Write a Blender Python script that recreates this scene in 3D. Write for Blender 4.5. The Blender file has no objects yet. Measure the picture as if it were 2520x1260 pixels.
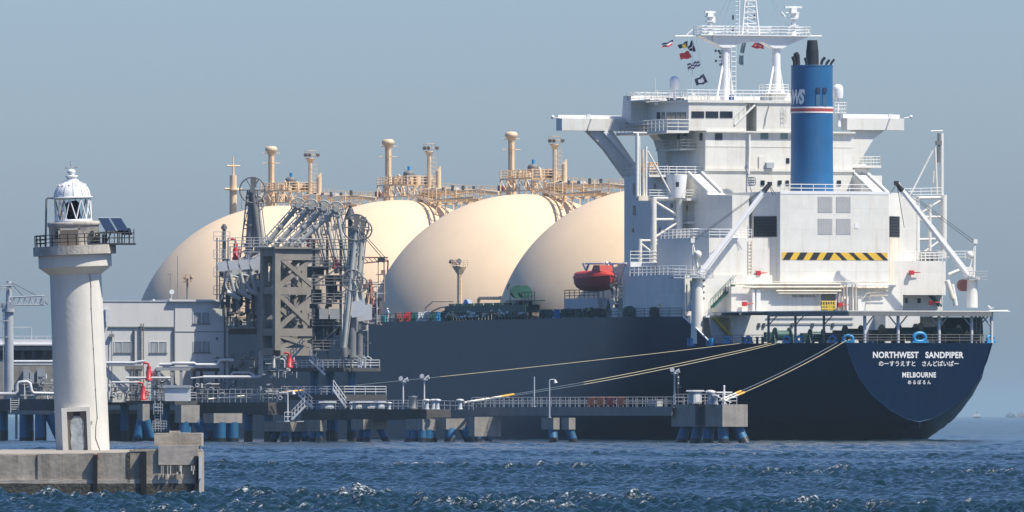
import bpy, bmesh, math, random
import numpy as np
from mathutils import Vector, Matrix
R = math.radians
SC = bpy.context.scene
COL = SC.collection
random.seed(7)
# ------------------------------------------------------------------ camera, sky, sun, exposure
FOC, EYE, CX, CY = 30000.0, 3.0, 1260.0, 1023.0      # focal length in photo pixels, eye height, horizon
cam = bpy.data.cameras.new('camera'); camo = bpy.data.objects.new('camera', cam); COL.objects.link(camo)
camo.location = (0, 0, EYE); camo.rotation_euler = (R(90), 0, 0)
cam.sensor_width = 36; cam.lens = 36*FOC/2520; cam.shift_y = (CY-630)/2520
cam.clip_start = 5; cam.clip_end = 90000
SC.camera = camo
SUN_EL, SUN_AZ = 55.0, 64.0                            # azimuth to the right of the line back to the camera
w = bpy.data.worlds.new('World'); SC.world = w; w.use_nodes = True
nt = w.node_tree; bg = nt.nodes['Background']
sk = nt.nodes.new('ShaderNodeTexSky'); sk.sky_type = 'NISHITA'; sk.sun_disc = False
sk.sun_elevation = R(SUN_EL); sk.altitude = 0; sk.air_density = 1.0; sk.dust_density = 1.0; sk.ozone_density = 2.5
sund = Vector((math.sin(R(SUN_AZ))*math.cos(R(SUN_EL)), -math.cos(R(SUN_AZ))*math.cos(R(SUN_EL)), math.sin(R(SUN_EL))))
sk.sun_rotation = math.atan2(sund.x, sund.y)
hs = nt.nodes.new('ShaderNodeMix'); hs.data_type = 'RGBA'; hs.blend_type = 'MULTIPLY'; hs.inputs[0].default_value = 1.0
hs.inputs[7].default_value = (0.715, 0.865, 1.22, 1)
nt.links.new(sk.outputs[0], hs.inputs[6]); nt.links.new(hs.outputs[2], bg.inputs[0]); bg.inputs[1].default_value = 0.098
sl = bpy.data.lights.new('sun', 'SUN'); so = bpy.data.objects.new('sun', sl); COL.objects.link(so)
sl.energy = 5.0; sl.angle = R(0.53); sl.color = (1.0, 0.94, 0.82)
so.rotation_euler = (-sund).to_track_quat('-Z', 'Y').to_euler(); so.location = (300, -300, 400)
SC.view_settings.view_transform = 'Standard'; SC.view_settings.look = 'None'
SC.view_settings.exposure = 0.34; SC.view_settings.gamma = 1.0
SC.cycles.max_bounces = 6; SC.cycles.volume_bounces = 0; SC.cycles.transparent_max_bounces = 8
# ------------------------------------------------------------------ materials
MATS = {}
def mat(name, col, rough=0.55, metal=0.0, var=0.12, scale=0.6, streak=None, streak_amt=0.0, bump=0.0, spec=0.5, stretch=(1, 1, 1), bscale=None, seam=None):
    m = bpy.data.materials.new(name); m.use_nodes = True; t = m.node_tree; b = t.nodes['Principled BSDF']
    b.inputs['Roughness'].default_value = rough; b.inputs['Metallic'].default_value = metal
    b.inputs['Specular IOR Level'].default_value = spec
    tc = t.nodes.new('ShaderNodeTexCoord'); mp = t.nodes.new('ShaderNodeMapping'); mp.inputs['Scale'].default_value = stretch
    t.links.new(tc.outputs['Object'], mp.inputs[0])
    n = t.nodes.new('ShaderNodeTexNoise'); n.inputs['Scale'].default_value = scale; n.inputs['Detail'].default_value = 6; n.inputs['Roughness'].default_value = 0.65
    t.links.new(mp.outputs[0], n.inputs['Vector'])
    cr = t.nodes.new('ShaderNodeValToRGB')
    cr.color_ramp.elements[0].position = 0.3; cr.color_ramp.elements[1].position = 0.7
    lo = [c*(1-var) for c in col]; hi = [min(1, c*(1+var*0.6)) for c in col]
    cr.color_ramp.elements[0].color = (*lo, 1); cr.color_ramp.elements[1].color = (*hi, 1)
    t.links.new(n.outputs[0], cr.inputs[0]); out = cr.outputs[0]
    if streak:
        mp2 = t.nodes.new('ShaderNodeMapping'); mp2.inputs['Scale'].default_value = (1.3, 1.3, 0.10)
        t.links.new(tc.outputs['Object'], mp2.inputs[0])
        n2 = t.nodes.new('ShaderNodeTexNoise'); n2.inputs['Scale'].default_value = 0.9; n2.inputs['Detail'].default_value = 7; n2.inputs['Roughness'].default_value = 0.7
        t.links.new(mp2.outputs[0], n2.inputs['Vector'])
        c2 = t.nodes.new('ShaderNodeValToRGB'); c2.color_ramp.elements[0].position = 0.52; c2.color_ramp.elements[1].position = 0.75
        c2.color_ramp.elements[0].color = (0, 0, 0, 1); c2.color_ramp.elements[1].color = (streak_amt,)*3+(1,)
        t.links.new(n2.outputs[0], c2.inputs[0])
        mx = t.nodes.new('ShaderNodeMix'); mx.data_type = 'RGBA'
        t.links.new(c2.outputs[0], mx.inputs[0]); t.links.new(out, mx.inputs[6]); mx.inputs[7].default_value = (*streak, 1); out = mx.outputs[2]
    if seam:                                               # welded plate seams: (width, height, darkening)
        sx = t.nodes.new('ShaderNodeSeparateXYZ'); t.links.new(tc.outputs['Object'], sx.inputs[0])
        ad = t.nodes.new('ShaderNodeMath'); t.links.new(sx.outputs[0], ad.inputs[0]); t.links.new(sx.outputs[1], ad.inputs[1])
        cx = t.nodes.new('ShaderNodeCombineXYZ'); t.links.new(ad.outputs[0], cx.inputs[0]); t.links.new(sx.outputs[2], cx.inputs[1])
        bk = t.nodes.new('ShaderNodeTexBrick'); bk.inputs['Scale'].default_value = 1.0; bk.inputs['Brick Width'].default_value = seam[0]; bk.inputs['Row Height'].default_value = seam[1]
        bk.inputs['Mortar Size'].default_value = 0.035; bk.inputs['Mortar Smooth'].default_value = 0.6
        v1 = 1-seam[2]; bk.inputs['Color1'].default_value = (1, 1, 1, 1); bk.inputs['Color2'].default_value = (1-seam[2]*.5,)*3+(1,); bk.inputs['Mortar'].default_value = (v1, v1*.97, v1*.92, 1)
        t.links.new(cx.outputs[0], bk.inputs['Vector'])
        ml = t.nodes.new('ShaderNodeMix'); ml.data_type = 'RGBA'; ml.blend_type = 'MULTIPLY'; ml.inputs[0].default_value = 1.0
        t.links.new(out, ml.inputs[6]); t.links.new(bk.outputs[0], ml.inputs[7]); out = ml.outputs[2]
    t.links.new(out, b.inputs['Base Color'])
    if bump:
        n3 = t.nodes.new('ShaderNodeTexNoise'); n3.inputs['Scale'].default_value = bscale or scale*6; n3.inputs['Detail'].default_value = 5
        t.links.new(tc.outputs['Object'], n3.inputs['Vector'])
        bp = t.nodes.new('ShaderNodeBump'); bp.inputs['Strength'].default_value = bump; bp.inputs['Distance'].default_value = 0.1
        t.links.new(n3.outputs[0], bp.inputs['Height']); t.links.new(bp.outputs[0], b.inputs['Normal'])
    MATS[name] = m
    return m
RUST = (0.36, 0.17, 0.06)
mat('white_paint', (0.75, 0.73, 0.66), 0.5, var=0.07, streak=(0.50, 0.37, 0.22), streak_amt=0.42, seam=(5.2, 2.6, 0.12))
mat('clean_white', (0.80, 0.79, 0.76), 0.45, var=0.05)
mat('rusty_white', (0.74, 0.66, 0.52), 0.6, var=0.12, streak=RUST, streak_amt=1.0)
mat('hull_navy', (0.0018, 0.0095, 0.034), 0.38, var=0.35, scale=0.12, streak=(0.011, 0.019, 0.040), streak_amt=0.6, spec=0.22, seam=(11, 2.4, 0.35), bump=0.12, bscale=0.25)
hb_ = MATS['hull_navy'].node_tree.nodes['Principled BSDF']; hb_.inputs['Specular Tint'].default_value = (0.2, 0.6, 1.0, 1); hb_.inputs['Specular IOR Level'].default_value = 0.34  # blue haze over the shaded side is put into the reflection tint
mat('tank_cream', (0.80, 0.61, 0.405), 0.62, var=0.05, scale=0.15, spec=0.25, streak=(0.62, 0.47, 0.27), streak_amt=0.22)
mat('beige_paint', (0.74, 0.56, 0.36), 0.6, var=0.12, streak=(0.38, 0.22, 0.12), streak_amt=0.35)
mat('skirt_grey', (0.40, 0.36, 0.30), 0.7, var=0.2)
mat('dark_beige', (0.40, 0.27, 0.17), 0.7, var=0.2)
mat('funnel_blue', (0.011, 0.110, 0.265), 0.45, var=0.14, scale=0.5, streak=(0.10, 0.13, 0.20), streak_amt=0.4)
mat('band_red', (0.42, 0.07, 0.06), 0.5)
mat('soot_black', (0.012, 0.013, 0.016), 0.7, var=0.3)
mat('dark_glass', (0.012, 0.016, 0.028), 0.12, var=0.1)
mat('green_glass', (0.16, 0.25, 0.23), 0.15)
mat('dark_steel', (0.055, 0.06, 0.066), 0.6, var=0.25)
mat('grey_steel', (0.40, 0.42, 0.44), 0.55, var=0.18, streak=(0.25, 0.2, 0.16), streak_amt=0.3)
mat('mid_grey', (0.185, 0.185, 0.18), 0.6, var=0.22)
mat('arm_grey', (0.43, 0.425, 0.385), 0.5, var=0.15)
mat('pipe_white', (0.62, 0.62, 0.61), 0.45, var=0.15)
mat('deck_green', (0.020, 0.10, 0.075), 0.6, var=0.3)
mat('winch_green', (0.012, 0.055, 0.045), 0.55, var=0.3)
mat('fairlead_blue', (0.03, 0.25, 0.50), 0.4, var=0.2)
mat('pile_blue', (0.016, 0.115, 0.235), 0.5, var=0.2, streak=(0.05, 0.07, 0.09), streak_amt=0.6)
mat('pile_wet', (0.025, 0.026, 0.026), 0.4, var=0.5, scale=2)
mat('lifeboat_red', (0.50, 0.045, 0.028), 0.55, var=0.12)
mat('red_paint', (0.50, 0.025, 0.03), 0.45, var=0.12)
mat('dull_red', (0.26, 0.09, 0.07), 0.6, var=0.2)
mat('orange_net', (0.70, 0.20, 0.08), 0.7, var=0.2)
mat('hazard_yellow', (0.75, 0.47, 0.04), 0.5)
mat('yellow_paint', (0.66, 0.46, 0.03), 0.5)
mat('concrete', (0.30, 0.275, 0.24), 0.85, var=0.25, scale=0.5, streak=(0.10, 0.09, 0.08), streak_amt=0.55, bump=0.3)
mat('concrete_dark', (0.075, 0.073, 0.07), 0.85, var=0.3, scale=0.5, streak=(0.06, 0.06, 0.06), streak_amt=0.6, bump=0.3)  # darkened copy of concrete: shade of the jetty underside put into the colour
mat('tower_concrete', (0.255, 0.23, 0.195), 0.8, var=0.2, streak=(0.16, 0.12, 0.09), streak_amt=0.5)
mat('lighthouse_cream', (0.63, 0.60, 0.53), 0.75, var=0.06, scale=0.9, streak=(0.36, 0.31, 0.25), streak_amt=0.30, bump=0.08, bscale=6)
mat('weathered_cream', (0.47, 0.43, 0.37), 0.85, var=0.22, scale=1.6, streak=(0.14, 0.13, 0.12), streak_amt=0.75, bump=0.2)
mat('building_grey', (0.56, 0.55, 0.52), 0.7, var=0.05, scale=0.3, streak=(0.36, 0.37, 0.37), streak_amt=0.35)
mat('trim_grey', (0.12, 0.13, 0.125), 0.7)
mat('curtain_grey', (0.28, 0.29, 0.28), 0.3, var=0.4, scale=3, stretch=(4, 4, 0.2))
mat('rope_yellow', (0.40, 0.35, 0.22), 0.8, var=0.2, scale=4)
mat('rope_dark', (0.09, 0.12, 0.14), 0.8, var=0.2, scale=4)
mat('rope_white', (0.70, 0.67, 0.56), 0.8, var=0.15, scale=3)
mat('rope_orange', (0.80, 0.42, 0.06), 0.7, var=0.15)
mat('flag_navy', (0.012, 0.025, 0.075), 0.8); mat('flag_red', (0.58, 0.035, 0.045), 0.8)
mat('flag_yellow', (0.62, 0.47, 0.06), 0.8); mat('flag_white', (0.78, 0.78, 0.78), 0.8); mat('flag_blue', (0.03, 0.08, 0.26), 0.8)
mat('net_grey', (0.13, 0.19, 0.24), 0.8)
mat('skin', (0.45, 0.27, 0.19), 0.6); mat('coverall_white', (0.78, 0.78, 0.77), 0.8)
mat('teal_paint', (0.02, 0.30, 0.33), 0.6)
mat('tarp_blue', (0.28, 0.36, 0.62), 0.7)
mat('foam', (0.86, 0.88, 0.88), 0.7, var=0.08, scale=5)
mat('solar_glass', (0.025, 0.04, 0.075), 0.15, var=0.2)
mat('weed', (0.075, 0.07, 0.05), 0.6, var=0.5, scale=1.5, bump=0.4)
mat('far_hull', (0.03, 0.05, 0.08), 0.6); mat('far_pink', (0.42, 0.22, 0.17), 0.7)
def glassmat():
    m = bpy.data.materials.new('lantern_glass'); m.use_nodes = True; t = m.node_tree
    b = t.nodes['Principled BSDF']; b.inputs['Base Color'].default_value = (0.75, 0.86, 0.9, 1); b.inputs['Roughness'].default_value = 0.05
    b.inputs['Transmission Weight'].default_value = 1.0; b.inputs['IOR'].default_value = 1.02
    MATS['lantern_glass'] = m
glassmat()
# ------------------------------------------------------------------ mesh collector
class MB:
    def __init__(self): self.v = []; self.f = []; self.sm = []; self.mi = []; self.ms = []; self.cur = 0
    def slot(self, m):
        if m not in self.ms: self.ms.append(m)
        self.cur = self.ms.index(m); return self
    def add(self, vs, fs, smooth=False):
        o = len(self.v); self.v += [tuple(map(float, q)) for q in vs]
        for f in fs: self.f.append([i+o for i in f]); self.sm.append(smooth); self.mi.append(self.cur)
        return self
    def box(self, a, b):
        (x0, y0, z0), (x1, y1, z1) = a, b
        x0, x1 = min(x0, x1), max(x0, x1); y0, y1 = min(y0, y1), max(y0, y1); z0, z1 = min(z0, z1), max(z0, z1)
        return self.add([(x0,y0,z0),(x1,y0,z0),(x1,y1,z0),(x0,y1,z0),(x0,y0,z1),(x1,y0,z1),(x1,y1,z1),(x0,y1,z1)],
                        [(0,3,2,1),(4,5,6,7),(0,1,5,4),(1,2,6,5),(2,3,7,6),(3,0,4,7)])
    def cbox(self, c, s): return self.box([c[i]-s[i]/2 for i in range(3)], [c[i]+s[i]/2 for i in range(3)])
    def bar(self, p, q, w, h=None):                    # square bar between two points
        return self.tube(p, q, w*0.7071, n=4, phase=math.pi/4, smooth=False) if h is None else self._bar2(p, q, w, h)
    def _bar2(self, p, q, w, h):
        p, q = Vector(p), Vector(q); d = (q-p).normalized(); u = Vector((0,0,1)).cross(d)
        u = u.normalized() if u.length > 1e-4 else Vector((0,1,0)); t = d.cross(u)
        c = [u*(w/2*a)+t*(h/2*b) for a, b in ((-1,-1),(1,-1),(1,1),(-1,1))]
        return self.add([p+k for k in c]+[q+k for k in c], [(3,2,1,0),(4,5,6,7)]+[(i,(i+1)%4,(i+1)%4+4,i+4) for i in range(4)])
    def tube(self, p, q, r0, r1=None, n=8, phase=0.0, smooth=True, caps=True):
        r1 = r0 if r1 is None else r1
        p, q = Vector(p), Vector(q); d = q-p
        if d.length < 1e-6: return self
        d.normalize(); u = d.cross(Vector((0,0,1)))
        u = u.normalized() if u.length > 1e-3 else Vector((1,0,0)); t = d.cross(u)
        vs = [c+(u*math.cos(phase+2*math.pi*i/n)+t*math.sin(phase+2*math.pi*i/n))*r for c, r in ((p,r0),(q,r1)) for i in range(n)]
        self.add(vs, [(i,(i+1)%n,n+(i+1)%n,n+i) for i in range(n)], smooth)
        if caps: self.add(vs, [tuple(range(n-1,-1,-1)), tuple(range(n,2*n))])
        return self
    def path(self, pts, r, n=7):                       # round pipe through points
        pts = [Vector(p) for p in pts]
        rings = []; ref = None
        for i, p in enumerate(pts):
            d = (pts[min(i+1,len(pts)-1)]-pts[max(i-1,0)]).normalized()
            if ref is None:
                ref = d.cross(Vector((0,0,1))); ref = ref if ref.length > 1e-3 else Vector((1,0,0))
            u = (ref-d*ref.dot(d)).normalized(); ref = u; t = d.cross(u)
            rr = r[i] if isinstance(r, (list, tuple)) else r
            rings += [p+(u*math.cos(2*math.pi*k/n)+t*math.sin(2*math.pi*k/n))*rr for k in range(n)]
        m = len(pts); fs = [(j*n+k,j*n+(k+1)%n,(j+1)*n+(k+1)%n,(j+1)*n+k) for j in range(m-1) for k in range(n)]
        self.add(rings, fs, True)
        self.add(rings, [tuple(range(n-1,-1,-1)), tuple(range((m-1)*n, m*n))])
        return self
    def lathe(self, prof, c=(0,0,0), n=32, smooth=True, a0=0.0, a1=None):
        full = a1 is None; a1 = a0+2*math.pi if full else a1; k = n if full else n+1
        vs = [(c[0]+r*math.cos(a0+(a1-a0)*i/n), c[1]+r*math.sin(a0+(a1-a0)*i/n), c[2]+z) for r, z in prof for i in range(k)]
        fs = []
        for j in range(len(prof)-1):
            for i in range(n):
                i2 = (i+1) % k
                fs.append((j*k+i, j*k+i2, (j+1)*k+i2, (j+1)*k+i))
        return self.add(vs, fs, smooth)
    def cyl(self, c, r, z0, z1, n=24, r1=None):
        r1 = r if r1 is None else r1
        self.lathe([(r, z0), (r1, z1)], c, n); return self.lathe([(0.001, z0), (r, z0)], c, n, False).lathe([(r1, z1), (0.001, z1)], c, n, False)
    def sphere(self, c, r, n=16, zs=1.0, lo=-90):
        prof = [(max(0.001, r*math.cos(R(a))), r*zs*math.sin(R(a))) for a in np.linspace(lo, 90, n//2+1)]
        return self.lathe(prof, c, n)
    def prism(self, poly, axis, a, b):                 # polygon (in the other two axes) extruded along axis
        def mk(u, v, t): return (t,u,v) if axis == 0 else ((u,t,v) if axis == 1 else (u,v,t))
        n = len(poly); vs = [mk(u,v,a) for u,v in poly]+[mk(u,v,b) for u,v in poly]
        return self.add(vs, [tuple(range(n-1,-1,-1)), tuple(range(n,2*n))]+[(i,(i+1)%n,n+(i+1)%n,n+i) for i in range(n)])
    def ring(self, c, Rr, r, ax='y', n=20, m=5, a0=0, a1=2*math.pi):
        pts = []
        for i in range(n+1):
            a = a0+(a1-a0)*i/n; u, v = Rr*math.cos(a), Rr*math.sin(a)
            pts.append((c[0]+u, c[1], c[2]+v) if ax == 'y' else ((c[0], c[1]+u, c[2]+v) if ax == 'x' else (c[0]+u, c[1]+v, c[2])))
        return self.path(pts, r, m)
    def rail(self, pts, h=1.1, r=0.035, rows=3, step=1.6, closed=False):   # handrail along points at deck level
        pts = [Vector(p) for p in pts]
        if closed: pts.append(pts[0])
        for a, b in zip(pts[:-1], pts[1:]):
            L = (b-a).length; k = max(1, round(L/step))
            for i in range(k+1):
                p = a.lerp(b, i/k); self.tube(p, p+Vector((0,0,h)), r, n=4, caps=False)
            for j in range(rows):
                z = Vector((0,0,h*(j+1)/rows)); self.tube(a+z, b+z, r*0.9, n=4, caps=False)
        return self
    def stair(self, p, q, wv, n=10, r=0.05):           # inclined ladder p (foot) to q (head), wv = width vector
        p, q, wv = Vector(p), Vector(q), Vector(wv)
        for o in (Vector(), wv): self._bar2(p+o, q+o, 0.07, 0.22)
        for i in range(1, n):
            c = p.lerp(q, i/n); self._bar2(c, c+wv, 0.22, 0.04)
        for o in (Vector(), wv):
            u = Vector((0,0,1.0)); self.tube(p+o+u, q+o+u, 0.03, n=4)
            for i in range(0, n+1, 3):
                c = p.lerp(q, i/n)+o; self.tube(c, c+u, 0.03, n=4)
        return self
    def ladder(self, p, q, wv, step=0.45, r=0.035):
        p, q, wv = Vector(p), Vector(q), Vector(wv); k = max(2, int((q-p).length/step))
        for o in (Vector(), wv): self.tube(p+o, q+o, r, n=4)
        for i in range(1, k): self.tube(p.lerp(q, i/k), p.lerp(q, i/k)+wv, r*0.8, n=4, caps=False)
        return self
    def build(self, name, m=None, parent=None):
        me = bpy.data.meshes.new(name)
        me.from_pydata(self.v, [], self.f); me.polygons.foreach_set('use_smooth', self.sm)
        ms = self.ms if self.ms else [m]
        for k in ms: me.materials.append(MATS[k] if isinstance(k, str) else k)
        if self.ms: me.polygons.foreach_set('material_index', self.mi)
        bm = bmesh.new(); bm.from_mesh(me)
        bmesh.ops.dissolve_degenerate(bm, edges=bm.edges, dist=1e-5)
        bm.to_mesh(me); bm.free(); me.update()
        o = bpy.data.objects.new(name, me); COL.objects.link(o)
        if parent is not None: o.parent = parent
        return o
def tag(o, label=None, cat=None, group=None, kind=None):
    for k, v in (('label', label), ('category', cat), ('group', group), ('kind', kind)):
        if v: o[k] = v
    return o
def thing(name, label, cat, loc=(0,0,0), rz=0.0, group=None):
    o = bpy.data.objects.new(name, None); COL.objects.link(o); o.empty_display_size = 0.5
    o.location = loc; o.rotation_euler = (0, 0, rz)
    return tag(o, label, cat, group)
def dup(root, loc, label=None, rz=None, group=None):
    r = root.copy(); COL.objects.link(r); r.location = loc
    if rz is not None: r.rotation_euler = (0, 0, rz)
    if label: r['label'] = label
    if group: r['group'] = group
    for ch in list(root.children):
        c = ch.copy(); COL.objects.link(c); c.parent = r
        for g in list(ch.children):
            d = g.copy(); COL.objects.link(d); d.parent = c
    return r
def text_mesh(s, size, bold=0.0, spacing=1.0):
    """letters as flat faces: returns verts (x, y) centred, faces"""
    cu = bpy.data.curves.new('lettering', 'FONT'); cu.body = s; cu.size = size; cu.offset = bold; cu.space_character = spacing
    cu.align_x = 'CENTER'; cu.resolution_u = 4
    o = bpy.data.objects.new('lettering', cu); COL.objects.link(o)
    dg = bpy.context.evaluated_depsgraph_get(); dg.update()
    me = bpy.data.meshes.new_from_object(o.evaluated_get(dg))
    vs = [(q.co.x, q.co.y) for q in me.vertices]; fs = [list(p.vertices) for p in me.polygons]
    bpy.data.objects.remove(o); bpy.data.curves.remove(cu); bpy.data.meshes.remove(me)
    return vs, fs
# frames: x runs along the berth away from the eye, y to port (left), z up from the water
class Frame:
    def __init__(s, ox, oy, th): s.ox, s.oy, s.th = ox, oy, R(th); s.S, s.C = math.sin(s.th), math.cos(s.th); s.rz = R(90+th)
    def Y(s, a, b): return s.oy+a*s.C-b*s.S
    def atS(s, px, py, a):
        k = (px-CX)/FOC; b = (k*(s.oy+a*s.C)-s.ox+a*s.S)/(k*s.S-s.C)
        return Vector((a, b, EYE+(CY-py)*s.Y(a, b)/FOC))
    def atP(s, px, py, b):
        k = (px-CX)/FOC; a = (k*(s.oy-b*s.S)-s.ox+b*s.C)/(-s.S-k*s.C)
        return Vector((a, b, EYE+(CY-py)*s.Y(a, b)/FOC))
    def zS(s, py, a, b): return EYE+(CY-py)*s.Y(a, b)/FOC
    def world(s, a, b, z=0): return Vector((s.ox-a*s.S-b*s.C, s.oy+a*s.C-b*s.S, z))
    def local(s, X, Y, z=0): dx, dy = X-s.ox, Y-s.oy; return Vector((-dx*s.S+dy*s.C, -dx*s.C-dy*s.S, z))
def at(px, py, Y): return Vector(((px-CX)/FOC*Y, Y, EYE+(CY-py)*Y/FOC))
SH = Frame(49.4, 1480.0, 21.0)      # ship: x from the transom forward, y to port
# ------------------------------------------------------------------ sea
def sea():
    rng = np.random.default_rng(3)
    ys = [355.0]
    while ys[-1] < 1900: ys.append(ys[-1]*(1+0.00040*(1+max(0, ys[-1]-520)/620)))
    ys = np.array(ys); NU = 520; u = np.linspace(-0.066, 0.066, NU)
    Yg, Ug = np.meshgrid(ys, u, indexing='ij'); Xg = Ug*Yg
    h = np.zeros_like(Xg); steep = np.zeros_like(Xg)
    cell = np.maximum(Yg*0.132/NU, np.gradient(ys)[:, None])
    wind = R(200)
    for i in range(95):
        lam = 0.40*(16/0.40)**(rng.random()**1.15); k = 2*np.pi/lam
        d = wind+rng.normal()*0.75; ph = rng.random()*6.28
        a = 0.0105*lam**0.62*(1.75 if lam < 1.6 else (1.0 if lam < 4 else 0.36))
        fade = np.clip((lam/cell-1.3)/1.3, 0, 1)
        arg = k*(Xg*np.cos(d)+Yg*np.sin(d))+ph
        arg = arg+0.6*np.sin(0.11*Xg+0.07*Yg+i)+0.35*np.sin(0.31*Xg-0.23*Yg+2*i)
        h += fade*a*(np.cos(arg)+0.25*np.cos(2*arg)); steep += fade*a*k*np.sin(arg)*(0.5+0.5*np.cos(arg))
    gust = 0.75+0.25*np.sin(0.021*Yg+0.05*Xg)+0.2*np.sin(0.13*Xg+0.047*Yg+1)
    h = h*gust
    # whitecaps: steep crests inside random patches
    patch = np.zeros_like(Xg)
    for i in range(10):
        a, b, c = rng.normal(0, .35), rng.normal(0, .10), rng.random()*6.28
        patch += np.sin(a*Xg+b*Yg+c)
    near = np.clip((560-Yg)/120, 0, 1)
    s = (h-h.mean())/h.std()*0.6+(steep/steep.std())*0.5+patch*0.28+near*0.55+rng.normal(0, 0.18, Xg.shape)
    foam = np.clip((s-3.28)*1.2, 0, 1)
    h = h-0.05+foam*0.04
    fade_far = np.clip((1900-Yg)/150, 0, 1); h = h*fade_far-0.1*(1-fade_far)
    nr, nc = Xg.shape
    co = np.stack([Xg, Yg, h], -1).reshape(-1, 3)
    idx = np.arange(nr*nc).reshape(nr, nc)
    q = np.stack([idx[:-1, :-1], idx[:-1, 1:], idx[1:, 1:], idx[1:, :-1]], -1).reshape(-1, 4)
    # calm sheet round it, out to the horizon
    ex = []; eq = []
    def quad(a, b, c, d):
        n0 = len(co)+len(ex); ex.extend([a, b, c, d]); eq.append([n0, n0+1, n0+2, n0+3])
    W = 9000.0; yA, yB = ys[0], ys[-1]; xa, xb = 0.066*yA, 0.066*yB; z = -0.1
    quad((-W, -60, z), (W, -60, z), (W, yA, z), (-W, yA, z))
    quad((xa, yA, z), (W, yA, z), (W, yB, z), (xb, yB, z)); quad((-W, yA, z), (-xa, yA, z), (-xb, yB, z), (-W, yB, z))
    quad((-W, yB, z), (W, yB, z), (W, 40000, z), (-W, 40000, z))
    co = np.concatenate([co, np.array(ex)]); q = np.concatenate([q, np.array(eq)])
    fo = np.concatenate([foam.reshape(-1), np.zeros(len(ex))])
    me = bpy.data.meshes.new('sea'); me.vertices.add(len(co)); me.vertices.foreach_set('co', co.reshape(-1))
    me.loops.add(q.size); me.loops.foreach_set('vertex_index', q.reshape(-1).astype(np.int32))
    me.polygons.add(len(q)); me.polygons.foreach_set('loop_start', np.arange(0, q.size, 4, dtype=np.int32))
    me.polygons.foreach_set('use_smooth', np.ones(len(q), dtype=bool))
    me.update(calc_edges=True)
    at_ = me.attributes.new('foam', 'FLOAT', 'POINT'); at_.data.foreach_set('value', fo.astype(np.float32))
    m = bpy.data.materials.new('sea_water'); m.use_nodes = True; t = m.node_tree; b = t.nodes['Principled BSDF']
    b.inputs['Roughness'].default_value = 0.16; b.inputs['IOR'].default_value = 1.333; b.inputs['Specular IOR Level'].default_value = 0.18
    an = t.nodes.new('ShaderNodeAttribute'); an.attribute_name = 'foam'
    mx = t.nodes.new('ShaderNodeMix'); mx.data_type = 'RGBA'; mx.inputs[6].default_value = (0.007, 0.025, 0.036, 1); mx.inputs[7].default_value = (0.82, 0.85, 0.86, 1)
    tc = t.nodes.new('ShaderNodeTexCoord')
    fn = t.nodes.new('ShaderNodeTexNoise'); fn.inputs['Scale'].default_value = 7.5; fn.inputs['Detail'].default_value = 5; fn.inputs['Roughness'].default_value = 0.75
    t.links.new(tc.outputs['Object'], fn.inputs['Vector'])
    fm = t.nodes.new('ShaderNodeMapRange'); fm.inputs[1].default_value = 0.50; fm.inputs[2].default_value = 0.66
    t.links.new(fn.outputs[0], fm.inputs[0])
    ff = t.nodes.new('ShaderNodeMath'); ff.operation = 'MULTIPLY'; t.links.new(an.outputs['Fac'], ff.inputs[0]); t.links.new(fm.outputs[0], ff.inputs[1])
    t.links.new(ff.outputs[0], mx.inputs[0]); t.links.new(mx.outputs[2], b.inputs['Base Color'])
    rr = t.nodes.new('ShaderNodeMapRange'); rr.inputs[3].default_value = 0.16; rr.inputs[4].default_value = 0.8
    t.links.new(ff.outputs[0], rr.inputs[0]); t.links.new(rr.outputs[0], b.inputs['Roughness'])
    n1 = t.nodes.new('ShaderNodeTexNoise'); n1.inputs['Scale'].default_value = 2.2; n1.inputs['Detail'].default_value = 6; n1.inputs['Roughness'].default_value = 0.6
    n2 = t.nodes.new('ShaderNodeTexNoise'); n2.inputs['Scale'].default_value = 0.35; n2.inputs['Detail'].default_value = 4
    t.links.new(tc.outputs['Object'], n1.inputs['Vector']); t.links.new(tc.outputs['Object'], n2.inputs['Vector'])
    b1 = t.nodes.new('ShaderNodeBump'); b1.inputs['Strength'].default_value = 0.55; b1.inputs['Distance'].default_value = 0.16
    b2 = t.nodes.new('ShaderNodeBump'); b2.inputs['Strength'].default_value = 0.5; b2.inputs['Distance'].default_value = 0.8
    t.links.new(n1.outputs[0], b1.inputs['Height']); t.links.new(n2.outputs[0], b2.inputs['Height'])
    t.links.new(b1.outputs[0], b2.inputs['Normal']); t.links.new(b2.outputs[0], b.inputs['Normal'])
    me.materials.append(m)
    m2 = m.copy(); m2.name = 'open_sea'; b2_ = m2.node_tree.nodes['Principled BSDF']; b2_.inputs['Specular IOR Level'].default_value = 0.04
    [n for n in m2.node_tree.nodes if n.bl_idname == 'ShaderNodeMix'][0].inputs[6].default_value = (0.008, 0.028, 0.048, 1)
    me.materials.append(m2); mi = np.zeros(len(q), dtype=np.int32); mi[-len(eq):] = 1; me.polygons.foreach_set('material_index', mi)
    o = bpy.data.objects.new('sea', me); COL.objects.link(o); tag(o, 'choppy blue sea with small whitecaps around the quay and ship', kind='structure')
sea()
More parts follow.
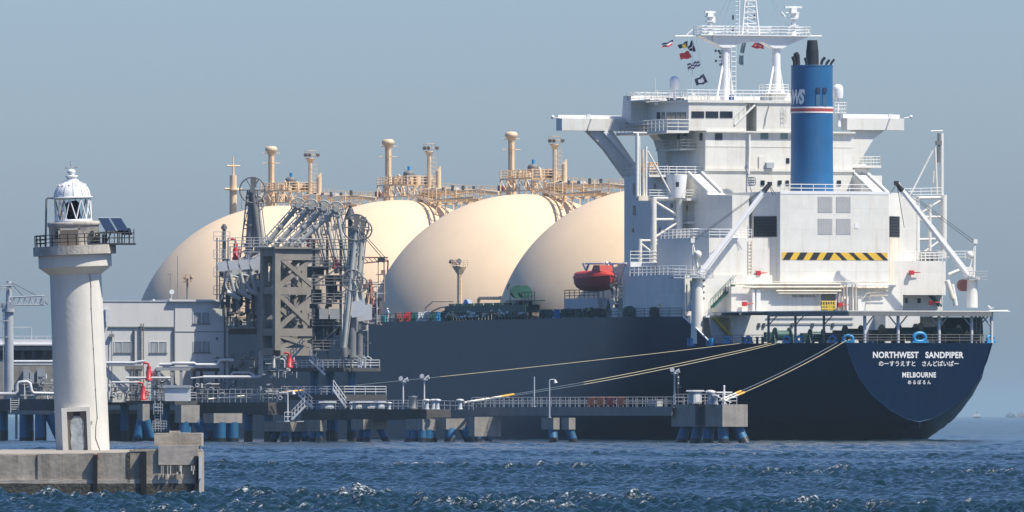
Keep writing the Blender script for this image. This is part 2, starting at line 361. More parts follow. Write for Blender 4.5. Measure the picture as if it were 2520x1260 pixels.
# ------------------------------------------------------------------ the gas carrier
ship = thing('gas_carrier', 'huge navy blue gas carrier ship with four cream domed tanks and white superstructure', 'ship', SH.world(0, 0), SH.rz)
zS = SH.zS
def P(px, s): return SH.atS(px, 600, s).y               # port offset of a photo column on the plane x = s
def interp(x, xs, ys): return float(np.interp(x, xs, ys))
def hull():
    zt = [-1.5, -0.6, 0.2, 0.8, 1.5, 2.2, 2.6, 3.6, 5.47, 7.54, 9.7, 11.83]
    env = lambda z: interp(z, [-1.5, 0, .4, 1.5, 3, 4.2, 5.47, 7.54, 9.7, 11.83], [1.6, 2.2, 2.6, 4.1, 5.67, 6.6, 7.5, 8.6, 9.1, 9.6])
    trn = lambda z: interp(z, [2.2, 2.6, 3.6, 5.47, 7.54, 9.7, 11.83], [0, 1.7, 3.75, 6.2, 7.9, 8.9, 9.6])
    def half(s, z):
        z = min(z, 11.83); s0 = max(0.0, (2.2-z)*4.2); s1 = s0+interp(z, [0, 3, 8, 11.83], [20, 14, 6, 2])
        if s <= s0: b = trn(z) if z >= 2.2 else 0.0
        else:
            k = min(1, (s-s0)/(s1-s0)); k = 1-(1-k)**2
            b = (trn(z) if z >= 2.2 else 0)*(1-k)+env(z)*k+0.383*(s if z >= 2.2 else (s-s0*(1-k)))*(k if z < 2.2 else 1)
        b = min(b, 23.5)
        if s > 225:
            t = (s-225)/(272-225+0.25*(z-4)); b *= max(0, 1-t**2.2)
        return b
    ss = [0, 1, 2, 3.5, 5, 7, 9, 11, 13, 15, 17, 19, 21, 22.3, 24, 25.5, 27, 30, 33, 36.2, 45, 60, 90, 130, 170, 200, 225, 235, 245, 253, 260, 266, 270, 272]
    ztop = lambda s: interp(s, [0, 22.3, 27, 200, 240, 272], [11.83, 11.83, 15.2, 15.2, 15.6, 19])
    m = MB(); nz = len(zt)+1
    for side in (1, -1):
        vs = [(s, side*half(s, z), z) for s in ss for z in zt+[ztop(s)]]
        fs = []
        for i in range(len(ss)-1):
            for j in range(nz-1):
                q = [i*nz+j, (i+1)*nz+j, (i+1)*nz+j+1, i*nz+j+1]
                fs.append(q if side == -1 else q[::-1])
        m.add(vs, fs, True)
    tv = [(-0.0, trn(z), z) for z in zt if z >= 2.2]+[(0, -trn(z), z) for z in reversed(zt) if z >= 2.2]
    m.add(tv, [list(range(len(tv)))])
    for i in range(len(ss)-1):                              # decks
        a, b = ss[i], ss[i+1]; za, zb = ztop(a)-0.004, ztop(b)-0.004
        if b <= 27: za = zb = 11.826
        m.add([(a, half(a, 20), za), (a, -half(a, 20), za), (b, -half(b, 20), zb), (b, half(b, 20), zb)], [(0, 1, 2, 3)])
    h = m.build('hull', 'hull_navy', ship)
    r = MB()                                                # rubbing strake round the transom edge
    zs = [z for z in zt if z >= 2.2]
    r.path([(-0.05, trn(z)+.02, z) for z in reversed(zs)]+[(-0.05, -trn(z)-.02, z) for z in zs[1:]], 0.10, 5)
    r.build('transom_edge', 'hull_navy', h)
    return half
half = hull()
DK, MD = 11.84, 15.2                                        # mooring deck, main deck heights
def letters(name, s, size, px, py, width_px, plane_s, par, bold=0.02, m='clean_white', sp=1.0):
    vs, fs = text_mesh(s, size, bold, sp); c = SH.atS(px, py, plane_s)
    wd = max(v[0] for v in vs)-min(v[0] for v in vs); k = width_px*SH.Y(plane_s, 0)/FOC/0.934/wd
    cx_ = (max(v[0] for v in vs)+min(v[0] for v in vs))/2; cy_ = (max(v[1] for v in vs)+min(v[1] for v in vs))/2
    q = MB(); q.add([(plane_s, c.y-(v[0]-cx_)*k, c.z+(v[1]-cy_)*1.0) for v in vs], fs)
    return q.build(name, m, par)
hull_o = [c for c in ship.children if c.name == 'hull'][0]
letters('lettering', 'NORTHWEST   SANDPIPER', 1.02, 2260, 873.5, 226, -0.02, hull_o, 0.035, sp=1.06)
letters('lettering', 'のーすうえすと　さんどぱいぱー', 0.72, 2261, 894.5, 199, -0.02, hull_o, 0.010)
letters('lettering', 'MELBOURNE', 0.86, 2262, 922.5, 84, -0.02, hull_o, 0.028, sp=1.12)
letters('lettering', 'め る ぼ る ん', 0.56, 2262.5, 940.5, 57, -0.02, hull_o, 0.010)
# ---- helper: white block whose aft face spans photo columns/rows, reaching forward to s1
def blk(m, px0, px1, py0, py1, s0, s1):
    p0, p1 = P(px0, s0), P(px1, s0); pm = (p0+p1)/2
    m.box((s0, p0, zS(py0, s0, pm)), (s1, p1, zS(py1, s0, pm))); return m
def aft_pane(par, px0, px1, py0, py1, s, m='dark_glass', name='window', t=0.06):
    q = MB(); blk(q, px0, px1, py0, py1, s-t, s+0.02); o = q.build(name, m, par)
    return o
def port_pane(par, px0, px1, py0, py1, p, m='dark_glass', name='window', t=0.06):
    a, b = SH.atP(px0, py0, p), SH.atP(px1, py1, p); q = MB(); q.box((a.x, p-0.02, a.z), (b.x, p+t, b.z)); return q.build(name, m, par)
def zrow(py, s, p=0): return zS(py, s, p)
# ---- storage tanks with their tops
TS = [86.7, 133.6, 180.5, 227.4]; TR, TZ = 20.85, 11.3
def tank(i, s0):
    m = MB(); prof = [(TR*math.cos(R(a)), TZ+TR*math.sin(R(a))) for a in np.linspace(10, 89.9, 40)]
    m.lathe([(TR*0.985, MD-0.5)]+prof, (s0, 0, 0), 96)
    t = m.build('storage_tank', 'tank_cream', ship)
    b = MB(); b.lathe([(20.7, MD-0.6), (20.7, MD+0.8), (20.3, MD+0.85)], (s0, 0, 0), 72); b.build('skirt', 'skirt_grey', t)
    top = TZ+TR
    def dz(ds, p=0): return TZ+math.sqrt(max(0, TR**2-ds**2-p**2))
    # vent mast
    if i > 0:
        v = MB(); x = s0+4.4
        v.cyl((x, 0, 0), 0.42, top-8, top+8.2, 14); v.cyl((x, 0, 0), 0.72, top-8, top+3.0, 14)
        v.lathe([(0.42, top+7.2), (0.55, top+7.7), (.85, top+7.95), (.85, top+8.3), (.6, top+8.55), (0.01, top+8.6)], (x, 0, 0), 16)
        for zz, rr in ((top+7.6, 1.25), (top+6.2, 1.3)):
            v.tube((x, -rr, zz), (x, rr, zz), 0.06, n=5); v.tube((x-rr, 0, zz), (x+rr, 0, zz), 0.05, n=5)
        v.ladder((x-0.75, -0.2, top+1), (x-0.75, -0.2, top+7.6), (0, 0.4, 0)); v.build('vent_mast', 'beige_paint', t)
        f = MB(); x = s0-11.5; zb = dz(-11.5)
        f.cyl((x, 0, 0), 0.33, zb-0.3, top+6.6, 12, 0.27); f.cyl((x, 0, 0), .62, top+6.5, top+6.62, 10); f.lathe([(0.28, top+5.9), (.6, top+6.5)], (x, 0, 0), 10)
        f.rail([(x-.6, -.6, top+6.65), (x+.6, -.6, top+6.65), (x+.6, .6, top+6.65), (x-.6, .6, top+6.65)], 0.95, 0.035, 2, 1, True)
        f.ladder((x-0.6, -0.75, zb), (x-0.6, -0.75, top+6.3), (0, 0.45, 0), 0.6)
        f.cyl((x-3.3, -0.1, 0), 0.36, dz(-15), top+3.9, 10); f.tube((x-3.3, -0.1, top+3.9), (x-3.5, -0.3, top+4.5), 0.36, 0.1, n=10)
        f.build('floodlight_mast', 'beige_paint', t)
        for dy, tilt in ((-.8, -1), (.75, 1), (0.2, 1)):
            l = MB(); l.tube((x-0.2, dy, top+7.2), (x-0.6, dy+0.15*tilt, top+7.0), 0.13, 0.28, n=10); l.build('floodlight', 'mid_grey', t)
    # dome platform: boxed framework with rails and machinery
    d = MB(); X0, X1, Y0, Y1 = s0-8.5, s0+3.2, -2.4, 2.0
    for y in (Y0, Y1): d.box((X0, y-.06, top+2.1), (X1, y+.06, top+2.3)); d.box((X0, y-.05, top+.5), (X1, y+.05, top+.64))
    for k in range(9): xx = X0+(X1-X0)*(k+.2)/9; d.box((xx, Y0+.06, top+2.12), (xx+.10, Y1-.06, top+2.2))
    for x in np.linspace(X0, X1, 6):
        for y in (Y0, Y1): d.bar((x, y, top-6), (x, y, top+3.4), 0.16)
    for x0, x1 in zip(np.linspace(X0, X1, 6)[:-1], np.linspace(X0, X1, 6)[1:]):
        for y in (Y0, Y1):
            d.bar((x0, y, top+0.6), (x1, y, top+2.1), 0.10)
    for y0, y1 in ((Y0, 0.4), (0.4, Y1)):
        d.bar((X0, y0, top-1), (X0, y1, top+0.6), .12); d.bar((X0, y1, top+0.6), (X0, y0, top+2.1), .12)
    d.rail([(X0, Y0, top+2.2), (X1, Y0, top+2.2), (X1, Y1, top+2.2), (X0, Y1, top+2.2)], 1.1, 0.05, 3, 1.3, True)
    d.build('dome_platform', 'beige_paint', t)
    rg = random.Random(i)
    for k in range(34):
        x, y = rg.uniform(X0+.4, X1-.4), rg.uniform(Y0+.4, Y1-.4); zz = rg.choice([top+0.62, top+2.2, top+2.2])
        hgt = rg.uniform(0.4, 1.3); c = MB()
        if k % 3 == 0: c.cyl((x, y, 0), rg.uniform(.15, .4), zz, zz+hgt, 8).build('pump', 'dark_beige', t)
        elif k % 3 == 1: c.cbox((x, y, zz+hgt/2), (rg.uniform(.4, 1.2), rg.uniform(.3, .9), hgt)).build('junction_box', 'beige_paint', t)
        else: c.path([(x, y, zz), (x, y, zz+hgt), (x+.5, y, zz+hgt+.2), (x+1, y, zz+hgt-.2)], 0.14, 6).build('pipe_bend', 'beige_paint', t)
    MB().cbox((X0+.8, -1.2, top+2.7), (.8, .7, 1)).build('control_box', 'dark_steel', t); MB().cbox((X0-0.3, -1.4, top+.2), (.5, 1.7, .8)).build('control_box', 'deck_green', t)
    MB().cyl((X0+4, .3, 0), .8, top+2.3, top+3.7, 12).sphere((X0+4, .3, top+3.7), .8, 12, .6).build('tank_dome', 'mid_grey', t)
    MB().cyl((X0+4, .3, 0), .22, top+4.1, top+4.7, 8).build('valve_cap', 'fairlead_blue', t)
    MB().cbox((s0+6.4, .6, top+1.1), (.8, .9, .7)).build('hose_box', 'dull_red', t)
    # pipes running aft over the crown
    pp = MB(); big = []
    pp.slot('beige_paint').path([(X0+1, -1.6, top+.9), (s0-15, -1.6, top+.9), (s0-23, -1.6, top-.3), (s0-34, -1.6, top-.3)], 0.3, 9)
    pp.slot('beige_paint').path([(X0-.5, -0.4, top+1.2), (s0-30, -0.4, top+.9), (s0-37, -.4, top+.5)], 0.28, 8)
    pp.slot('beige_paint').path([(s0-10.5, 0.9, dz(-10)-.4), (s0-10.5, 0.9, top+.3), (s0-11.0, .9, top+.95), (s0-12.0, .6, top+1.15), (s0-19, -.5, top+1.15)], .45, 10)
    pp.slot('pipe_white').path([(s0-16.5, -.6, top+1.15), (s0-20.5, -.6, top+1.1)], .5, 10)
    for y in (0.4, 1.3, 2.1): pp.slot('beige_paint').path([(X0, y, top+.5+y*.2), (s0-17, y, top-.2), (s0-34, y, top-.5+y*.2)], 0.16, 6)
    for x in (s0-12.5, s0-15.5, s0-18.5, s0-22, s0-26, s0-30):
        zlow = top-3.2 if x-s0 > -25 else top-1.3
        for y in (-2.0, 1.6): pp.slot('beige_paint').bar((x, y, zlow), (x, y, top+1.6), .14)
        pp.slot('beige_paint').bar((x, -2, top-.6), (x, 1.6, top-.6), .14); pp.slot('dark_steel').cbox((x+1.3, .3-.1*(i % 3), top+1.4), (.3, .3, .4+.25*(int(x) % 3)))
    pp.slot('beige_paint').rail([(s0-10, -2.1, top+1.0), (s0-23, -2.1, top+.4), (s0-37, -2.1, top+.2)], 1.3, 0.05, 3, 1.5)
    pp.slot('beige_paint').rail([(s0-10, 1.7, top+.4), (s0-23, 1.7, top-.4), (s0-37, 1.7, top-.2)], 1.3, 0.05, 3, 1.5)
    pp.build('crown_pipes', None, t)
    for ch in t.children:
        if ch.name.split('.')[0] != 'skirt': ch.location = (10.0, -3.8, 0)
for i, s0 in enumerate(TS): tank(i, s0)
# ---- foremast
m = MB(); fs = 247.0; fz = zS(405, fs, 0)
m.cyl((fs, 0, 0), 0.62, 15, fz-1.5, 14, .5); m.tube((fs, 0, fz-1.5), (fs, 0, fz+1.2), .2, .06)
for zz, w_ in ((fz-.2, 1.0), (fz-3.4, 1.3)): m.tube((fs, -w_, zz), (fs, w_, zz), .14, n=6)
m.cyl((fs, 0, 0), .95, fz-3.6, fz-3.45, 12)
for y, z0 in ((1.3, fz-12), (1.3, fz-16), (-1.3, fz-9)): m.cbox((fs-.6, y, z0), (.9, .8, .8)); m.cbox((fs-.6, y, z0-.9), (1.6, 1.6, .1))
m.ladder((fs-1.1, -1.3, 16), (fs-1.1, -1.3, fz-3.6), (0, .5, 0), .7); m.tube((fs-.9, 1.5, 16), (fs-.9, 1.2, fz-9), .1, n=5)
m.build('foremast', 'beige_paint', ship)
# ---- accommodation
W = 'white_paint'
base = MB(); zb = zrow(430, 45); base.box((45, -14, MD), (62, 14, zb)); base = base.build('accommodation_base', W, ship)
tow = MB(); zt_ = zrow(323, 45); tow.box((45.2, -10.1, zb), (60, 9.75, zt_)); tower = tow.build('accommodation_tower', W, ship)
for x0, x1, y0, y1, mm in ((1760, 1778, 328, 344, 'dark_glass'), (1872, 1891, 325, 342, 'green_glass'), (1921, 1939, 325, 342, 'green_glass'), (1935, 1943, 389, 402, 'dark_glass')):
    aft_pane(tower, x0, x1, y0, y1, 45.2, mm)
for x0, x1 in ((1667, 1673), (1683, 1691), (1722, 1729)): port_pane(tower, x1, x0, 328, 346, 9.75)
q = MB(); blk(q, 1868, 1890, 385, 426, 45.05, 45.3); q.build('door', 'white_paint', tower)
q = MB(); blk(q, 1887, 1905, 400, 414, 44.6, 45.3); q.build('vent_box', 'grey_steel', tower)
q = MB(); q.path([SH.atS(1844, 330, 44.95), SH.atS(1844, 372, 44.95), SH.atS(1842, 428, 44.95)], .14, 6); q.build('downpipe', 'clean_white', tower)
q = MB(); z0 = zrow(362, 45); q.box((45.16, -10.12, z0), (45.22, 9.77, z0+.08)); z0 = zrow(416, 45); q.box((44.9, -10.3, z0-.3), (45.3, 9.9, z0)); q.build('weld_seam', W, tower)
# overhanging decks with rails between tower and casing
def walkway(par, px0, px1, py, s0, s1, rail_px=20, thick=0.3, edges=True, m=W):
    p0, p1 = P(px0, s0), P(px1, s0); z = zS(py, s0, (p0+p1)/2)
    o = MB(); o.box((s0, p0, z-thick), (s1, p1, z)); o = o.build('walkway', m, par)
    if rail_px:
        r = MB(); a, b = max(p0, p1)-.08, min(p0, p1)+.08; h = rail_px*SH.Y(s0, p0)/FOC
        r.rail([(s1, a, z), (s0+.08, a, z), (s0+.08, b, z)], h, .042, 3, 1.3); r.build('railing', 'clean_white', o)
    return o
walkway(base, 1597, 1735, 430, 46, 52)
q = MB(); zq = zS(430, 44, 13); q.rail([(62, 14.3, zq), (46, 14.3, zq)], 1.1, .045, 3, 1.4); q.build('railing', 'clean_white', base)
walkway(base, 1690, 1758, 488, 41.5, 45.2)
walkway(base, 1705, 1812, 583, 36, 45.2)
walkway(base, 1692, 1738, 545, 42.5, 45.2)
walkway(base, 1598, 1690, 488, 43.2, 45.2)
q = MB(); blk(q, 1745, 1790, 500, 700, 40.5, 45.2); blk(q, 1760, 1800, 470, 700, 41, 45.2); q.build('stair_house', W, base)
q = MB(); b0 = SH.atS(1665, 430, 43.5); q.lathe([(1.05, 0), (1.35, 2.9)], (43.5, b0.y, b0.z-2.9), 20); q.lathe([(.01, 2.9), (1.35, 2.9)], (43.5, b0.y, b0.z-2.9), 20, False)
q.lathe([(.01, -.05), (1.05, 0)], (43.5, b0.y, b0.z-2.9), 20); q.build('lookout_turret', 'clean_white', base)
q = MB(); c = SH.atS(1667, 454, 42.1); q.cbox((42.1, c.y, c.z), (.1, .38, .62)); q.build('window', 'dark_glass', base)
for x0, x1, y0, y1 in ((1609, 1614, 452, 464), (1558, 1565, 452, 478), (1558, 1564, 506, 530), (1556, 1560, 562, 572), (1622, 1626, 560, 570), (1642, 1646, 560, 570), (1558, 1561, 614, 626), (1553, 1557, 668, 680), (1650, 1656, 500, 512)):
    port_pane(base, x1, x0, y0, y1, 14)
for x0, x1, y0, y1 in ((1704, 1708, 450, 458), (1728, 1734, 447, 462), (1716, 1722, 503, 520), (1690, 1696, 505, 518), (1700, 1706, 560, 575), (1720, 1728, 556, 575), (1665, 1671, 500, 512), (1668, 1674, 610, 622)): aft_pane(base, x0, x1, y0, y1, 44.95)
for x0, x1 in ((1873, 1882), (1915, 1924), (1934, 1942), (2061, 2070)): aft_pane(base, x0, x1, 444, 456, 44.95)
# slanting buttress between base and casing, both sides
for sg in (1, -1):
    q = MB(); y = 11.2*sg
    q.prism([(45, zb), (45, 20), (30, 20), (30, 30.2), (38, 30.4)], 1, y-1.2*sg, y+1.1*sg); q.build('buttress', W, ship)
    q = MB()
    for o in (-.9, .9): q._bar2((45, y+o*sg, zb+.25), (38.4, y+o*sg, 30.8), .28, .2)
    q.build('stair_rail', 'clean_white', ship)
# ---- navigation bridge
br = MB(); zbt = zrow(254, 45); zbb = zrow(323, 45)
pL, pM, pR = P(1695, 45), P(1862, 45), P(2046, 45)
br.box((45, pL, zbb), (59, pM+1.4, zbt)); br.box((47.5, pM+1.4, zbb), (59, pM, zbt)); br.box((45, pM, zbb), (59, pR, zbt))
br.box((44.8, pL+.2, zbt), (59.4, pR, zbt+.35)); br.box((44.7, 9.8, zbb-.2), (60.3, -10.3, zbb))
br.prism([(59, 39.6), (62.2, 40.4), (61.6, 43.2), (59, 43.2)], 1, pL+2.2, -11); 
bridge = br.build('navigation_bridge', W, ship)
for x0, x1 in ((1702, 1733), (1737, 1768), (1772, 1803)): aft_pane(bridge, x0, x1, 274, 290, 45)
for x0, x1 in ((1617, 1625), (1629, 1636), (1641, 1651), (1653, 1663), (1665, 1675), (1677, 1688)): port_pane(bridge, x1, x0, 276, 293, pL)
q = MB(); zq = zS(322, 47, pL); q.box((44.9, pL, zq-.3), (62, pL+3.0, zq)); q.rail([(62, pL+2.9, zq), (45, pL+2.9, zq), (45, pL, zq)], 1.35, .05, 3, 1.3); q.build('bridge_walkway', W, bridge)
q = MB(); q.box((52, pL+.1, zbt+.4), (60, pL+2.4, zbt+.55)); q.rail([(60, pL+2.3, zbt+.4), (45, pL+.2, zbt+.4), (45, pR, zbt+.4)], 1.15, .05, 3, 1.5); q.rail([(60, pL+2.3, zbt+.4), (60, -10, zbt+.4)], 1.15, .05, 3, 1.5); q.build('roof_railing', 'clean_white', bridge)
q = MB(); c = SH.atS(1662, 248, 54); q.box((54, c.y+1.2, c.z-.35), (54.15, c.y-1.2, c.z+.35)); q.build('screen_panel', 'mid_grey', bridge)
q = MB(); q.stair(SH.atS(1808, 307, 44.9), SH.atS(1858, 258, 44.9), (.9, 0, 0), 12); q.build('stair', 'clean_white', bridge)
q = MB(); q.path([SH.atS(1894, 258, 44.85), SH.atS(1886, 285, 44.85), SH.atS(1883, 310, 44.85)], .06, 5); q.ladder(SH.atS(1925, 306, 44.8), SH.atS(1925, 262, 44.8), (0, -.5, 0)); q.build('cable', 'grey_steel', bridge)
# bridge wings
for sg, xa, xb, ya, yb in ((1, 1383, 1640, 292, 322), (-1, 2085, 2225, 291, 320)):
    q = MB(); blk(q, xa, xb, ya, yb, 61.2, 63.2); wing = q.build('bridge_wing', W, ship)
    if sg > 0: q = MB(); u0, u1 = SH.atS(1488, 323, 61.3), SH.atS(1562, 408, 61.3); q._bar2((61.9, u0.y, u0.z), (61.9, u1.y, u1.z), 1.6, .5); q.build('brace_flange', 'clean_white', wing)
    q = MB()
    if sg > 0: pts = [(1446, 322), (1508, 322), (1562, 400), (1562, 446), (1540, 438), (1490, 368)]
    else: pts = [(2102, 320), (2178, 320), (2150, 342), (2112, 404), (2094, 424), (2090, 380), (2098, 332)]
    q.prism([tuple(SH.atS(x, y, 61.8).yz) for x, y in pts], 0, 61.8, 62.9); q.build('wing_brace', W, wing)
    q = MB(); tip = SH.atS(xa if sg > 0 else xb, ya, 61.5); e = SH.atS(xb if sg > 0 else xa, ya, 61.5)
    q.box((62.9, tip.y, tip.z), (63.1, e.y, tip.z+.5)); q.tube(tip, tip+Vector((.4, .9*sg, .15)), .06); q.sphere(tip+Vector((.4, 1.1*sg, .2)), .24, 8)
    c = tip.lerp(e, .25); q.cbox((61.4, c.y, c.z+.3), (.3, .5, .5)); q.build('wing_fitting', 'clean_white', wing)
    q = MB(); s_ = tip.lerp(e, .27); q.path([(61.15, s_.y, s_.z-.05), (61.15, s_.y+.25, s_.z-.7), (61.15, s_.y+.5, s_.z-1.4)], .10, 5); q.build('hose', 'grey_steel', wing)
q = MB(); q.prism([tuple(SH.atS(x, y, 59.6).yz) for x, y in ((1588, 322), (1640, 322), (1640, 420), (1622, 420), (1619, 375), (1609, 345))], 0, 57, 59.8); q.build('corner_bracket', W, tower)
q = MB(); c = SH.atP(1655, 369, 9.75); q.box((c.x, 9.75, c.z-.2), (48, 12, c.z)); q.rail([(c.x, 11.9, c.z), (48, 11.9, c.z), (48, 9.8, c.z)], 1.1, .045, 3, 1.2); q.build('balcony', W, tower)
q = MB(); q.box((45.2, -10.1, zrow(405, 45)-.3), (52, -14, zrow(405, 45)+.0)); q.rail([(45.3, -10.2, zrow(405, 45)), (45.3, -13.9, zrow(405, 45)), (52, -13.9, zrow(405, 45))], 1.1, .045, 3, 1.2); q.build('balcony', W, tower)
for xx in (2108, 2124):
    q = MB(); c = SH.atS(xx, 428, 47); q.sphere((47, c.y, c.z+.5), .75, 14); q.cyl((47, c.y, 0), .5, c.z-.8, c.z+.3, 12); q.build('life_raft', 'clean_white', base)
# ---- radar mast
rm = MB(); zd = zrow(104, 50); zr = zbt+.35
p1, p2 = P(1785, 50), P(1910, 50)
for pp in (p1, p2):
    rm.cyl((50, pp, 0), .62, zr, zd+.1, 16, .5)
    for o in (2.0, -2.0): rm.tube((48.3 if o > 0 else 51.7, pp+o*.95, zr), (50, pp+o*.15, zr+4.8), .16)
rm.box((49.1, P(1745, 50), zd), (50.9, P(1948, 50), zd+.75))
for a, b in ((1715, 1748), (1985, 1945)): rm.prism([(P(a, 50), zd+.75), (P(b, 50), zd+.75), (P(b, 50), zd-.1), ], 0, 49.1, 50.9)
for pp in (p1, p2): rm.prism([(pp+2.1, zd+.02), (pp-2.1, zd+.02), (pp-.6, zd-.75), (pp+.6, zd-.75)], 0, 49.2, 50.8)
rm.box((48.6, P(1715, 50), zd+.75), (51.4, P(1985, 50), zd+.87))
mast = rm.build('radar_mast', 'clean_white', ship)
q = MB(); q.ladder((49.2, p1-.5, zr), (49.2, p1-.5, zd), (0, -.6, 0), .6, .05); q.build('ladder', 'clean_white', mast)
q = MB(); zz = zd+.87; A, B = P(1717, 50), P(1984, 50); q.rail([(48.7, A, zz), (48.7, B, zz), (51.3, B, zz), (51.3, A, zz)], 1.05, .045, 3, 1.5, True); q.build('railing', 'clean_white', mast)
for xa, xb, xk in ((1661, 1722, 1705), (2022, 1975, 1988)):
    q = MB(); q.tube(SH.atS(xa, 89, 50), SH.atS(xb, 89, 50), .09); q.tube(SH.atS((xa+xb)/2-3, 87, 50), SH.atS(xk, 72 if xa < 1800 else 75, 50), .08); q.build('yardarm', 'clean_white', mast)
for xc, yt, wd in ((1747, 30, 26), (1952, 18, 42)):                        # radar scanners on their posts
    q = MB(); c = SH.atS(xc, yt, 50); zb_ = zd+.87
    q.cyl((50, c.y, 0), .28, zb_, c.z-.3, 10); q.cyl((50, c.y, 0), .42, zb_, zb_+1.2, 10, .2)
    for k in (.35, .6, .8): q.cbox((49.8, c.y+.1, zb_+(c.z-zb_)*k), (.9, 1.2-.3*k, .12))
    q.cbox((50, c.y, c.z-.35), (.7, .75, .55)); q.cbox((50, c.y-.35, c.z-.95), (.5, .6, .7)); pst = q.build('radar_post', 'clean_white', mast)
    q = MB(); hw = wd*SH.Y(50, 0)/FOC/2/.934; q.box((49.85, c.y-hw, c.z-.1), (50.15, c.y+hw, c.z+.14)); q.build('scanner', 'clean_white', pst)
q = MB(); c = SH.atS(1950, 32, 50); q.tube((50, c.y-.9, c.z), (50, c.y+.9, c.z), .08); q.tube((50, c.y+1.0, c.z-.5), (50, c.y+1.5, c.z+.1), .12); q.build('scanner', 'clean_white', mast)
q = MB(); top = zrow(-90, 50); pc = P(1845, 50)
for a, b, hgt in ((1.15, .28, 0), (-1.15, -.28, 0), (.2, .05, 0)): q.tube((50+(.6 if abs(a) < 1 else -.3), pc+a, zd+.87), (50, pc+b, top), .13, .09)
for k in np.linspace(.08, .95, 12):
    ww = 1.15*(1-k)+.28*k; z_ = zd+.87+(top-zd-.87)*k; q.tube((49.8, pc-ww, z_), (49.8, pc+ww, z_), .05, n=5); q.tube((49.8, pc-ww, z_), (49.8, pc+ww*.9, z_+.7), .04, n=4)
q.tube((49.9, pc+1.5, zd+.9), (49.9, pc+1.35, top), .09); 
for k in range(9): q.tube((49.9, pc+1.5-.016*k, zd+1.2+k*.55), (49.9, pc+1.95, zd+1.2+k*.55), .035, n=4)
q.build('signal_mast', 'clean_white', mast)
q = MB()
for xa in (1752, 1772, 1944, 1932): q.tube(SH.atS(xa, 76, 50), SH.atS(1818 if xa < 1800 else 1872, -60, 50), .022, n=4)
q.build('stay_wire', 'grey_steel', mast)
q = MB(); c = SH.atS(1804, 43, 50)
for dy in (0, 30, 55): 
    c = SH.atS(1804+(0 if dy < 50 else 52), 43+dy if dy < 50 else 42, 50); q.cyl((50, c.y, 0), .13, c.z-.3, c.z+.3, 8)
q.build('signal_lamp', 'dark_steel', mast)
q = MB()
for k, (xx, yy) in enumerate(((1761, 125), (1769, 126), (1772, 131), (1762, 150), (1772, 140), (1773, 159))): c = SH.atS(xx, yy, 50); q.cbox((50, c.y, c.z), (.2, .18+.05*(k % 2), .3)); q.tube((50, c.y, c.z), (50, p1, c.z+.1), .025, n=4)
q.build('signal_lamp', 'dark_steel', mast)
# house block under the aft leg, radomes
q = MB(); blk(q, 1900, 1946, 228, 255, 48, 52); hb = q.build('mast_house', W, ship)
q = MB(); a, b = SH.atS(1886, 228, 47.6), SH.atS(1940, 228, 47.6); q.rail([(50, a.y, a.z), (47.6, a.y, a.z), (47.6, b.y, b.z)], 1.0, .045, 3, 1); q.box((47.6, a.y, a.z-.12), (50, b.y, a.z)); q.build('railing', 'clean_white', hb)
q = MB(); c = SH.atS(1922, 228, 48.6); q.sphere((48.6, c.y, c.z), .45, 14, lo=0); q.build('radome', 'clean_white', hb)
for xc, yc, rr, leg in ((1660, 201, .62, 246), (2062, 222, .68, 312)):
    s_ = 53 if xc < 1800 else 46; c = SH.atS(xc, yc, s_); q = MB()
    q.lathe([(rr*.9, -1.0), (rr, -.4), (rr, .1)]+[(rr*math.cos(R(a)), .1+rr*math.sin(R(a))) for a in range(10, 91, 10)], c, 18); q.lathe([(.01, -1.0), (rr*.9, -1.0)], c, 18, False); rd = q.build('radome', 'clean_white', ship)
    q = MB(); zl = zS(leg, s_, c.y); q.cyl((s_, c.y, 0), .17, zl, c.z-.95, 8)
    if xc > 1800:
        z1 = zS(277, s_, c.y); q.box((s_-.7, c.y+.7, z1-.1), (s_+.7, c.y-.9, z1)); q.rail([(s_-.7, c.y+.7, z1), (s_-.7, c.y-.9, z1), (s_+.7, c.y-.9, z1)], 1.25, .045, 3, .7)
        q.tube((s_, c.y-.1, zl), (s_, c.y-.1, zl+1.6), .3, .2)
    else: q.cbox((s_, c.y+.7, c.z-1.6), (.4, .5, .35))
    q.build('radome_stand', 'clean_white', rd)
q = MB()
for xx, y0, y1 in ((1612, 192, 258), (1617, 220, 258), (1703, 150, 250), (1725, 218, 250), (1742, 200, 250), (1689, 226, 250), (1735, 228, 250)):
    c = SH.atS(xx, y1, 52); q.tube(c, (52, c.y, zS(y0, 52, c.y)), .04, n=5)
for xx in (1725, 1706, 1742): c = SH.atS(xx, 219 if xx == 1725 else 232, 52); q.sphere(c, .16, 8)
q.build('whip_antenna', 'clean_white', bridge)
q = MB(); c = SH.atS(1800, 243, 46); q.cbox((46, c.y, c.z), (.5, .55, .9)); q.build('locker', 'flag_blue', bridge)
# ---- funnel
FX = 34.6; fc = SH.atS(1998, 300, FX); fr = 52*SH.Y(FX, 0)/FOC; fz0, fz1 = zS(474, FX, fc.y), zS(161, FX, fc.y)
q = MB(); q.lathe([(fr*1.03, fz0-1.2), (fr, fz0+5), (fr*.985, fz1)], (FX, fc.y, 0), 56); q.lathe([(.01, fz1-.02), (fr*.985, fz1-.02)], (FX, fc.y, 0), 40, False)
q.lathe([(fr*.99, fz1-.12), (fr*1.012, fz1-.06), (fr*.99, fz1)], (FX, fc.y, 0), 40); fun = q.build('funnel', 'funnel_blue', ship)
for y0, y1, mm in ((263.5, 267.5, 'clean_white'), (267.5, 275.5, 'band_red'), (275.5, 279, 'clean_white')):
    q = MB(); q.lathe([(fr+.045, zS(y1, FX, fc.y)), (fr+.045, zS(y0, FX, fc.y))], (FX, fc.y, 0), 56); q.build('stripe', mm, fun)
vs, fcs = text_mesh('NWS', 1.0, .05, .92); k = 1.75; 
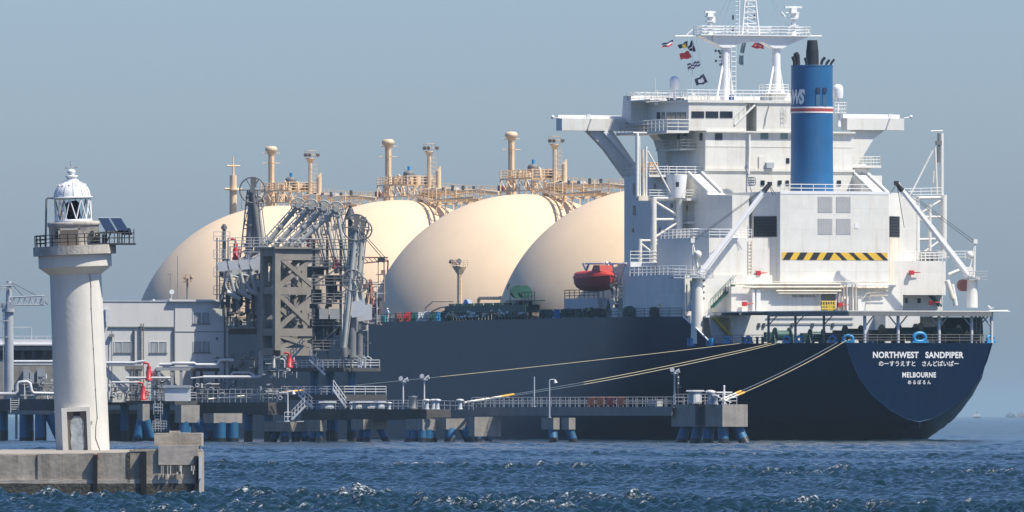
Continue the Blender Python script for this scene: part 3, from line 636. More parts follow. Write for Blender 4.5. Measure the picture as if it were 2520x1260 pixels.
q = MB(); xs = max(v[0] for v in vs); vv = []
for x, y in vs:                                        # letters wrapped round the port quarter of the funnel
    a = math.pi-R(21)-math.asin((1998-1981)/52)+((x-xs)*k*.80+(y-.7)*.30)/fr
    vv.append((FX+(fr+.05)*math.cos(a), fc.y+(fr+.05)*math.sin(a), zS(255, FX, fc.y)+y*k*1.35))
q.add(vv, fcs); q.build('lettering', 'clean_white', fun)
for x0, x1 in ((2006, 2017), (2023, 2033)):
    q = MB(); c = SH.atS((x0+x1)/2, 222, FX-fr*.9); q.cbox((FX-fr*.93, c.y, c.z), (.5, .5, .62)); q.build('vent_opening', 'flag_navy', fun)
q = MB()
for xx in (2011, 2028): c = SH.atS(xx, 243, FX-fr*.9); q.cbox((FX-fr*.945, c.y, c.z-.2), (.3, .5, 1.4))
q.build('streak_stain', mat('stained_blue', (.05, .13, .22), .6, var=.2), fun)
def pipe_at(xx, y0, y1, r0, r1, s_=FX, lean=0, name='exhaust_pipe'):
    a, b = SH.atS(xx, y0, s_), SH.atS(xx+lean, y1, s_); q = MB(); q.tube(a, b, r0, r1, n=14); return q.build(name, 'soot_black', fun)
q = MB(); a, b, c = SH.atS(1999, 165, FX), SH.atS(1999, 124, FX), SH.atS(1999, 99, FX); q.tube(a, b, .82, .78, n=18); q.tube(b, c, .76, .62, n=18); q.build('exhaust_pipe', 'soot_black', fun)
for xx, y1, r_, ln in ((1963, 140, .33, -1), (1956, 149, .22, -1), (1985, 152, .18, 0), (2004, 148, .20, 0), (2020, 150, .17, 3), (2032, 156, .15, 2), (2042, 155, .13, 4)):
    a, b = SH.atS(xx, 165, FX-.3), SH.atS(xx+ln, y1, FX-.3); q = MB(); q.tube(a, b, r_, r_, n=10); q.tube(b, b+Vector((-.1, .25 if ln <= 0 else -.35, .45)), r_*1.15, r_*1.05, n=10)
    q.build('exhaust_pipe', 'soot_black', fun)
# ---- engine casing
CS = 27.0; ps, pp_ = P(2187, CS), P(1920, CS); zc0, zc1 = zS(712, CS, 0), zS(473, CS, 0); ch = 2.55
q = MB(); q.prism([(CS, ps), (CS, pp_), (CS+ch, pp_+ch), (42, pp_+ch), (42, ps-ch), (CS+ch, ps-ch)], 2, zc0-4, zc1); cas = q.build('engine_casing', W, ship)
q = MB(); q.box((CS-.04, pp_, zc1-.25), (CS+.02, ps, zc1+.12)); q.build('coaming', 'clean_white', cas)
q = MB(); a, b = SH.atS(1942, 472, CS+.3), SH.atS(2150, 472, CS+.3); q.rail([(30, a.y, zc1), (CS+.3, a.y, zc1), (CS+.3, b.y, zc1)], .95, .05, 2, 1.6); q.build('railing', 'clean_white', cas)
def slat(par, pts_fn, n, m1, name):
    q = MB()
    for k in range(n): q.add(*pts_fn(k/n, (k+.62)/n))
    return q.build(name, m1, par)
for sg, pa in ((1, pp_), (-1, ps)):                       # dark louvres on the chamfers
    ya, yb = (532, 583)
    u0, u1 = (.12, .98) if sg > 0 else (.05, .95)
    z0_, z1_ = zS(yb, CS+1, pa), zS(ya, CS+1, pa); off = Vector((-1, sg, 0)).normalized()*.05
    A = Vector((CS+ch*u0, pa+sg*ch*u0, 0))+off; B = Vector((CS+ch*u1, pa+sg*ch*u1, 0))+off
    q = MB(); Z = Vector((0, 0, 1))
    q.add([A+Z*z0_, B+Z*z0_, B+Z*z1_, A+Z*z1_], [(0, 1, 2, 3)]); lv = q.build('louvre', 'soot_black', cas)
    q = MB()
    for k in range(14): z_ = z0_+(z1_-z0_)*(k+.5)/14; q.tube(A+Z*z_+off, B+Z*z_+off, .045, n=4)
    q.build('slat', 'dark_steel', lv)
    q = MB(); A2 = A-off*.4; B2 = B-off*.4; zl = zS(700, CS+1, pa)
    if sg < 0: q.add([A2+Z*zl, B2+Z*zl, B2+Z*z0_, A2+Z*z0_], [(0, 1, 2, 3)]); q.build('stained_panel', 'rusty_white', cas)
    else:
        for a_, b_ in ((A2, A2.lerp(B2, .05)), (A2.lerp(B2, .47), A2.lerp(B2, .5)), (A2.lerp(B2, .9), B2)): q.add([a_+Z*zl, b_+Z*zl, b_+Z*z0_, a_+Z*z0_], [(0, 1, 2, 3)])
        q.build('stained_panel', 'rusty_white', cas)
for x0 in (2013, 2058):                                   # four pale grille panels
    for y0 in (483, 537):
        q = MB(); a = SH.atS(x0, y0, CS-.03); b = SH.atS(x0+36, y0+40, CS-.03)
        for k in range(15):
            z_ = b.z+(a.z-b.z)*(k+.5)/15; q.box((CS-.05, a.y, z_-.028), (CS+.01, b.y, z_+.028))
        for k in range(7): y_ = a.y+(b.y-a.y)*(k+.5)/7; q.box((CS-.047, y_-.022, b.z), (CS+.012, y_+.022, a.z))
        q.build('grille', 'building_grey', cas)
q = MB(); q.cbox(SH.atS(2108, 556, CS), (.08, .5, .6)); q.build('hatch_plate', 'clean_white', cas)
q = MB(); zA, zB = zS(640, CS, 0), zS(621.5, CS, 0); a, b = P(1924, CS), P(2184, CS); q.add([(CS-.03, a, zA), (CS-.03, b, zA), (CS-.03, b, zB), (CS-.03, a, zB)], [(0, 1, 2, 3)]); hz = q.build('hazard_stripe', 'hazard_yellow', cas)
q = MB()
for x0, ln in ((1926, 17), (1959, 17), (1991.5, 17), (2024, 17), (2073, -17), (2107, -17), (2140, -17), (2174, -17)):
    x = x0 if ln > 0 else x0+0
    pts = [(x, zA), (x+17 if ln > 0 else x+14, zA), ((x+17+11) if ln > 0 else (x+14-17), zB), ((x+11) if ln > 0 else (x-17), zB)]
    if ln < 0: pts = [(x-8+8, zA), (x+12, zA), (x+12-19, zB), (x-19, zB)]
    q.add([(CS-.045, P(u, CS), v) for u, v in pts], [(0, 1, 2, 3)])
q.build('black_bar', 'soot_black', hz)
# ---- poop house under and around the casing
HS = 25.5; q = MB()
zt2 = zS(585, 28, 14); q.prism([(28, P(1745, 28)), (29.8, P(1700, 29.8)), (41, P(1700, 29.8)), (41, 8), (28, 8)], 2, DK, zt2)
zs2 = zS(642, 28, -14); hq = MB(); hq.prism([(28, -8), (41, -8), (41, P(2335, 29)), (30, P(2335, 29)), (28, P(2318, 28))], 2, zS(726, 28, -14), zs2)
hq.prism([(31, -8), (41, -8), (41, P(2320, 31)), (31, P(2320, 31))], 2, DK, zS(724, 28, -14))
q.prism([(27.5, 19.6), (27.5, 8), (44, 8), (44, 21.3), (30, 20.6)], 2, MD-3, zS(676, 28, 19))
q.build('boat_deck_house', W, ship); house = hq.build('poop_house', W, ship)
q = MB(); zz = zS(706, HS, 0); q.box((HS, P(1800, HS), DK), (CS+2, P(2222, HS), zz)); q.box((HS-.6, P(1850, HS), zz-.01), (CS+1, P(2200, HS), zz+.25)); q.build('aft_bulkhead', W, house)
q = MB(); z1 = zS(585, 28, 14); q.rail([(40, P(1702, 29.8), z1), (29.8, P(1702, 29.8), z1), (28.1, P(1746, 28), z1), (28.1, P(1850, 28), z1)], 1.05, .045, 3, 1.3)
z1 = zS(642, 28, -14); q.rail([(28.1, P(2225, 28), z1), (28.1, P(2330, 28), z1), (40, P(2330, 28), z1)], 1.05, .045, 3, 1.3)
z1 = zS(676, 28, 19); q.rail([(44, 20.9, z1), (30, 20.3, z1), (27.6, 19.4, z1)], 1.1, .045, 3, 1.3); q.build('railing', 'clean_white', house)
q = MB(); q.ladder(SH.atS(1842, 700, 27.9), SH.atS(1842, 592, 27.9), (0, -.45, 0), .4, .045); q.build('ladder', 'rusty_white', house)
q = MB()
for yy, x0, x1, r_ in ((699, 1800, 2070, .10), (707, 1830, 2075, .13), (716, 1910, 2070, .12), (722, 1915, 2060, .08), (708, 2110, 2185, .12), (694, 1905, 2185, .06)):
    q.tube(SH.atS(x0, yy, HS-.7), SH.atS(x1, yy, HS-.7), r_)
for xx in (2076, 2084, 2098, 2106, 2066): q.tube(SH.atS(xx, 700, HS-.6), SH.atS(xx, 765, HS-.6), .09); 
q.path([SH.atS(2118, 735, HS-.5), SH.atS(2126, 733, HS-.5), SH.atS(2132, 722, HS-.5), SH.atS(2185, 716, HS-.5)], .06, 5); q.path([SH.atS(2140, 752, HS-.5), SH.atS(2142, 727, HS-.5), SH.atS(2185, 727, HS-.5)], .06, 5)
q.build('deck_pipe', 'rusty_white', house)
for xx, ww, y0, y1 in ((1862, 10, 712, 765), (1852, 6, 712, 765), (2095, 12, 733, 765), (2080, 8, 735, 766), (2112, 8, 735, 766)):
    q = MB(); blk(q, xx, xx+ww, y0, y1, HS-.5, HS); q.build('locker', 'clean_white', house)
q = MB(); blk(q, 2021, 2056, 721, 766, HS-.04, HS+.01); q.build('door', 'mid_grey', house)
q = MB(); 
for k in range(6): c = SH.atS(2024+k*6, 750, HS-1.2); q.cbox((HS-1.2, c.y, c.z-.1), (.15, .12, 1.0))
for yy in (742, 752, 760): q.tube(SH.atS(2021, yy, HS-1.2), SH.atS(2056, yy, HS-1.2), .07)
q.build('yellow_rack', 'yellow_paint', house)
q = MB(); c = SH.atS(2042, 757, HS-1); q.cbox(c, (.5, .7, .8)); q.build('locker', 'yellow_paint', house)
letters('lettering', 'NO SMOKING', .42, 1978, 728.5, 56, HS-.02, house, .01, 'mid_grey')
for x0, x1 in ((2228, 2234), (2258, 2266)): aft_pane(house, x0, x1, 734, 746, 30.98)
q = MB(); q.stair(SH.atS(2318, 754, 30), SH.atS(2276, 708, 30), (.8, 0, 0), 12); q.build('stair', 'deck_green', house)
q = MB(); q.stair(SH.atS(1755, 757, 26.5), SH.atS(1812, 697, 26.5), (.8, 0, 0), 14); q.build('stair', 'deck_green', house)
q = MB(); q.stair(SH.atS(1802, 828, 23.6), SH.atS(1757, 780, 23.6), (.8, 0, 0), 14); q.build('stair', 'yellow_paint', house)
q = MB(); q.prism([(P(1756, 24), DK), (P(1800, 24), DK), (P(1752, 24), zS(784, 24, 16)), (P(1746, 24), zS(784, 24, 16))], 0, 24, 24.3)
q.build('stair_plate', 'grey_steel', house)
for xx, yy in ((1866, 672), (1832, 748), (2292, 745), (2066, 750), (2243, 671)):
    q = MB(); c = SH.atS(xx, yy, HS-.6 if yy > 700 and xx < 2200 else 27.6); q.tube(c, c+Vector((0, -1.2, .05)), .12, .05, n=8); q.cbox(c, (.5, .5, .55)); q.build('fire_hose_box', 'red_paint', house)
q = MB(); c = SH.atS(1781, 753, 27.4); q.cbox(SH.atP(1624, 752, 21.4), (.5, .05, .5)); q.build('notice_board', 'yellow_paint', house)
for k in range(7):
    q = MB(); c = SH.atS(1725, 690+k*7.4, 27.3); q.cbox(c, (.3, .85, .2)); q.build('vent_slot', 'soot_black' if k % 2 == 0 else 'clean_white', house)
# white side plating where the hull steps down
q = MB(); q.box((26.9, P(1692, 26.9), DK), (27.3, P(1830, 26.9), MD+.1))
q.path([(27.1, half(27, 15)+.06, MD+.02), (24.6, half(24.6, 12)+.02, 13.55), (22.3, half(22.3, 12)+.02, DK)], .11, 6); q.build('step_plating', 'clean_white', ship)
# mid-deck platform edge and canopy over the mooring deck
CZ = 15.75
q = MB(); out = [(24.5, half(24.5, 20)-1.5), (13, half(13, 20)+.1), (6, half(6, 20)+.3), (-.6, 9.6), (-.6, -9.4), (6, -12.5), (13, -15.2), (24.5, -19)]
inn = [(24.5, half(24.5, 20)-6.5), (13, half(13, 20)-4.5), (8, 5.6), (7, -6), (13, -9.5), (24.5, -12)]
q.prism(out+inn[::-1], 2, CZ-.12, CZ); can = q.build('canopy_roof', W, ship)
q = MB(); 
for a, b in zip(out[1:5], out[2:6]): q._bar2((a[0], a[1]*.985, CZ-.42), (b[0], b[1]*.985, CZ-.42), .16, .5)
for s_ in (2.5, 6, 10, 14, 18, 22): q.box((s_, half(s_, 20)-.3, CZ-.45), (s_+.18, half(s_, 20)-4.2, CZ-.13))
q.build('canopy_beam', 'mid_grey', can)
q = MB(); q.box((9, -12.8, CZ), (11, -15.6, CZ+.1)); q.tube((0, -9.3, CZ-.05), (2.5, -12.8, CZ+.02), .12); q.box((-.4, -9.4, CZ-.1), (3, -11.9, CZ+.02)); q.build('canopy_edge', 'clean_white', can)
q = MB(); q.box((24.5, P(1735, 24.5), MD-.15), (24.2, P(1890, 24.5), MD+.12)); q.box((24.6, P(1735, 24.6), MD-.1), (30, P(1890, 24.6), MD+.1)); q.build('deck_edge', 'clean_white', house)
for xx in (2128, 2210, 2311, 2391, 2440):
    q = MB(); c = SH.atS(xx, 838, .35); q.tube((.35, c.y, DK), (.35, c.y, CZ-.3), .2, n=10); po = q.build('canopy_post', 'pipe_white', can)
    q = MB()
    for sg in (1, -1):
        if (xx, sg) in ((2128, 1), (2440, -1), (2391, -1)): continue
        q.tube((.35, c.y, CZ-2.0), (.35, c.y+sg*1.3, CZ-.5), .09)
    q.build('strut', 'grey_steel', po)
for s_, pq in ((5.5, 10.2), (9.5, 12.3), (14, 14.0), (5.5, -10.4), (10, -11.8)):
    q = MB(); q.tube((s_, pq, DK), (s_, pq, CZ-.4), .17, n=8); po = q.build('canopy_post', 'mid_grey', can)
    q = MB(); q.tube((s_, pq, CZ-1.7), (s_+1.2, pq-.5, CZ-.4), .07); q.tube((s_, pq, CZ-1.7), (s_, pq-1.3, CZ-.4), .07); q.build('strut', 'mid_grey', po)
q = MB(); q.box((23.6, P(1796, 24), DK), (24.2, P(2230, 24), CZ-.3)); q.box((20, -4, DK), (24, -8.6, CZ-.4)); q.build('mooring_bulkhead', 'white_paint', house)
q = MB()
for yy in (783, 797): q.tube(SH.atS(1885, yy, 23.5), SH.atS(2100, yy, 23.5), .05)
for xx in (1868, 1880, 1950, 2000, 2050): q.cbox(SH.atS(xx, 800, 23.5), (.2, .3, .5))
q.build('bulkhead_fitting', 'dark_steel', house)
# mooring winches, rollers and chocks
def winch(s_, p_, k=1.0, m='winch_green'):
    q = MB(); q.tube((s_, p_-.9*k, DK+1.0*k), (s_, p_+.9*k, DK+1.0*k), .62*k, n=14)
    for o in (-.95, .95): q.tube((s_, p_+o*k-.06, DK+1.0*k), (s_, p_+o*k+.06, DK+1.0*k), 1.0*k, n=18)
    q.prism([(s_-1*k, DK), (s_+1*k, DK), (s_+.6*k, DK+1.1*k), (s_-.6*k, DK+1.1*k)], 1, p_-1.35*k, p_-1.1*k); q.prism([(s_-1*k, DK), (s_+1*k, DK), (s_+.6*k, DK+1.1*k), (s_-.6*k, DK+1.1*k)], 1, p_+1.1*k, p_+1.35*k)
    q.cbox((s_+.2, p_+1.8*k, DK+.8*k), (.9*k, .8*k, 1.2*k)); q.build('mooring_winch', m, ship)
for xx, s_, k in ((2099, 6, 1.1), (2190, 7, 1.15), (2232, 5, 1.2), (2286, 6, 1.25), (2340, 5, 1.15), (2395, 7, .8), (2010, 14, .9), (1925, 20, 1.0), (2040, 10, .8)): winch(s_, P(xx, s_), k, 'deck_green' if xx == 1925 else 'winch_green')
def chock(s_, p_, ang, k=1.0):                         # panama chock: a rounded blue ring standing on the deck edge
    q = MB(); d = Vector((math.cos(ang), math.sin(ang), 0)); n_ = Vector((-math.sin(ang), math.cos(ang), 0))
    pts = []
    for i in range(21):
        a = 2*math.pi*i/20; pts.append(Vector((s_, p_, DK+.52*k))+d*(.62*k*math.cos(a))+Vector((0, 0, .42*k*math.sin(a))))
    q.path(pts, .2*k, 8); b = Vector((s_, p_, DK+.12)); q._bar2(b-d*.85*k, b+d*.85*k, .5*k, .24); q.build('fairlead', 'fairlead_blue', ship)
chock(.1, P(2263, .1), R(90), 1.25); chock(.4, P(2087, .4), R(70), .95); chock(.5, P(2437, .5), R(115), .95)
for s_ in (2.5, 8, 10, 16.5, 20): chock(s_, half(s_, 11.8)-.25, R(21), .85)
for px_ in (1705, 1729):
    c = SH.atP(px_, 842, half(25.5, 11)); c.y = half(c.x, 11)+.02; q = MB(); q.cbox((c.x, c.y, c.z), (1.6, .35, 1.0)); q.tube((c.x-.4, c.y+.2, c.z-.5), (c.x-.4, c.y+.2, c.z+.5), .2); q.tube((c.x+.4, c.y+.2, c.z-.5), (c.x+.4, c.y+.2, c.z+.5), .2); q.build('fairlead', 'fairlead_blue', hull_o)
q = MB()
for xx, s_ in ((2148, 2), (2160, 2), (2260, 3), (2372, 3), (2355, 2), (1995, 10), (1870, 18), (1835, 20)):
    p_ = P(xx, s_)
    for o in (-.35, .35): q.cyl((s_, p_+o, 0), .18, DK, DK+.75, 8); q.cyl((s_, p_+o, 0), .24, DK+.7, DK+.82, 8)
q.build('bollard', 'winch_green', ship)
q = MB(); e = [(s_, half(s_, 20)-.12, DK) for s_ in (0.2, 4, 9, 14, 19, 22)]; q.rail(e, 1.0, .035, 3, 1.6); q.rail([(.15, 9, DK), (.15, -9, DK)], 1.0, .035, 3, 1.8); q.build('railing', 'mid_grey', ship)
# ------------------------------------------------------------------ the jetty, lying along the ship
JT = 30.0
def jy(px): return 1325+(1840-px)*0.066                 # depth of the jetty line at a photo column
class JB:
    """one thing of the jetty: its root stands at a corner (photo column px, depth Y), x along the berth, y to port"""
    def __init__(s, name, label, cat, px, Y=None, group=None, th=JT):
        Y = jy(px) if Y is None else Y; s.px, s.Y0 = px, Y; X = (px-CX)/FOC*Y
        s.f = Frame(X, Y, th); s.root = thing(name, label, cat, (X, Y, 0), R(90+th), group)
    def S(s, px, py, a=0.0): return s.f.atS(px, py, a)
    def Pp(s, px, py, b=0.0): return s.f.atP(px, py, b)
    def z(s, py, a=0, b=0): return s.f.zS(py, a, b)
    def cap(s, m, pl, pc, pr, yt, yb):                   # box: shaded side pl..pc, sunlit end pc..pr
        c = s.f.atS(pc, yt, 0) if pc == s.px else None
        b0 = 0.0 if c is not None else s.f.atS(pc, yt, 0).y
        L = s.f.atP(pl, yt, b0).x; e = s.f.atS(pr, yt, 0).y
        m.box((0, b0, s.z(yb)), (L, e, s.z(yt))); return L, b0, e
def piles(j, par, specs, zt, r=.42):
    for a, b, da, db in specs:                           # head position and batter
        zs_ = .45; k = min(1.6, (zt-zs_)/1.6); x, y = a+da*k, b+db*k
        q = MB(); q.tube((a, b, zt+.1), (x, y, zs_), r, n=14); o = q.build('pile', 'pile_blue', par)
        q = MB(); u = (Vector((x, y, zs_))-Vector((a, b, zt+.1))).normalized(); e_ = Vector((x, y, zs_))+u*1.7; q.tube((x, y, zs_), e_, r*1.03, n=14); q.build('wet_foot', 'pile_wet', o)
def rails(par, pts, h=1.1, m='grey_steel', r=.04, step=1.1, rows=3):
    q = MB(); q.rail(pts, h, r, rows, step); return q.build('railing', m, par)
CAPS = 'concrete pile caps of the jetty'
def capthing(label, pl, pc, pr, yt, yb, pil=(), Y=None, name='pile_cap', cat='pile cap', group=CAPS, m='concrete', r=.42):
    j = JB(name, label, cat, pc, Y, group); q = MB(); L, b0, e = j.cap(q, pl, pc, pr, yt, yb); q.build('cap_block', m, j.root)
    zt = j.z(yb); sp = []
    for fa, fb, da, db in pil: sp.append((L*fa, b0+(e-b0)*fb, da, db))
    piles(j, j.root, sp, zt, r); return j, L, e, j.z(yt)
# --- outer mooring dolphin
j, L, e, zt = capthing('big concrete mooring dolphin at the right end of the jetty, on blue piles', 1652, 1778, 1840, 995, 1050,
    [(.12, .25, -.2, 0), (.12, .8, -.8, -.5), (.4, .3, 0, .2), (.62, .3, .1, .3), (.85, .3, .4, .4), (.85, .8, .3, -.2)], name='mooring_dolphin', cat='mooring dolphin', group=None, m='concrete', r=.6)
D1 = j
q = MB(); c = j.Pp(1722, 1000); q.ladder((c.x, .12, .2), (c.x, .12, zt), (-.5, 0, 0), .4, .05); q.build('ladder', 'dark_steel', j.root)
q = MB(); q.box((c.x+.9, .004, 1.9), (c.x-1.2, .03, zt-.05)); q.build('stain_strip', 'concrete_dark', j.root)
rails(j.root, [(L-.2, -.15, zt), (6.6, -.15, zt)]); rails(j.root, [(5.2, -.15, zt), (.3, -.15, zt), (.3, e*.62, zt)], m='pipe_white')
def sub(j0, px, py, a, name, label, cat, group=None):   # a thing standing on another one's deck
    p = j0.f.atS(px, py, a); wv = j0.f.world(p.x, p.y, p.z); return thing(name, label, cat, wv, j0.f.rz, group), p
def cabinet(j0, px, a, zt, label, w_=1.0, h=1.35, group=None):
    t, p = sub(j0, px, 990, a, 'hook_cabinet', label, 'cabinet', group); t.location.z = zt
    q = MB(); q.box((-w_/2, -w_/2, .1), (w_/2, w_/2, h)); q.build('body', 'grey_steel', t)
    q = MB(); q.prism([(-w_*.75, h), (w_*.75, h), (w_*.6, h+.16), (-w_*.6, h+.16)], 0, -w_*.7, w_*.7); q.build('roof', 'pipe_white', t)
    q = MB(); q.box((-w_/2-.03, -w_*.3, .25), (-w_/2, w_*.3, h-.15)); q.build('door', 'pipe_white', t)
    q = MB()
    for a_ in (-.4, .4):
        for b_ in (-.4, .4): q.box((a_-.06, b_-.06, 0), (a_+.06, b_+.06, .1))
    q.build('foot', 'dark_steel', t); return t
cabinet(D1, 1711, 4.5, zt, 'pale grey roofed cabinet on the deck of the end dolphin', 1.05, 1.4)
BOL = 'mooring hooks and bollards on the jetty'
def bollard(j0, px, a, zt, label, k=1.0, m='grey_steel'):
    t, p = sub(j0, px, 990, a, 'mooring_bollard', label, 'bollard', BOL); t.location.z = zt
    q = MB(); q.lathe([(.34*k, 0), (.26*k, .12*k), (.22*k, .85*k)], (0,0,0), 12); q.build('post', m, t)
    q = MB(); q.lathe([(.22*k, .8*k), (.40*k, .92*k), (.42*k, 1.05*k), (.2*k, 1.15*k), (.01, 1.16*k)], (0,0,0), 12); q.tube((0, -.45*k, 1.0*k), (0, .45*k, 1.0*k), .09*k); q.build('head', 'pipe_white', t); return t
bollard(D1, 1748, 2.2, zt, 'tall grey bollard right of the cabinet on the end dolphin', 1.35)
bollard(D1, 1761, 1.6, zt, 'short bollard between the tall bollard and white cross post', .95)
t, p = sub(D1, 1782, 990, 1.2, 'signal_post', 'white post with a crossarm and lantern at the end dolphin', 'signal post'); t.location.z = zt
q = MB(); q.tube((0,0,0), (0,0,1.5), .16, .12, n=10); q.tube((0,0,1.5), (0,0,1.9), .1, n=10); q.build('post', 'clean_white', t)
q = MB(); q.bar((0, -1.0, 1.32), (0, 1.0, 1.32), .12); q.bar((0, .9, .9), (0, -.9, .2), .08); q.build('crossarm', 'clean_white', t)
q = MB(); q.sphere((0,0,1.95), .13, 10); q.cyl((0,0,0), .3, 0, .12, 10); q.build('lantern', 'clean_white', t)
LAMPS = 'lamp posts along the jetty'
def lamp(j0, px, py_top, py_foot, label, a=.8, kind='flood', z=None, m='pipe_white'):
    t, p = sub(j0, px, py_foot, a, 'lamp_post', label, 'lamp post', LAMPS)
    if z is not None: t.location.z = z
    h = (py_foot-py_top)*j0.f.Y(a, p.y)/FOC
    q = MB(); q.tube((0,0,0), (0,0,h*.9), .11, .075, n=8); q.cyl((0,0,0), .22, 0, .08, 8); q.build('pole', m, t)
    if kind == 'flood':
        q = MB(); q.cyl((0,0,0), .42, h*.84, h*.86, 10); q.tube((0, 0, h*.8), (0, 0, h*.9), .16, n=8); q.build('platform', 'grey_steel', t)
        for dy, dz in ((-.3, 0), (.28, .12)):
            q = MB(); q.tube((0, dy*.4, h*.9+dz), (-.25, dy*1.6, h*.93+dz), .10, .27, n=10); q.build('floodlight', 'pipe_white', t)
    else:
        q = MB(); q.path([(0, 0, h*.88), (0, 0, h*.97), (0, -.15, h), (0, -.7, h)], .06, 6); q.build('arm', m, t)
        q = MB(); q.tube((0, -.7, h), (0, -.78, h-.36), .07, .24, n=10); q.build('lamp_head', 'pipe_white', t)
    return t
lamp(D1, 1660, 908, 997, 'floodlight post on the left edge of the end dolphin', 9.6, 'flood', zt)
t, p = sub(D1, 1668, 995, 9.2, 'traffic_signal', 'slim dark signal pole with lenses beside the end dolphin floodlight', 'signal'); t.location.z = zt
q = MB(); q.tube((0,0,0), (0,0,3.4), .07); q.bar((0, .2, 1.9), (0, -.5, 1.9), .07); q.build('pole', 'dark_steel', t)
q = MB(); q.cbox((0,0,2.6), (.22, .24, 1.1)); q.build('signal_head', 'dark_steel', t)
for z_, mm in ((2.95, 'pipe_white'), (2.6, 'deck_green'), (2.3, 'pipe_white')):
    q = MB(); q.sphere((-.12, .02, z_), .1, 8); q.build('lens', mm, t)
# --- catwalk to the right dolphin
def catwalk(label, pl, pr, yt, yb, Y, yr=None, rows=3, w_=1.3, m='mid_grey', cat='catwalk', name='catwalk', rm='grey_steel', lf=True):
    j = JB(name, label, cat, pr, Y, 'walkway spans of the jetty'); L = j.Pp(pl, yt).x; z1, z0 = j.z(yt), j.z(yb)
    q = MB(); q.box((0, 0, z0), (L, -.18, z1)); q.box((0, -w_, z0), (L, -w_-.18, z1)); q.box((0, -.18, z1-.14), (L, -w_, z1-.02))
    for k in range(int(L/2.2)): q.box((k*2.2+.6, -.18, z0+.1), (k*2.2+.72, -w_, z1-.2))
    q.build('girder', m, j.root)
    if yr: h = (yt-yr)*Y/FOC; rails(j.root, [(0, -.05, z1), (L, -.05, z1)], h, rm, .035, 1.05, rows)
    if yr and lf: rails(j.root, [(0, -w_-.1, z1), (L, -w_-.1, z1)], h, rm, .035, 2.1, 2)
    return j, L, z1
W1, LW, zw = catwalk('long dark catwalk from the end dolphin to the middle dolphins', 1160, 1652, 1001, 1023, jy(1652), 977, w_=1.6)
NET = 'orange covers hung on the catwalk rail'
for k, (xa, xb) in enumerate(((1449, 1466), (1471, 1488), (1494, 1514), (1521, 1538))):
    c, d = W1.Pp(xb, 985), W1.Pp(xa, 985); wv = W1.f.world(c.x, c.y+.06, zw)
    t = thing('orange_cover', ['leftmost of the four orange covers on the catwalk rail', 'second of four orange rail covers, left of the widest one', 'widest of the orange rail covers, dull red', 'rightmost orange rail cover, nearest the end dolphin'][k], 'rail cover', wv, W1.f.rz, NET)
    q = MB(); n_ = 10; Ld = d.x-c.x; vs = []
    for i in range(n_+1):
        u = i/n_; vs += [(Ld*u, .05*math.sin(u*14)+.02, 1.0), (Ld*u, .12+.06*math.sin(u*11+1), .55), (Ld*u, .05+.05*math.sin(u*9), .15)]
    q.add(vs, [(i*3+r_, i*3+3+r_, i*3+4+r_, i*3+1+r_) for i in range(n_) for r_ in (0, 1)], True); q.build('fabric', 'orange_net' if k != 2 else 'red_paint', t)
    q = MB(); q.tube((0, .03, 1.02), (Ld, .03, 1.02), .05, n=6); q.build('hem', 'orange_net', t)
t = thing('grey_box', 'blue grey box standing on the catwalk right of the orange covers', 'box', W1.f.world(W1.Pp(1600, 990).x, -.6, zw), W1.f.rz)
q = MB(); q.box((-1.1, -.35, .05), (1.1, .35, .7)); q.build('body', 'arm_grey', t); q = MB(); q.box((-1.15, -.4, .7), (1.15, .4, .78)); q.build('lid', 'pipe_white', t)
# --- small lamp dolphin under the catwalk
j3, L3, e3, z3 = capthing('left concrete cap of the small dolphin below the catwalk, carrying a lamp post', 1332, 1362, 1377, 1028, 1057, [(.3, .5, -.7, .3)], r=.5, Y=jy(1362)-4)
capthing('right concrete cap of the small dolphin below the catwalk', 1382, 1400, 1416, 1028, 1057, [(.4, .5, -.3, -.5)], r=.5, Y=jy(1400)-4)
lamp(j3, 1352, 933, 1027, 'curved lamp post with drooping head over the middle of the catwalk', .6, 'hook', z3, 'grey_steel')
# --- middle dolphins
D2 = JB('jetty_beam', 'long dark concrete jetty beam carrying hooks and railings, left of the catwalk', 'jetty beam', 1050, None)
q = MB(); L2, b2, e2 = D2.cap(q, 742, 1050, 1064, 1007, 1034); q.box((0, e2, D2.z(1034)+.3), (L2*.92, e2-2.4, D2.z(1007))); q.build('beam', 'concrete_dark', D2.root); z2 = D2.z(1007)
rails(D2.root, [(0, -.1, z2), (L2, -.1, z2)], 1.0, 'grey_steel', .04, 1.1, 3)
rails(D2.root, [(0, -.1, z2), (-5, -.9, z2-.1), (-9, -.9, z2-.1)], 1.0, 'grey_steel', .04, 1.1, 2)
capthing('wide concrete pile cap at the foot of the jetty stairs, sunlit, left of the beam', 650, 690, 751, 1037, 1062, [(.2, .3, -.9, .5), (.3, .8, -.6, .2), (.8, .4, .8, .6), (.2, 1.0, -1.0, -.4)], r=.5)
capthing('narrow concrete pile cap third from the left under the beam', 757, 788, 804, 1034, 1061, [(.3, .5, -.6, 0), (.7, .5, .4, .3)])
capthing('concrete pile cap with a long sunlit end under the middle of the beam', 864, 894, 952, 1032, 1057, [(.25, .3, -.5, .4), (.3, .85, -.9, -.6), (.8, .4, .4, .3)])
capthing('tall concrete pile cap directly under the right end of the beam', 1000, 1040, 1071, 1031, 1059, [(.15, .2, -.2, .1), (.2, .8, -.3, -.3), (.6, .3, .2, .2), (.9, .3, .3, .3), (.1, .5, 0, 0)], r=.55, Y=jy(1050)-3)
capthing('square concrete pile cap between the beam end and the hanging fender block', 1074, 1098, 1157, 1030, 1057, [(.2, .25, -.4, .2), (.2, .8, -.7, -.6), (.7, .5, .3, .2)], r=.55)
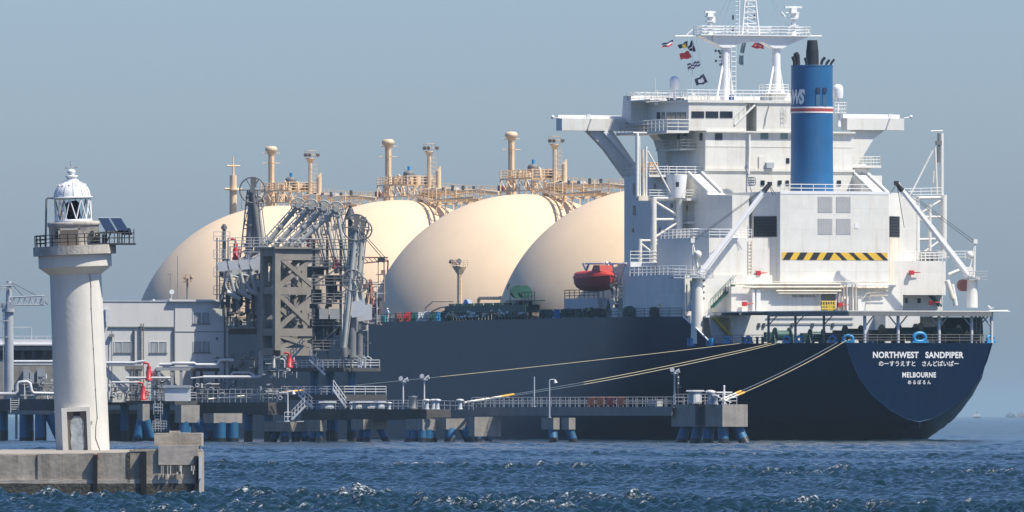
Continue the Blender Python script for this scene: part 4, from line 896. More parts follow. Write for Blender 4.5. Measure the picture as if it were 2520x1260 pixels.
capthing('deep concrete fender block hanging lowest over the water under the catwalk', 1152, 1168, 1233, 1026, 1074, [(.3, .2, 0, .2), (.3, .6, 0, 0)], name='fender_block', cat='fender block', group=None)
lamp(D2, 992, 926, 1005, 'left of the two floodlight posts on the jetty beam', 2.5, 'flood', z2)
lamp(D2, 1044, 920, 1005, 'right of the two floodlight posts on the jetty beam, taller', .4, 'flood', z2)
t, p = sub(D2, 1016, 1003, 1.6, 'winch_drum', 'grey upright winch drum between the two floodlight posts', 'winch'); t.location.z = z2
q = MB(); q.lathe([(.42, .15), (.42, 1.25), (.5, 1.3), (.5, 1.4), (.01, 1.42)], (0,0,0), 16); q.build('drum', 'arm_grey', t)
q = MB(); q.cyl((0,0,0), .6, 0, .15, 16); q.build('base', 'mid_grey', t); q = MB(); q.cyl((0,0,0), .55, 1.42, 1.5, 16); q.build('cap', 'pipe_white', t)
for px_, a_, lb in ((1050, -.6, 'grey bollard just right of the taller floodlight post'), (1066, -2, 'bollard with a white head at the end of the jetty beam'), (1076, -3.4, 'double headed white bollard right of the jetty beam end'), (865, 14, 'white topped bollard on the jetty beam below the hanging loading arm'), (958, 5, 'low bollard on the jetty beam left of the floodlight posts'), (1132, -8, 'bollard standing where the white mooring rope ends')):
    bollard(D2, px_, a_, z2, lb, 1.0 if 'low' not in lb else .7)
for px_, a_, w_, lb in ((880, 12.5, .9, 'blue grey locker on the jetty beam right of the white topped bollard'), (910, 10.5, 1.3, 'wide grey locker in the middle of the jetty beam'), (935, 8, .8, 'greenish valve box beside the wide grey locker'), (806, 19, 1.1, 'grey switch box near the head of the jetty stairs')):
    cabinet(D2, px_, a_, z2, lb, w_, .75)
lamp(JB('stair_landing', 'small steel landing at the foot of the jetty stairs', 'landing', 708, jy(708)-6), 708, 962, 1036, 'slim lamp post at the foot of the jetty stairs', .3, 'hook')
jl = [o for o in bpy.data.objects if o.name == 'stair_landing'][0]; fl = Frame(jl.location.x, jl.location.y, JT)
q = MB(); a, b = fl.atS(700, 1036, 0), fl.atS(748, 1036, 0); q.box((0, a.y, a.z-.1), (2, b.y, a.z)); q.build('plate', 'grey_steel', jl)
q = MB(); q.rail([(0, a.y, a.z), (0, (a.y+b.y)/2, a.z)], 1, .04, 2); q.build('railing', 'pipe_white', jl)
def stairthing(label, x0, y0, x1, y1, Y, w_=.9, n=9, m='pipe_white', name='steel_stair'):
    t0 = at(x0, y0, Y); t1 = at(x1, y1, Y); t = thing(name, label, 'stair', t0, 0, 'steel stairs of the jetty'); d = t1-t0
    q = MB()
    for o in (0, w_): q._bar2((0, o, 0), (d.x, o, d.z), .07, .22)
    q.build('stringer', m, t); q = MB()
    for i in range(1, n): q._bar2((d.x*i/n, 0, d.z*i/n), (d.x*i/n, w_, d.z*i/n), .24, .04)
    q.build('tread', 'grey_steel', t); q = MB()
    for o in (0, w_):
        for h in (.55, 1.05): q.tube((0, o, h), (d.x, o, d.z+h), .04, n=5)
        for i in range(0, n+1, 2): q.tube((d.x*i/n, o, d.z*i/n), (d.x*i/n, o, d.z*i/n+1.05), .035, n=5)
    q.build('handrail', m, t); return t
stairthing('steel stair rising right from the sunlit pile cap to the jetty beam', 718, 1033, 752, 998, jy(720)-6)
stairthing('steep white stair down from the lower loading deck, left one', 735, 972, 770, 1004, jy(740)+2, m='pipe_white')
stairthing('steep white stair below the dark gangway chute', 820, 958, 852, 1003, jy(830)+2)
stairthing('white stair from the upper loading deck down to the chute', 762, 885, 800, 922, jy(800)+8)
stairthing('small grey stair rising at the foot of the braced tower', 715, 885, 748, 850, jy(740)+14, m='grey_steel')
# --- loading platform decks
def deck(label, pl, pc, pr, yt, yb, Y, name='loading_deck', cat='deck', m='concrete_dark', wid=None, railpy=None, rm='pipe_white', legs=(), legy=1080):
    j = JB(name, label, cat, pc, Y, 'decks of the loading platform'); q = MB(); L, b0, e = j.cap(q, pl, pc, pr, yt, yb); q.build('slab', m, j.root); z1 = j.z(yt)
    if railpy:
        h = (yt-railpy)*Y/FOC; rails(j.root, [(L, -.1, z1), (.1, -.1, z1), (.1, e+.1, z1)], h, rm, .045, 1.3, 3)
    for fa, fb in legs:
        q = MB(); zb_ = j.z(yb); q.tube((L*fa, e*fb, zb_+.05), (L*fa, e*fb, 1.2), .5, n=12); lg = q.build('leg', 'pile_blue', j.root)
        q = MB(); q.tube((L*fa, e*fb, 1.22), (L*fa, e*fb, -1), .52, n=12); q.build('wet_foot', 'pile_wet', lg)
    return j, L, e, z1
DA, LA, eA, zA_ = deck('upper loading deck with white rails and a sunlit edge, below the hanging arm', 715, 845, 937, 905, 914, jy(845)+12, railpy=886, legs=((.2, .5), (.6, .5), (.9, .5)))
DB, LB, eB, zB_ = deck('lower loading deck with triple white rails, just above the jetty beam', 690, 846, 953, 971, 984, jy(846)+6, railpy=951, legs=((.2, .5), (.5, .5)))
DC, LC, eC, zC_ = deck('dark wide deck left of the stairs, carrying the white rope end', 482, 660, 706, 990, 1021, jy(660), railpy=958, rm='grey_steel', legs=((.1, .4), (.35, .3), (.6, .3), (.85, .3), (.97, .3)))
DD, LD, eD, zD_ = deck('concrete deck in front of the grey building, crowded with pipework', 262, 430, 486, 986, 996, jy(430)-8, railpy=966, rm='grey_steel', legs=((.3, .5), (.9, .5)))
DE, LE, eE, zE_ = deck('far left concrete deck behind the lighthouse foot', -70, 110, 180, 982, 1012, jy(110)-14, railpy=None, legs=((.15, .3), (.4, .5), (.75, .5)))
DF, LF, eF, zF_ = deck('grey deck high beside the braced tower, with white rails', 558, 668, 690, 808, 822, jy(668)+20, railpy=786)
capthing('light concrete cap under the dark wide deck, leftmost one in the open', 500, 526, 596, 1017, 1041, [(.2, .3, 0, 0), (.2, .75, 0, 0), (.7, .5, .3, .2)], r=.65, Y=jy(526)-12)
capthing('square concrete cap below the white container, beside bright blue piles', 430, 446, 491, 997, 1040, [(.1, .92, -.3, -.8), (.3, .3, 0, .3), (.5, .5, 0, 0)], r=.55, Y=jy(446)-16)
capthing('tall narrow concrete cap below the red fire monitors', 338, 351, 368, 994, 1036, [(.2, .6, -.1, -.5), (.6, .3, 0, .4)], r=.55, Y=jy(351)-16)
capthing('dark concrete cap left of the lighthouse foot', 20, 96, 130, 1010, 1020, [(.1, .3, 0, 0), (.6, .3, 0, 0), (.1, .95, -.2, -.8)], r=.62, Y=jy(96)-16)
# under-deck wall of the jetty head, under-deck shade put into its dark colour
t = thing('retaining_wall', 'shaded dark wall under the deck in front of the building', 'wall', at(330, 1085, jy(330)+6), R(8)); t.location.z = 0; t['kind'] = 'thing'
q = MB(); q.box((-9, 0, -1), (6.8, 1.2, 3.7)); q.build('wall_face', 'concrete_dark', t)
q = MB(); q.box((-9, -.1, 3.2), (6.8, 0, 3.7)); q.build('coping', 'concrete', t)
# --- the braced tower
tw = JB('braced_tower', 'brown concrete tower with X braces among the loading arms', 'tower', 677, jy(677)+14); f_ = tw.f
zT, zB0 = tw.z(612), tw.z(862); eW = tw.S(787, 700).y; LT = tw.Pp(640, 700).x
for a_, b_, nm in ((.35, -.38, 'leg'), (.35, eW+.35, 'leg'), (LT-.3, -.38, 'leg'), (LT-.3, eW+.35, 'leg')):
    q = MB(); q.box((a_-.33, b_-.36, zB0), (a_+.33, b_+.36, zT)); q.build(nm, 'tower_concrete', tw.root)
for py in (612, 706, 808, 856):
    z_ = tw.z(py); q = MB(); 
    for a_ in (.35, LT-.3): q.box((a_-.3, -.75, z_-.9 if py != 612 else z_-1.3), (a_+.3, eW+.7, z_-.003*1))
    for b_ in (-.38, eW+.35): q.box((.68, b_-.3, z_-.85), (LT-.63, b_+.3, z_-.01))
    if py == 612: q.box((-.3, .2, z_), (LT+.2, eW-.2, z_+.2))
    q.build('cross_beam', 'tower_concrete', tw.root)
for ya, yb in ((634, 704), (728, 806), (826, 854)):
    za, zb_ = tw.z(ya), tw.z(yb); q = MB()
    for a_ in (.35, LT-.3):
        q._bar2((a_-.06, -.75, za), (a_-.06, eW+.7, zb_), .42, .5); q._bar2((a_+.06, -.75, zb_), (a_+.06, eW+.7, za), .42, .5)
    q.build('x_brace', 'tower_concrete', tw.root)
q = MB(); q.box((LT-.8, -.4, zB0), (LT+1.5, -2.2, tw.z(720))); q.box((LT*.5, -1.0, zB0+.5), (LT+.8, eW+1.2, zB0+3)); q.build('machine_room', 'mid_grey', tw.root)
rails(tw.root, [(0, .1, zT+.2), (0, eW, zT+.2), (LT, eW, zT+.2)], 1.0, 'grey_steel', .04, 1.2, 2)
# --- loading arms
ARMS = 'marine loading arms on the platform'
def wheel(q, c, r, spokes=6, rr=.09):
    q.ring(c, r, rr, 'y', 22, 5)
    for k in range(spokes): a = 2*math.pi*k/spokes; q.tube(c, (c[0]+r*math.cos(a), c[1], c[2]+r*math.sin(a)), rr*.8, n=5)
def arm(label, base, pivot, apex, tip, cw, Y, r=.42, wheel_r=1.35, tail=None, deep=0.0, m='arm_grey'):
    o = at(base[0], base[1], Y); t = thing('marine_loader', label, 'loading arm', o, 0, ARMS)
    L = lambda p, d=0.0: at(p[0], p[1], Y)-o+Vector((0, d, 0))
    q = MB(); q.tube((0,0,0), L(pivot), r*1.25, r*1.05, n=14); q.cyl((0,0,0), r*2, 0, .25, 14); q.build('riser', 'mid_grey', t)
    q = MB(); A, B, Cw = L(pivot, -.4), L(apex, -.4), L(cw, -.4); q.tube(A, B, r, r*.9, n=12); q.tube(A, Cw, r*.9, r*.8, n=10)
    d = (B-A); n_ = Vector((-d.z, 0, d.x)).normalized()*r*2.1; q.tube(A+n_*.3, B+n_*.2+Vector((0, .3, 0)), .12, n=6); q.tube(A+n_, B+n_*.6, .09, n=6)
    for k in range(1, 9): c0 = A.lerp(B, k/9); q.tube(c0, c0+n_*.85, .06, n=4)
    for k in (.2, .5, .8): c0 = A.lerp(B, k); q.tube(c0-d.normalized()*.12, c0+d.normalized()*.12, r*1.3, n=12)
    ib = q.build('inboard_arm', m, t)
    q = MB(); C = L(tip, -.9); q.tube(B+Vector((0, -.5, 0)), C, r*.75, r*.6, n=12); e = C-B; nn = Vector((-e.z, 0, e.x)).normalized()*.55
    q.tube(B+nn+Vector((0, -.5, 0)), C+nn*.5, .07, n=5); q.tube(B-nn+Vector((0, -.5, 0)), C-nn*.5, .07, n=5); ob = q.build('outboard_arm', m, t)
    q = MB(); q.tube(C+Vector((0,0,.3)), C+Vector((.1,0,-.8)), .5, .42, n=12); q.cbox(C+Vector((.5, 0, -.2)), (.6, .5, .7)); q.build('coupler', 'mid_grey', ob)
    q = MB(); wheel(q, B+Vector((0, -.75, 0)), wheel_r); q.tube(B+Vector((0, -1.0, 0)), B+Vector((0, .6, 0)), .35, n=10); q.cbox(B+Vector((.1, 0, .9)), (.7, .6, 1.2)); q.build('sheave', 'mid_grey' if wheel_r > 1 else m, t)
    q = MB(); wheel(q, A+Vector((0, -.7, 0)), wheel_r*.8); q.build('sheave', 'mid_grey', t)
    q = MB(); dd = (Cw-A).normalized(); nn = Vector((-dd.z, 0, dd.x)); 
    q.add([Cw+nn*1.0-dd*.9+Vector((0,.45,0)), Cw-nn*1.0-dd*.9+Vector((0,.45,0)), Cw-nn*.8+dd*.9+Vector((0,.45,0)), Cw+nn*.8+dd*.9+Vector((0,.45,0)),
           Cw+nn*1.0-dd*.9-Vector((0,.45,0)), Cw-nn*1.0-dd*.9-Vector((0,.45,0)), Cw-nn*.8+dd*.9-Vector((0,.45,0)), Cw+nn*.8+dd*.9-Vector((0,.45,0))],
          [(0,1,2,3), (7,6,5,4), (0,4,5,1), (1,5,6,2), (2,6,7,3), (3,7,4,0)]); q.build('counterweight', 'pipe_white', t)
    if tail:
        q = MB(); q.tube(L(apex, -.2), L(tail, -.2), .045, n=4); q.tube(L(apex, -.3)+Vector((.25, 0, 0)), L(tail, -.3)+Vector((.4, 0, 0)), .04, n=4); q.build('cable', 'dark_steel', t)
    return t
Ya = jy(700)+25
arm('grey loading arm folded upright, farthest left', (618, 790), (612, 640), (622, 468), (640, 610), (596, 700), Ya+3, .48, 1.5, (600, 560), m='mid_grey')
for k in range(4):
    arm(['first slanting loading arm, left of the other slanting ones', 'second slanting loading arm from the left', 'third slanting loading arm from the left', 'fourth slanting loading arm, above the braced tower right leg'][k],
        (640+26*k, 800), (646+27*k, 612-2*k), (735+31*k, 506+3*k), (778+26*k, 640+8*k), (556+27*k, 662-3*k), Ya+3-k*1.6, .30, .85, None)
arm('tallest grey loading arm hanging down over the ship side, on the right', (866, 880), (868, 690), (876, 560), (846, 862), (880, 760), jy(866)+8, .40, 1.5, (945, 640))
arm('second hanging grey arm just behind the tallest one', (884, 880), (886, 700), (892, 566), (872, 800), (896, 770), jy(866)+11, .34, 1.1, None)
arm('short grey arm folded steeply beside the folded left one', (640, 795), (634, 650), (632, 500), (655, 640), (622, 720), Ya+7, .4, .9, None)
# cladding plates and drive fans of the counterweights
t = thing('counterweight_rack', 'row of pale slanted plates with curved pipes left of the braced tower', 'plate rack', at(585, 760, Ya-4)); o = t.location.copy()
for k in range(4):
    q = MB(); a, b = at(533+27*k, 645-2*k, Ya-4)-o, at(558+27*k, 668-2*k, Ya-4)-o
    q.add([(a.x, -.2, a.z), (b.x-.1, -.2, a.z+.15), (b.x+.15, -.2, b.z+.1), (a.x+.3, -.2, b.z), (a.x, .3, a.z), (b.x-.1, .3, a.z+.15), (b.x+.15, .3, b.z+.1), (a.x+.3, .3, b.z)],
          [(3,2,1,0), (4,5,6,7), (0,1,5,4), (1,2,6,5), (2,3,7,6), (3,0,4,7)]); q.build('plate', 'pipe_white', t)
q = MB()
for k in range(3):
    c = at(575+26*k, 700-3*k, Ya-4)-o; q.ring((c.x, -.3, c.z), .95, .13, 'y', 16, 6, R(60), R(260)); q.tube((c.x-.4, -.3, c.z+1.2), (c.x+.2, -.3, c.z-1.6), .22); q.tube((c.x-.8, -.35, c.z-.9), (c.x+.8, -.35, c.z-1.7), .3, .24)
    q.cbox((c.x+.3, 0, c.z-.2), (.5, .5, .8))
q.build('bent_pipe', 'arm_grey', t)
q = MB(); q.tube((-2.1, 0, 0), (-1.2, 0, 4.4), .22); q.tube((2.2, .3, 0), (2.2, .3, 4.5), .22); q.tube((0, .3, 0), (0, .3, 4), .25); q.build('post', 'mid_grey', t)
for k in range(6): MB().cbox((-1.9+k*.75, .6, .9+.3*(k % 2)), (.5, .6, 1.6+.5*(k % 3))).build('drive_unit', 'dark_steel', t)
# platform tower left of the arms (ladders and landings)
t = thing('access_tower', 'thin grey ladder tower with landings at the left of the loading arms', 'ladder tower', at(545, 795, Ya+2)); o = t.location.copy(); hT = (at(545, 585, Ya+2)-o).z
q = MB()
for x in (-.55, .75):
    for y in (0, 1.3): q.tube((x, y, 0), (x, y, hT), .07, n=5)
q.build('upright', 'dark_steel', t)
for z_ in np.arange(1.2, hT, 2.1): q = MB(); q.box((-.9, -.2, z_), (1.0, 1.5, z_+.08)); q.rail([(-.9, -.2, z_+.08), (1.0, -.2, z_+.08)], 1.0, .035, 2, .9); q.build('landing', 'grey_steel', t)
q = MB(); q.ladder((-.2, .2, 0), (-.2, .2, hT), (.5, 0, 0), .4, .04); q.build('ladder', 'grey_steel', t)
q = MB(); q.tube((.3, .6, hT*.6), (.3, .6, hT+1.6), .25, .2); q.cyl((.3, .6, 0), .35, hT+1.0, hT+1.4, 10); q.build('vent_pipe', 'mid_grey', t)
# gangway tower (dark clutter right of the braced tower)
t = thing('gangway_tower', 'dark steel gangway tower between the braced tower and the hanging arm', 'gangway tower', at(820, 905, jy(820)+16)); o = t.location.copy(); Yg = jy(820)+16
q = MB()
for px_ in (772, 805, 838, 872):
    for y in (0, 2.6): c = at(px_, 590 if px_ < 860 else 640, Yg)-o; q.bar((c.x, y, 0), (c.x, y, c.z), .26)
q.build('column', 'dark_steel', t)
for k, py in enumerate((860, 800, 745, 700, 655, 612)):
    q = MB(); z_ = (at(820, py, Yg)-o).z; a, b = (at(768, py, Yg)-o).x, (at(876, py, Yg)-o).x; q.box((a, -.3, z_-.12), (b, 3, z_)); q.rail([(a, -.3, z_), (b, -.3, z_)], 1.05, .05, 3, 1.2); q.build('landing', 'mid_grey', t)
rg = random.Random(5)
for k in range(46):
    px_, py = rg.uniform(768, 880), rg.uniform(660, 860); c = at(px_, py, Yg)-o; MB().cbox((c.x, rg.uniform(.2, 2.4), c.z), (rg.uniform(.3, 1.3), rg.uniform(.3, .9), rg.uniform(.4, 1.6))).build('machine_box', 'dark_steel', t)
q = MB()
for a, b in (((772, 860), (838, 800)), ((838, 800), (772, 745)), ((805, 745), (872, 700)), ((772, 700), (838, 655)), ((805, 655), (772, 612))): u, v = at(*a, Yg)-o, at(*b, Yg)-o; q.bar((u.x, -.1, u.z), (v.x, -.1, v.z), .16)
q.build('brace', 'mid_grey', t)
for x0, x1, y0, y1 in ((786, 808, 760, 785), (812, 836, 760, 785)):
    q = MB(); a, b = at(x0, y0, Yg)-o, at(x1, y1, Yg)-o; q.box((a.x, -.6, b.z), (b.x, -.45, a.z)); q.build('panel', 'arm_grey', t)
q = MB(); c = at(862, 540, Yg)-o; d = at(862, 512, Yg)-o
q.tube((c.x, .6, 0), (c.x, .6, c.z), .28, n=10); q.tube((c.x, .6, c.z), (d.x, .6, d.z), .75, .25, n=12); q.sphere((d.x, .6, d.z+.2), .22, 8); q.build('pointed_hood', 'dark_steel', t)
# brown jib right of the hanging arm
t = thing('hose_jib', 'rusty brown horizontal jib reaching right from the hanging loading arm', 'jib', at(895, 640, jy(895)+18)); Yj = jy(895)+18; o = t.location.copy()
q = MB(); L0 = (at(955, 636, Yj)-o).x
for z_ in (0, -.65): q.bar((0, 0, z_+.3), (L0, 0, z_*.6+.3), .14)
for k in range(5): q.bar((L0*k/5, 0, .3), (L0*(k+1)/5, 0, -.3), .09)
q.build('jib_truss', 'dull_red', t)
q = MB(); c = at(945, 742, Yj)-o; q.tube((L0*.84, 0, 0), (L0*.84, 0, c.z), .08); q.tube((L0*.6, 0, 0), (L0*.6, 0, c.z*.6), .05); q.cbox((L0*.8, 0, c.z*.3), (.5, .5, .6)); q.bar((L0*.5, 0, c.z*.35), (L0*.9, 0, c.z*.35), .1); q.build('hanger', 'dark_beige', t)
q = MB(); 
for k in range(3): q.cbox((L0*(.62+.1*k), 0, .1), (.3, .3, .5))
q.build('trolley', 'dark_steel', t)
# red fire monitors on posts
MON = 'red fire monitor towers'
for px_, y0, y1, Y, lb in ((366, 937, 893, jy(366)-6, 'red fire monitor standing higher, in front of the grey building'), (352, 985, 942, jy(352)-10, 'red fire monitor standing lower, nearest the lighthouse'),
                           (580, 640, 588, Ya, 'small red monitor beside the folded loading arm'), (762, 607, 575, Ya, 'red monitor on top of the braced tower'), (826, 662, 632, Ya-2, 'red monitor halfway up the gangway tower'), (712, 905, 868, jy(712)+8, 'red monitor by the stairs of the upper loading deck')):
    o = at(px_, y0, Y); t = thing('fire_monitor', lb, 'fire monitor', o, 0, MON); h = (at(px_, y1, Y)-o).z
    q = MB(); q.lathe([(.42, 0), (.42, h*.12), (.30, h*.15), (.34, h*.5), (.26, h*.55), (.26, h*.8)], (0,0,0), 12); q.build('valve_body', 'red_paint', t)
    q = MB(); q.path([(0, 0, h*.78), (-.05, 0, h*.95), (-.3, -.1, h), (-.6, -.1, h*.98)], .13, 7); q.build('nozzle', 'red_paint', t)
    q = MB(); q.ring((.45, -.1, h*.4), .25, .06, 'y', 10, 5); q.tube((0, -.1, h*.4), (.45, -.1, h*.4), .1); q.build('hand_wheel', 'red_paint', t)
# ------------------------------------------------------------------ grey jetty building
BY = jy(430)+4
t = thing('office_building', 'plain pale grey flat roofed building with sliding windows on the jetty', 'building', at(430, 990, BY), R(17)); o = t.location.copy()
bx = lambda px: (px-430)/FOC*BY*1.045
bz = lambda py: EYE+(CY-py)*BY/FOC-o.z
q = MB(); q.box((bx(245), 0, 0), (bx(430), 8, bz(742))); q.box((bx(430), -.12, 0), (bx(560), 8.4, bz(742))); q.build('wall', 'building_grey', t)
q = MB(); q.box((bx(414), -.5, bz(742)), (bx(562), 8.6, bz(737))); q.box((bx(245), -.1, bz(742)), (bx(413), 8, bz(740.5))); q.build('roof', 'pipe_white', t)
q = MB(); q.box((bx(268), -.18, bz(807)), (bx(427), 0, bz(804))); q.box((bx(430), -.17, bz(817)), (bx(560), -.12, bz(815.6))); q.build('ledge', 'trim_grey', t)
for px_, y0, ww in ((330, 812, .13), (427.5, 808, .15), (551, 745, .16)):
    q = MB(); q.box((bx(px_)-ww/2, -.32, 0), (bx(px_)+ww/2, -.13 if px_ > 428 else -.01, bz(y0))); q.build('downpipe', 'trim_grey', t)
q = MB(); 
for px_ in (346, 352): q.tube((bx(px_), -.3, .3), (bx(px_), -.3, bz(796)), .06)
for py in range(800, 890, 9): q.box((bx(345), -.36, bz(py)), (bx(353), -.1, bz(py)+.05))
q.tube((bx(275), -.3, .3), (bx(275), -.3, bz(815)), .05); q.cbox((bx(275), -.3, bz(826)), (.5, .3, .35)); q.build('conduit', 'mid_grey', t)
for x0, x1, y0, y1 in ((283, 323, 842, 868), (369, 410, 842, 868), (475, 516, 840, 867), (474, 515, 769, 796)):
    f0 = -.12 if x0 > 430 else 0.0
    q = MB(); q.box((bx(x0), f0-.02, bz(y1)), (bx(x1), f0+.02, bz(y0))); wn = q.build('window', 'curtain_grey', t)
    q = MB(); xm = (bx(x0)+bx(x1))/2
    for a, b in ((bx(x0)-.06, bx(x0)+.03), (bx(x1)-.03, bx(x1)+.06), (xm-.04, xm+.04)): q.box((a, f0-.07, bz(y1)), (b, f0-.021, bz(y0)))
    q.box((bx(x0)-.06, f0-.07, bz(y0)), (bx(x1)+.06, f0-.021, bz(y0)+.06)); q.build('frame', 'pipe_white', wn)
    q = MB(); q.box((bx(x0)-.1, f0-.14, bz(y1)-.08), (bx(x1)+.1, f0-.001, bz(y1))); q.build('sill', 'trim_grey', wn)
    q = MB()
    for k in (1, 2, 6, 7): xx = bx(x0)+(bx(x1)-bx(x0))*(k+.5)/9; q.box((xx-.06, f0-.035, bz(y1)), (xx+.03, f0-.022, bz(y0)-.1))
    q.build('curtain', 'grey_steel', wn)
q = MB(); q.cbox((bx(532), -.2, bz(833)), (.18, .2, .35)); q.build('wall_lamp', 'trim_grey', t)
q = MB(); q.tube((bx(448), 2, bz(737)), (bx(448), 2, bz(630)), .035, n=5); q.tube((bx(430), 2, bz(740)), (bx(430), 2, bz(672)), .04, n=5); q.tube((bx(424), 2, bz(674)), (bx(436), 2, bz(674)), .03, n=5); q.tube((bx(472), 2, bz(742)), (bx(472), 2, bz(685)), .13)
q.build('antenna', 'mid_grey', t)
q = MB(); q.cyl((bx(472), 2, 0), .5, bz(694), bz(692), 10); q.rail([(bx(466), 1.6, bz(692)), (bx(478), 1.6, bz(692))], .8, .04, 2, .5); 
for dx in (-.35, .3): q.tube((bx(472)+dx, 1.8, bz(686)), (bx(472)+dx*1.6, 1.6, bz(680)), .12, .25)
q.build('roof_floodlight', 'dark_beige', t)
q = MB(); q.tube((bx(428), 1, bz(718)), (bx(428), .9, bz(718)), .3); q.tube((bx(428), 1, bz(740)), (bx(428), 1, bz(718)), .05); q.sphere((bx(425), 1, bz(738)), .15, 8); q.sphere((bx(384), 1, bz(739)), .15, 8); q.build('dish', 'pipe_white', t)
q = MB(); q.box((bx(258), -.7, bz(793)), (bx(269), -.05, bz(762))); q.cbox((bx(263), -.5, bz(798)), (.4, .4, .5)); q.build('wall_cabinet', 'pipe_white', t)
# ------------------------------------------------------------------ pipework on the jetty head
PIPES = 'pipe runs on the jetty head'
def pipes(label, runs, Y, m='pipe_white', n=8):
    o = at(runs[0][0][0][0], runs[0][0][0][1], Y); t = thing('pipe_run', label, 'pipes', o, 0, PIPES)
    for pts, r in runs:
        q = MB(); q.path([at(x, y, Y)-o for x, y in pts], r, n); q.build('pipe', m, t)
    return t
Y1 = jy(350)-4
def bent(x0, y0, x1, y1, k=4):                           # rounded corner points
    return [(x0, y0+k if y1 > y0 else y0), (x0, y0)]
pipes('thick white pipe along the top of the rack, behind the red monitors', [([(262, 893), (330, 893), (338, 891), (356, 889)], .17), ([(262, 899), (352, 899)], .10)], Y1)
pipes('white pipe with a raised step at its right end, below the building windows', [([(392, 897), (420, 897), (425, 894), (478, 894), (483, 898), (530, 898), (536, 896), (540, 888), (545, 886), (575, 886)], .19), ([(400, 903), (536, 903)], .09)], Y1)
pipes('tall inverted U shaped white pipe right of the building', [([(642, 925), (642, 868), (645, 862), (652, 860), (664, 860), (671, 863), (673, 869), (673, 905)], .24), ([(672, 881), (690, 881)], .2), ([(650, 884), (697, 884), (700, 888), (700, 905)], .08)], Y1+6)
pipes('long white pipe at middle height running right from the rack', [([(500, 928), (635, 928), (641, 925)], .19), ([(310, 930), (420, 930)], .14), ([(275, 941), (345, 941)], .13), ([(470, 931), (500, 928)], .1)], Y1-2)
pipes('white hoop pipe standing on the deck right of the rack', [([(570, 926), (570, 920), (574, 917), (615, 917), (622, 921), (624, 928)], .13)], Y1+2)
pipes('low white pipe with an upward loop, left of the lighthouse', [([(-20, 969), (38, 969), (42, 962), (42, 948), (47, 941), (56, 940), (68, 940), (74, 944), (76, 955), (77, 962), (83, 968), (140, 969)], .2)], jy(60)-4)
pipes('two pale pipes under the white roofed shed left of the lighthouse', [([(25, 890), (140, 890)], .17), ([(25, 897), (140, 897)], .12)], jy(60)+10)
pipes('grey pipe bundle low on the deck behind the white container', [([(380, 955), (560, 955)], .12), ([(380, 964), (640, 966)], .1), ([(300, 958), (300, 935), (345, 935)], .1), ([(470, 940), (560, 940)], .1)], Y1+3, 'grey_steel')
def rack(label, xs, ytop, ybot, Y, name='pipe_rack', m='concrete', beam=8, wpx=7):
    o = at(xs[0], ybot, Y); t = thing(name, label, 'pipe rack', o, 0, 'concrete pipe racks')
    s_ = Y/FOC
    for x in xs:
        q = MB(); X = (x-xs[0])*s_; q.box((X, 0, 0), (X+wpx*s_, .5, (ybot-ytop-beam)*s_)); q.build('post', m, t)
    q = MB(); q.box((-.2, -.05, (ybot-ytop-beam)*s_), ((xs[-1]-xs[0]+wpx)*s_+.2, .55, (ybot-ytop)*s_)); q.build('beam', m, t); return t
rack('concrete pipe rack nearest the lighthouse, four posts', (271, 292, 323, 340), 901, 985, Y1+1)
rack('concrete pipe rack right of the red monitors with dark openings', (388, 420, 442, 471), 904, 985, Y1+1.5, m='grey_steel')
rack('concrete pipe rack right of the white container with dark posts', (475, 492, 529), 906, 985, Y1+1.2, m='concrete_dark')
rack('low reddish topped concrete portal right of the pipe racks', (577, 600, 619), 930, 968, Y1+2)
rack('concrete stool under the tall inverted U pipe', (655, 668), 936, 965, Y1+2)
def clutter(label, x0, x1, y0, y1, Y, n, seed, cols=('grey_steel', 'pipe_white', 'dark_steel', 'mid_grey'), k=1.0):
    o = at((x0+x1)/2, y1, Y); t = thing('valve_skid', label, 'valves', o, 0, 'valve skids on the jetty head'); rg = random.Random(seed); s_ = Y/FOC
    hw = (x1-x0)/2*s_; H = (y1-y0)*s_
    q = MB()
    for i in range(max(3, int(hw*1.3))): X = -hw+2*hw*i/max(2, int(hw*1.3)-1); q.tube((X, 0, 0), (X, 0, H*rg.uniform(.6, 1)), .045, n=5)
    for z_ in (.35, .7): q.tube((-hw, 0, H*z_), (hw, 0, H*z_), .045, n=5)
    q.build('stand', cols[3], t); q = MB()
    for i in range(n):
        X, Z, yy = rg.uniform(-hw, hw), rg.uniform(.15, H), rg.uniform(-.8, 1.2); q.slot(rg.choice(cols)); c = rg.random()
        if c < .3: q.cbox((X, yy, Z), (rg.uniform(.15, .5)*k, .3, rg.uniform(.15, .5)*k))
        elif c < .5: q.tube((X, yy, Z-.25), (X, yy, Z+.3), .12*k, n=8)
        elif c < .7: q.ring((X, yy, Z), .22*k, .04, 'y', 10, 4)
        elif c < .85: q.tube((X-rg.uniform(.3, 1.2), yy, Z), (X+rg.uniform(.3, 1.2), yy, Z), .07, n=6)
        else: q.path([(X, yy, 0), (X, yy, Z), (X+.4, yy, Z+.1), (X+.8, yy, Z-.2)], .06, 5)
    q.build('valve', None, t); return t
clutter('valve skid between the lighthouse and the lower red monitor', 268, 345, 940, 984, Y1-1, 34, 1)
clutter('valve skid between the red monitors and the white container', 362, 402, 930, 984, Y1-1, 22, 2)
clutter('valve skid right of the white container under the rack', 470, 540, 940, 984, Y1-.5, 28, 3)
clutter('valve skid with railings between the rack and the concrete portal', 540, 600, 935, 968, Y1+1, 18, 4)
clutter('dark valve skid in the gap right of the building', 565, 640, 868, 925, Y1+8, 34, 5, ('grey_steel', 'dark_steel', 'mid_grey', 'mid_grey'))
clutter('valve skid under the upper loading deck', 640, 730, 880, 930, Y1+8, 30, 6, ('grey_steel', 'dark_steel', 'mid_grey', 'pipe_white'))
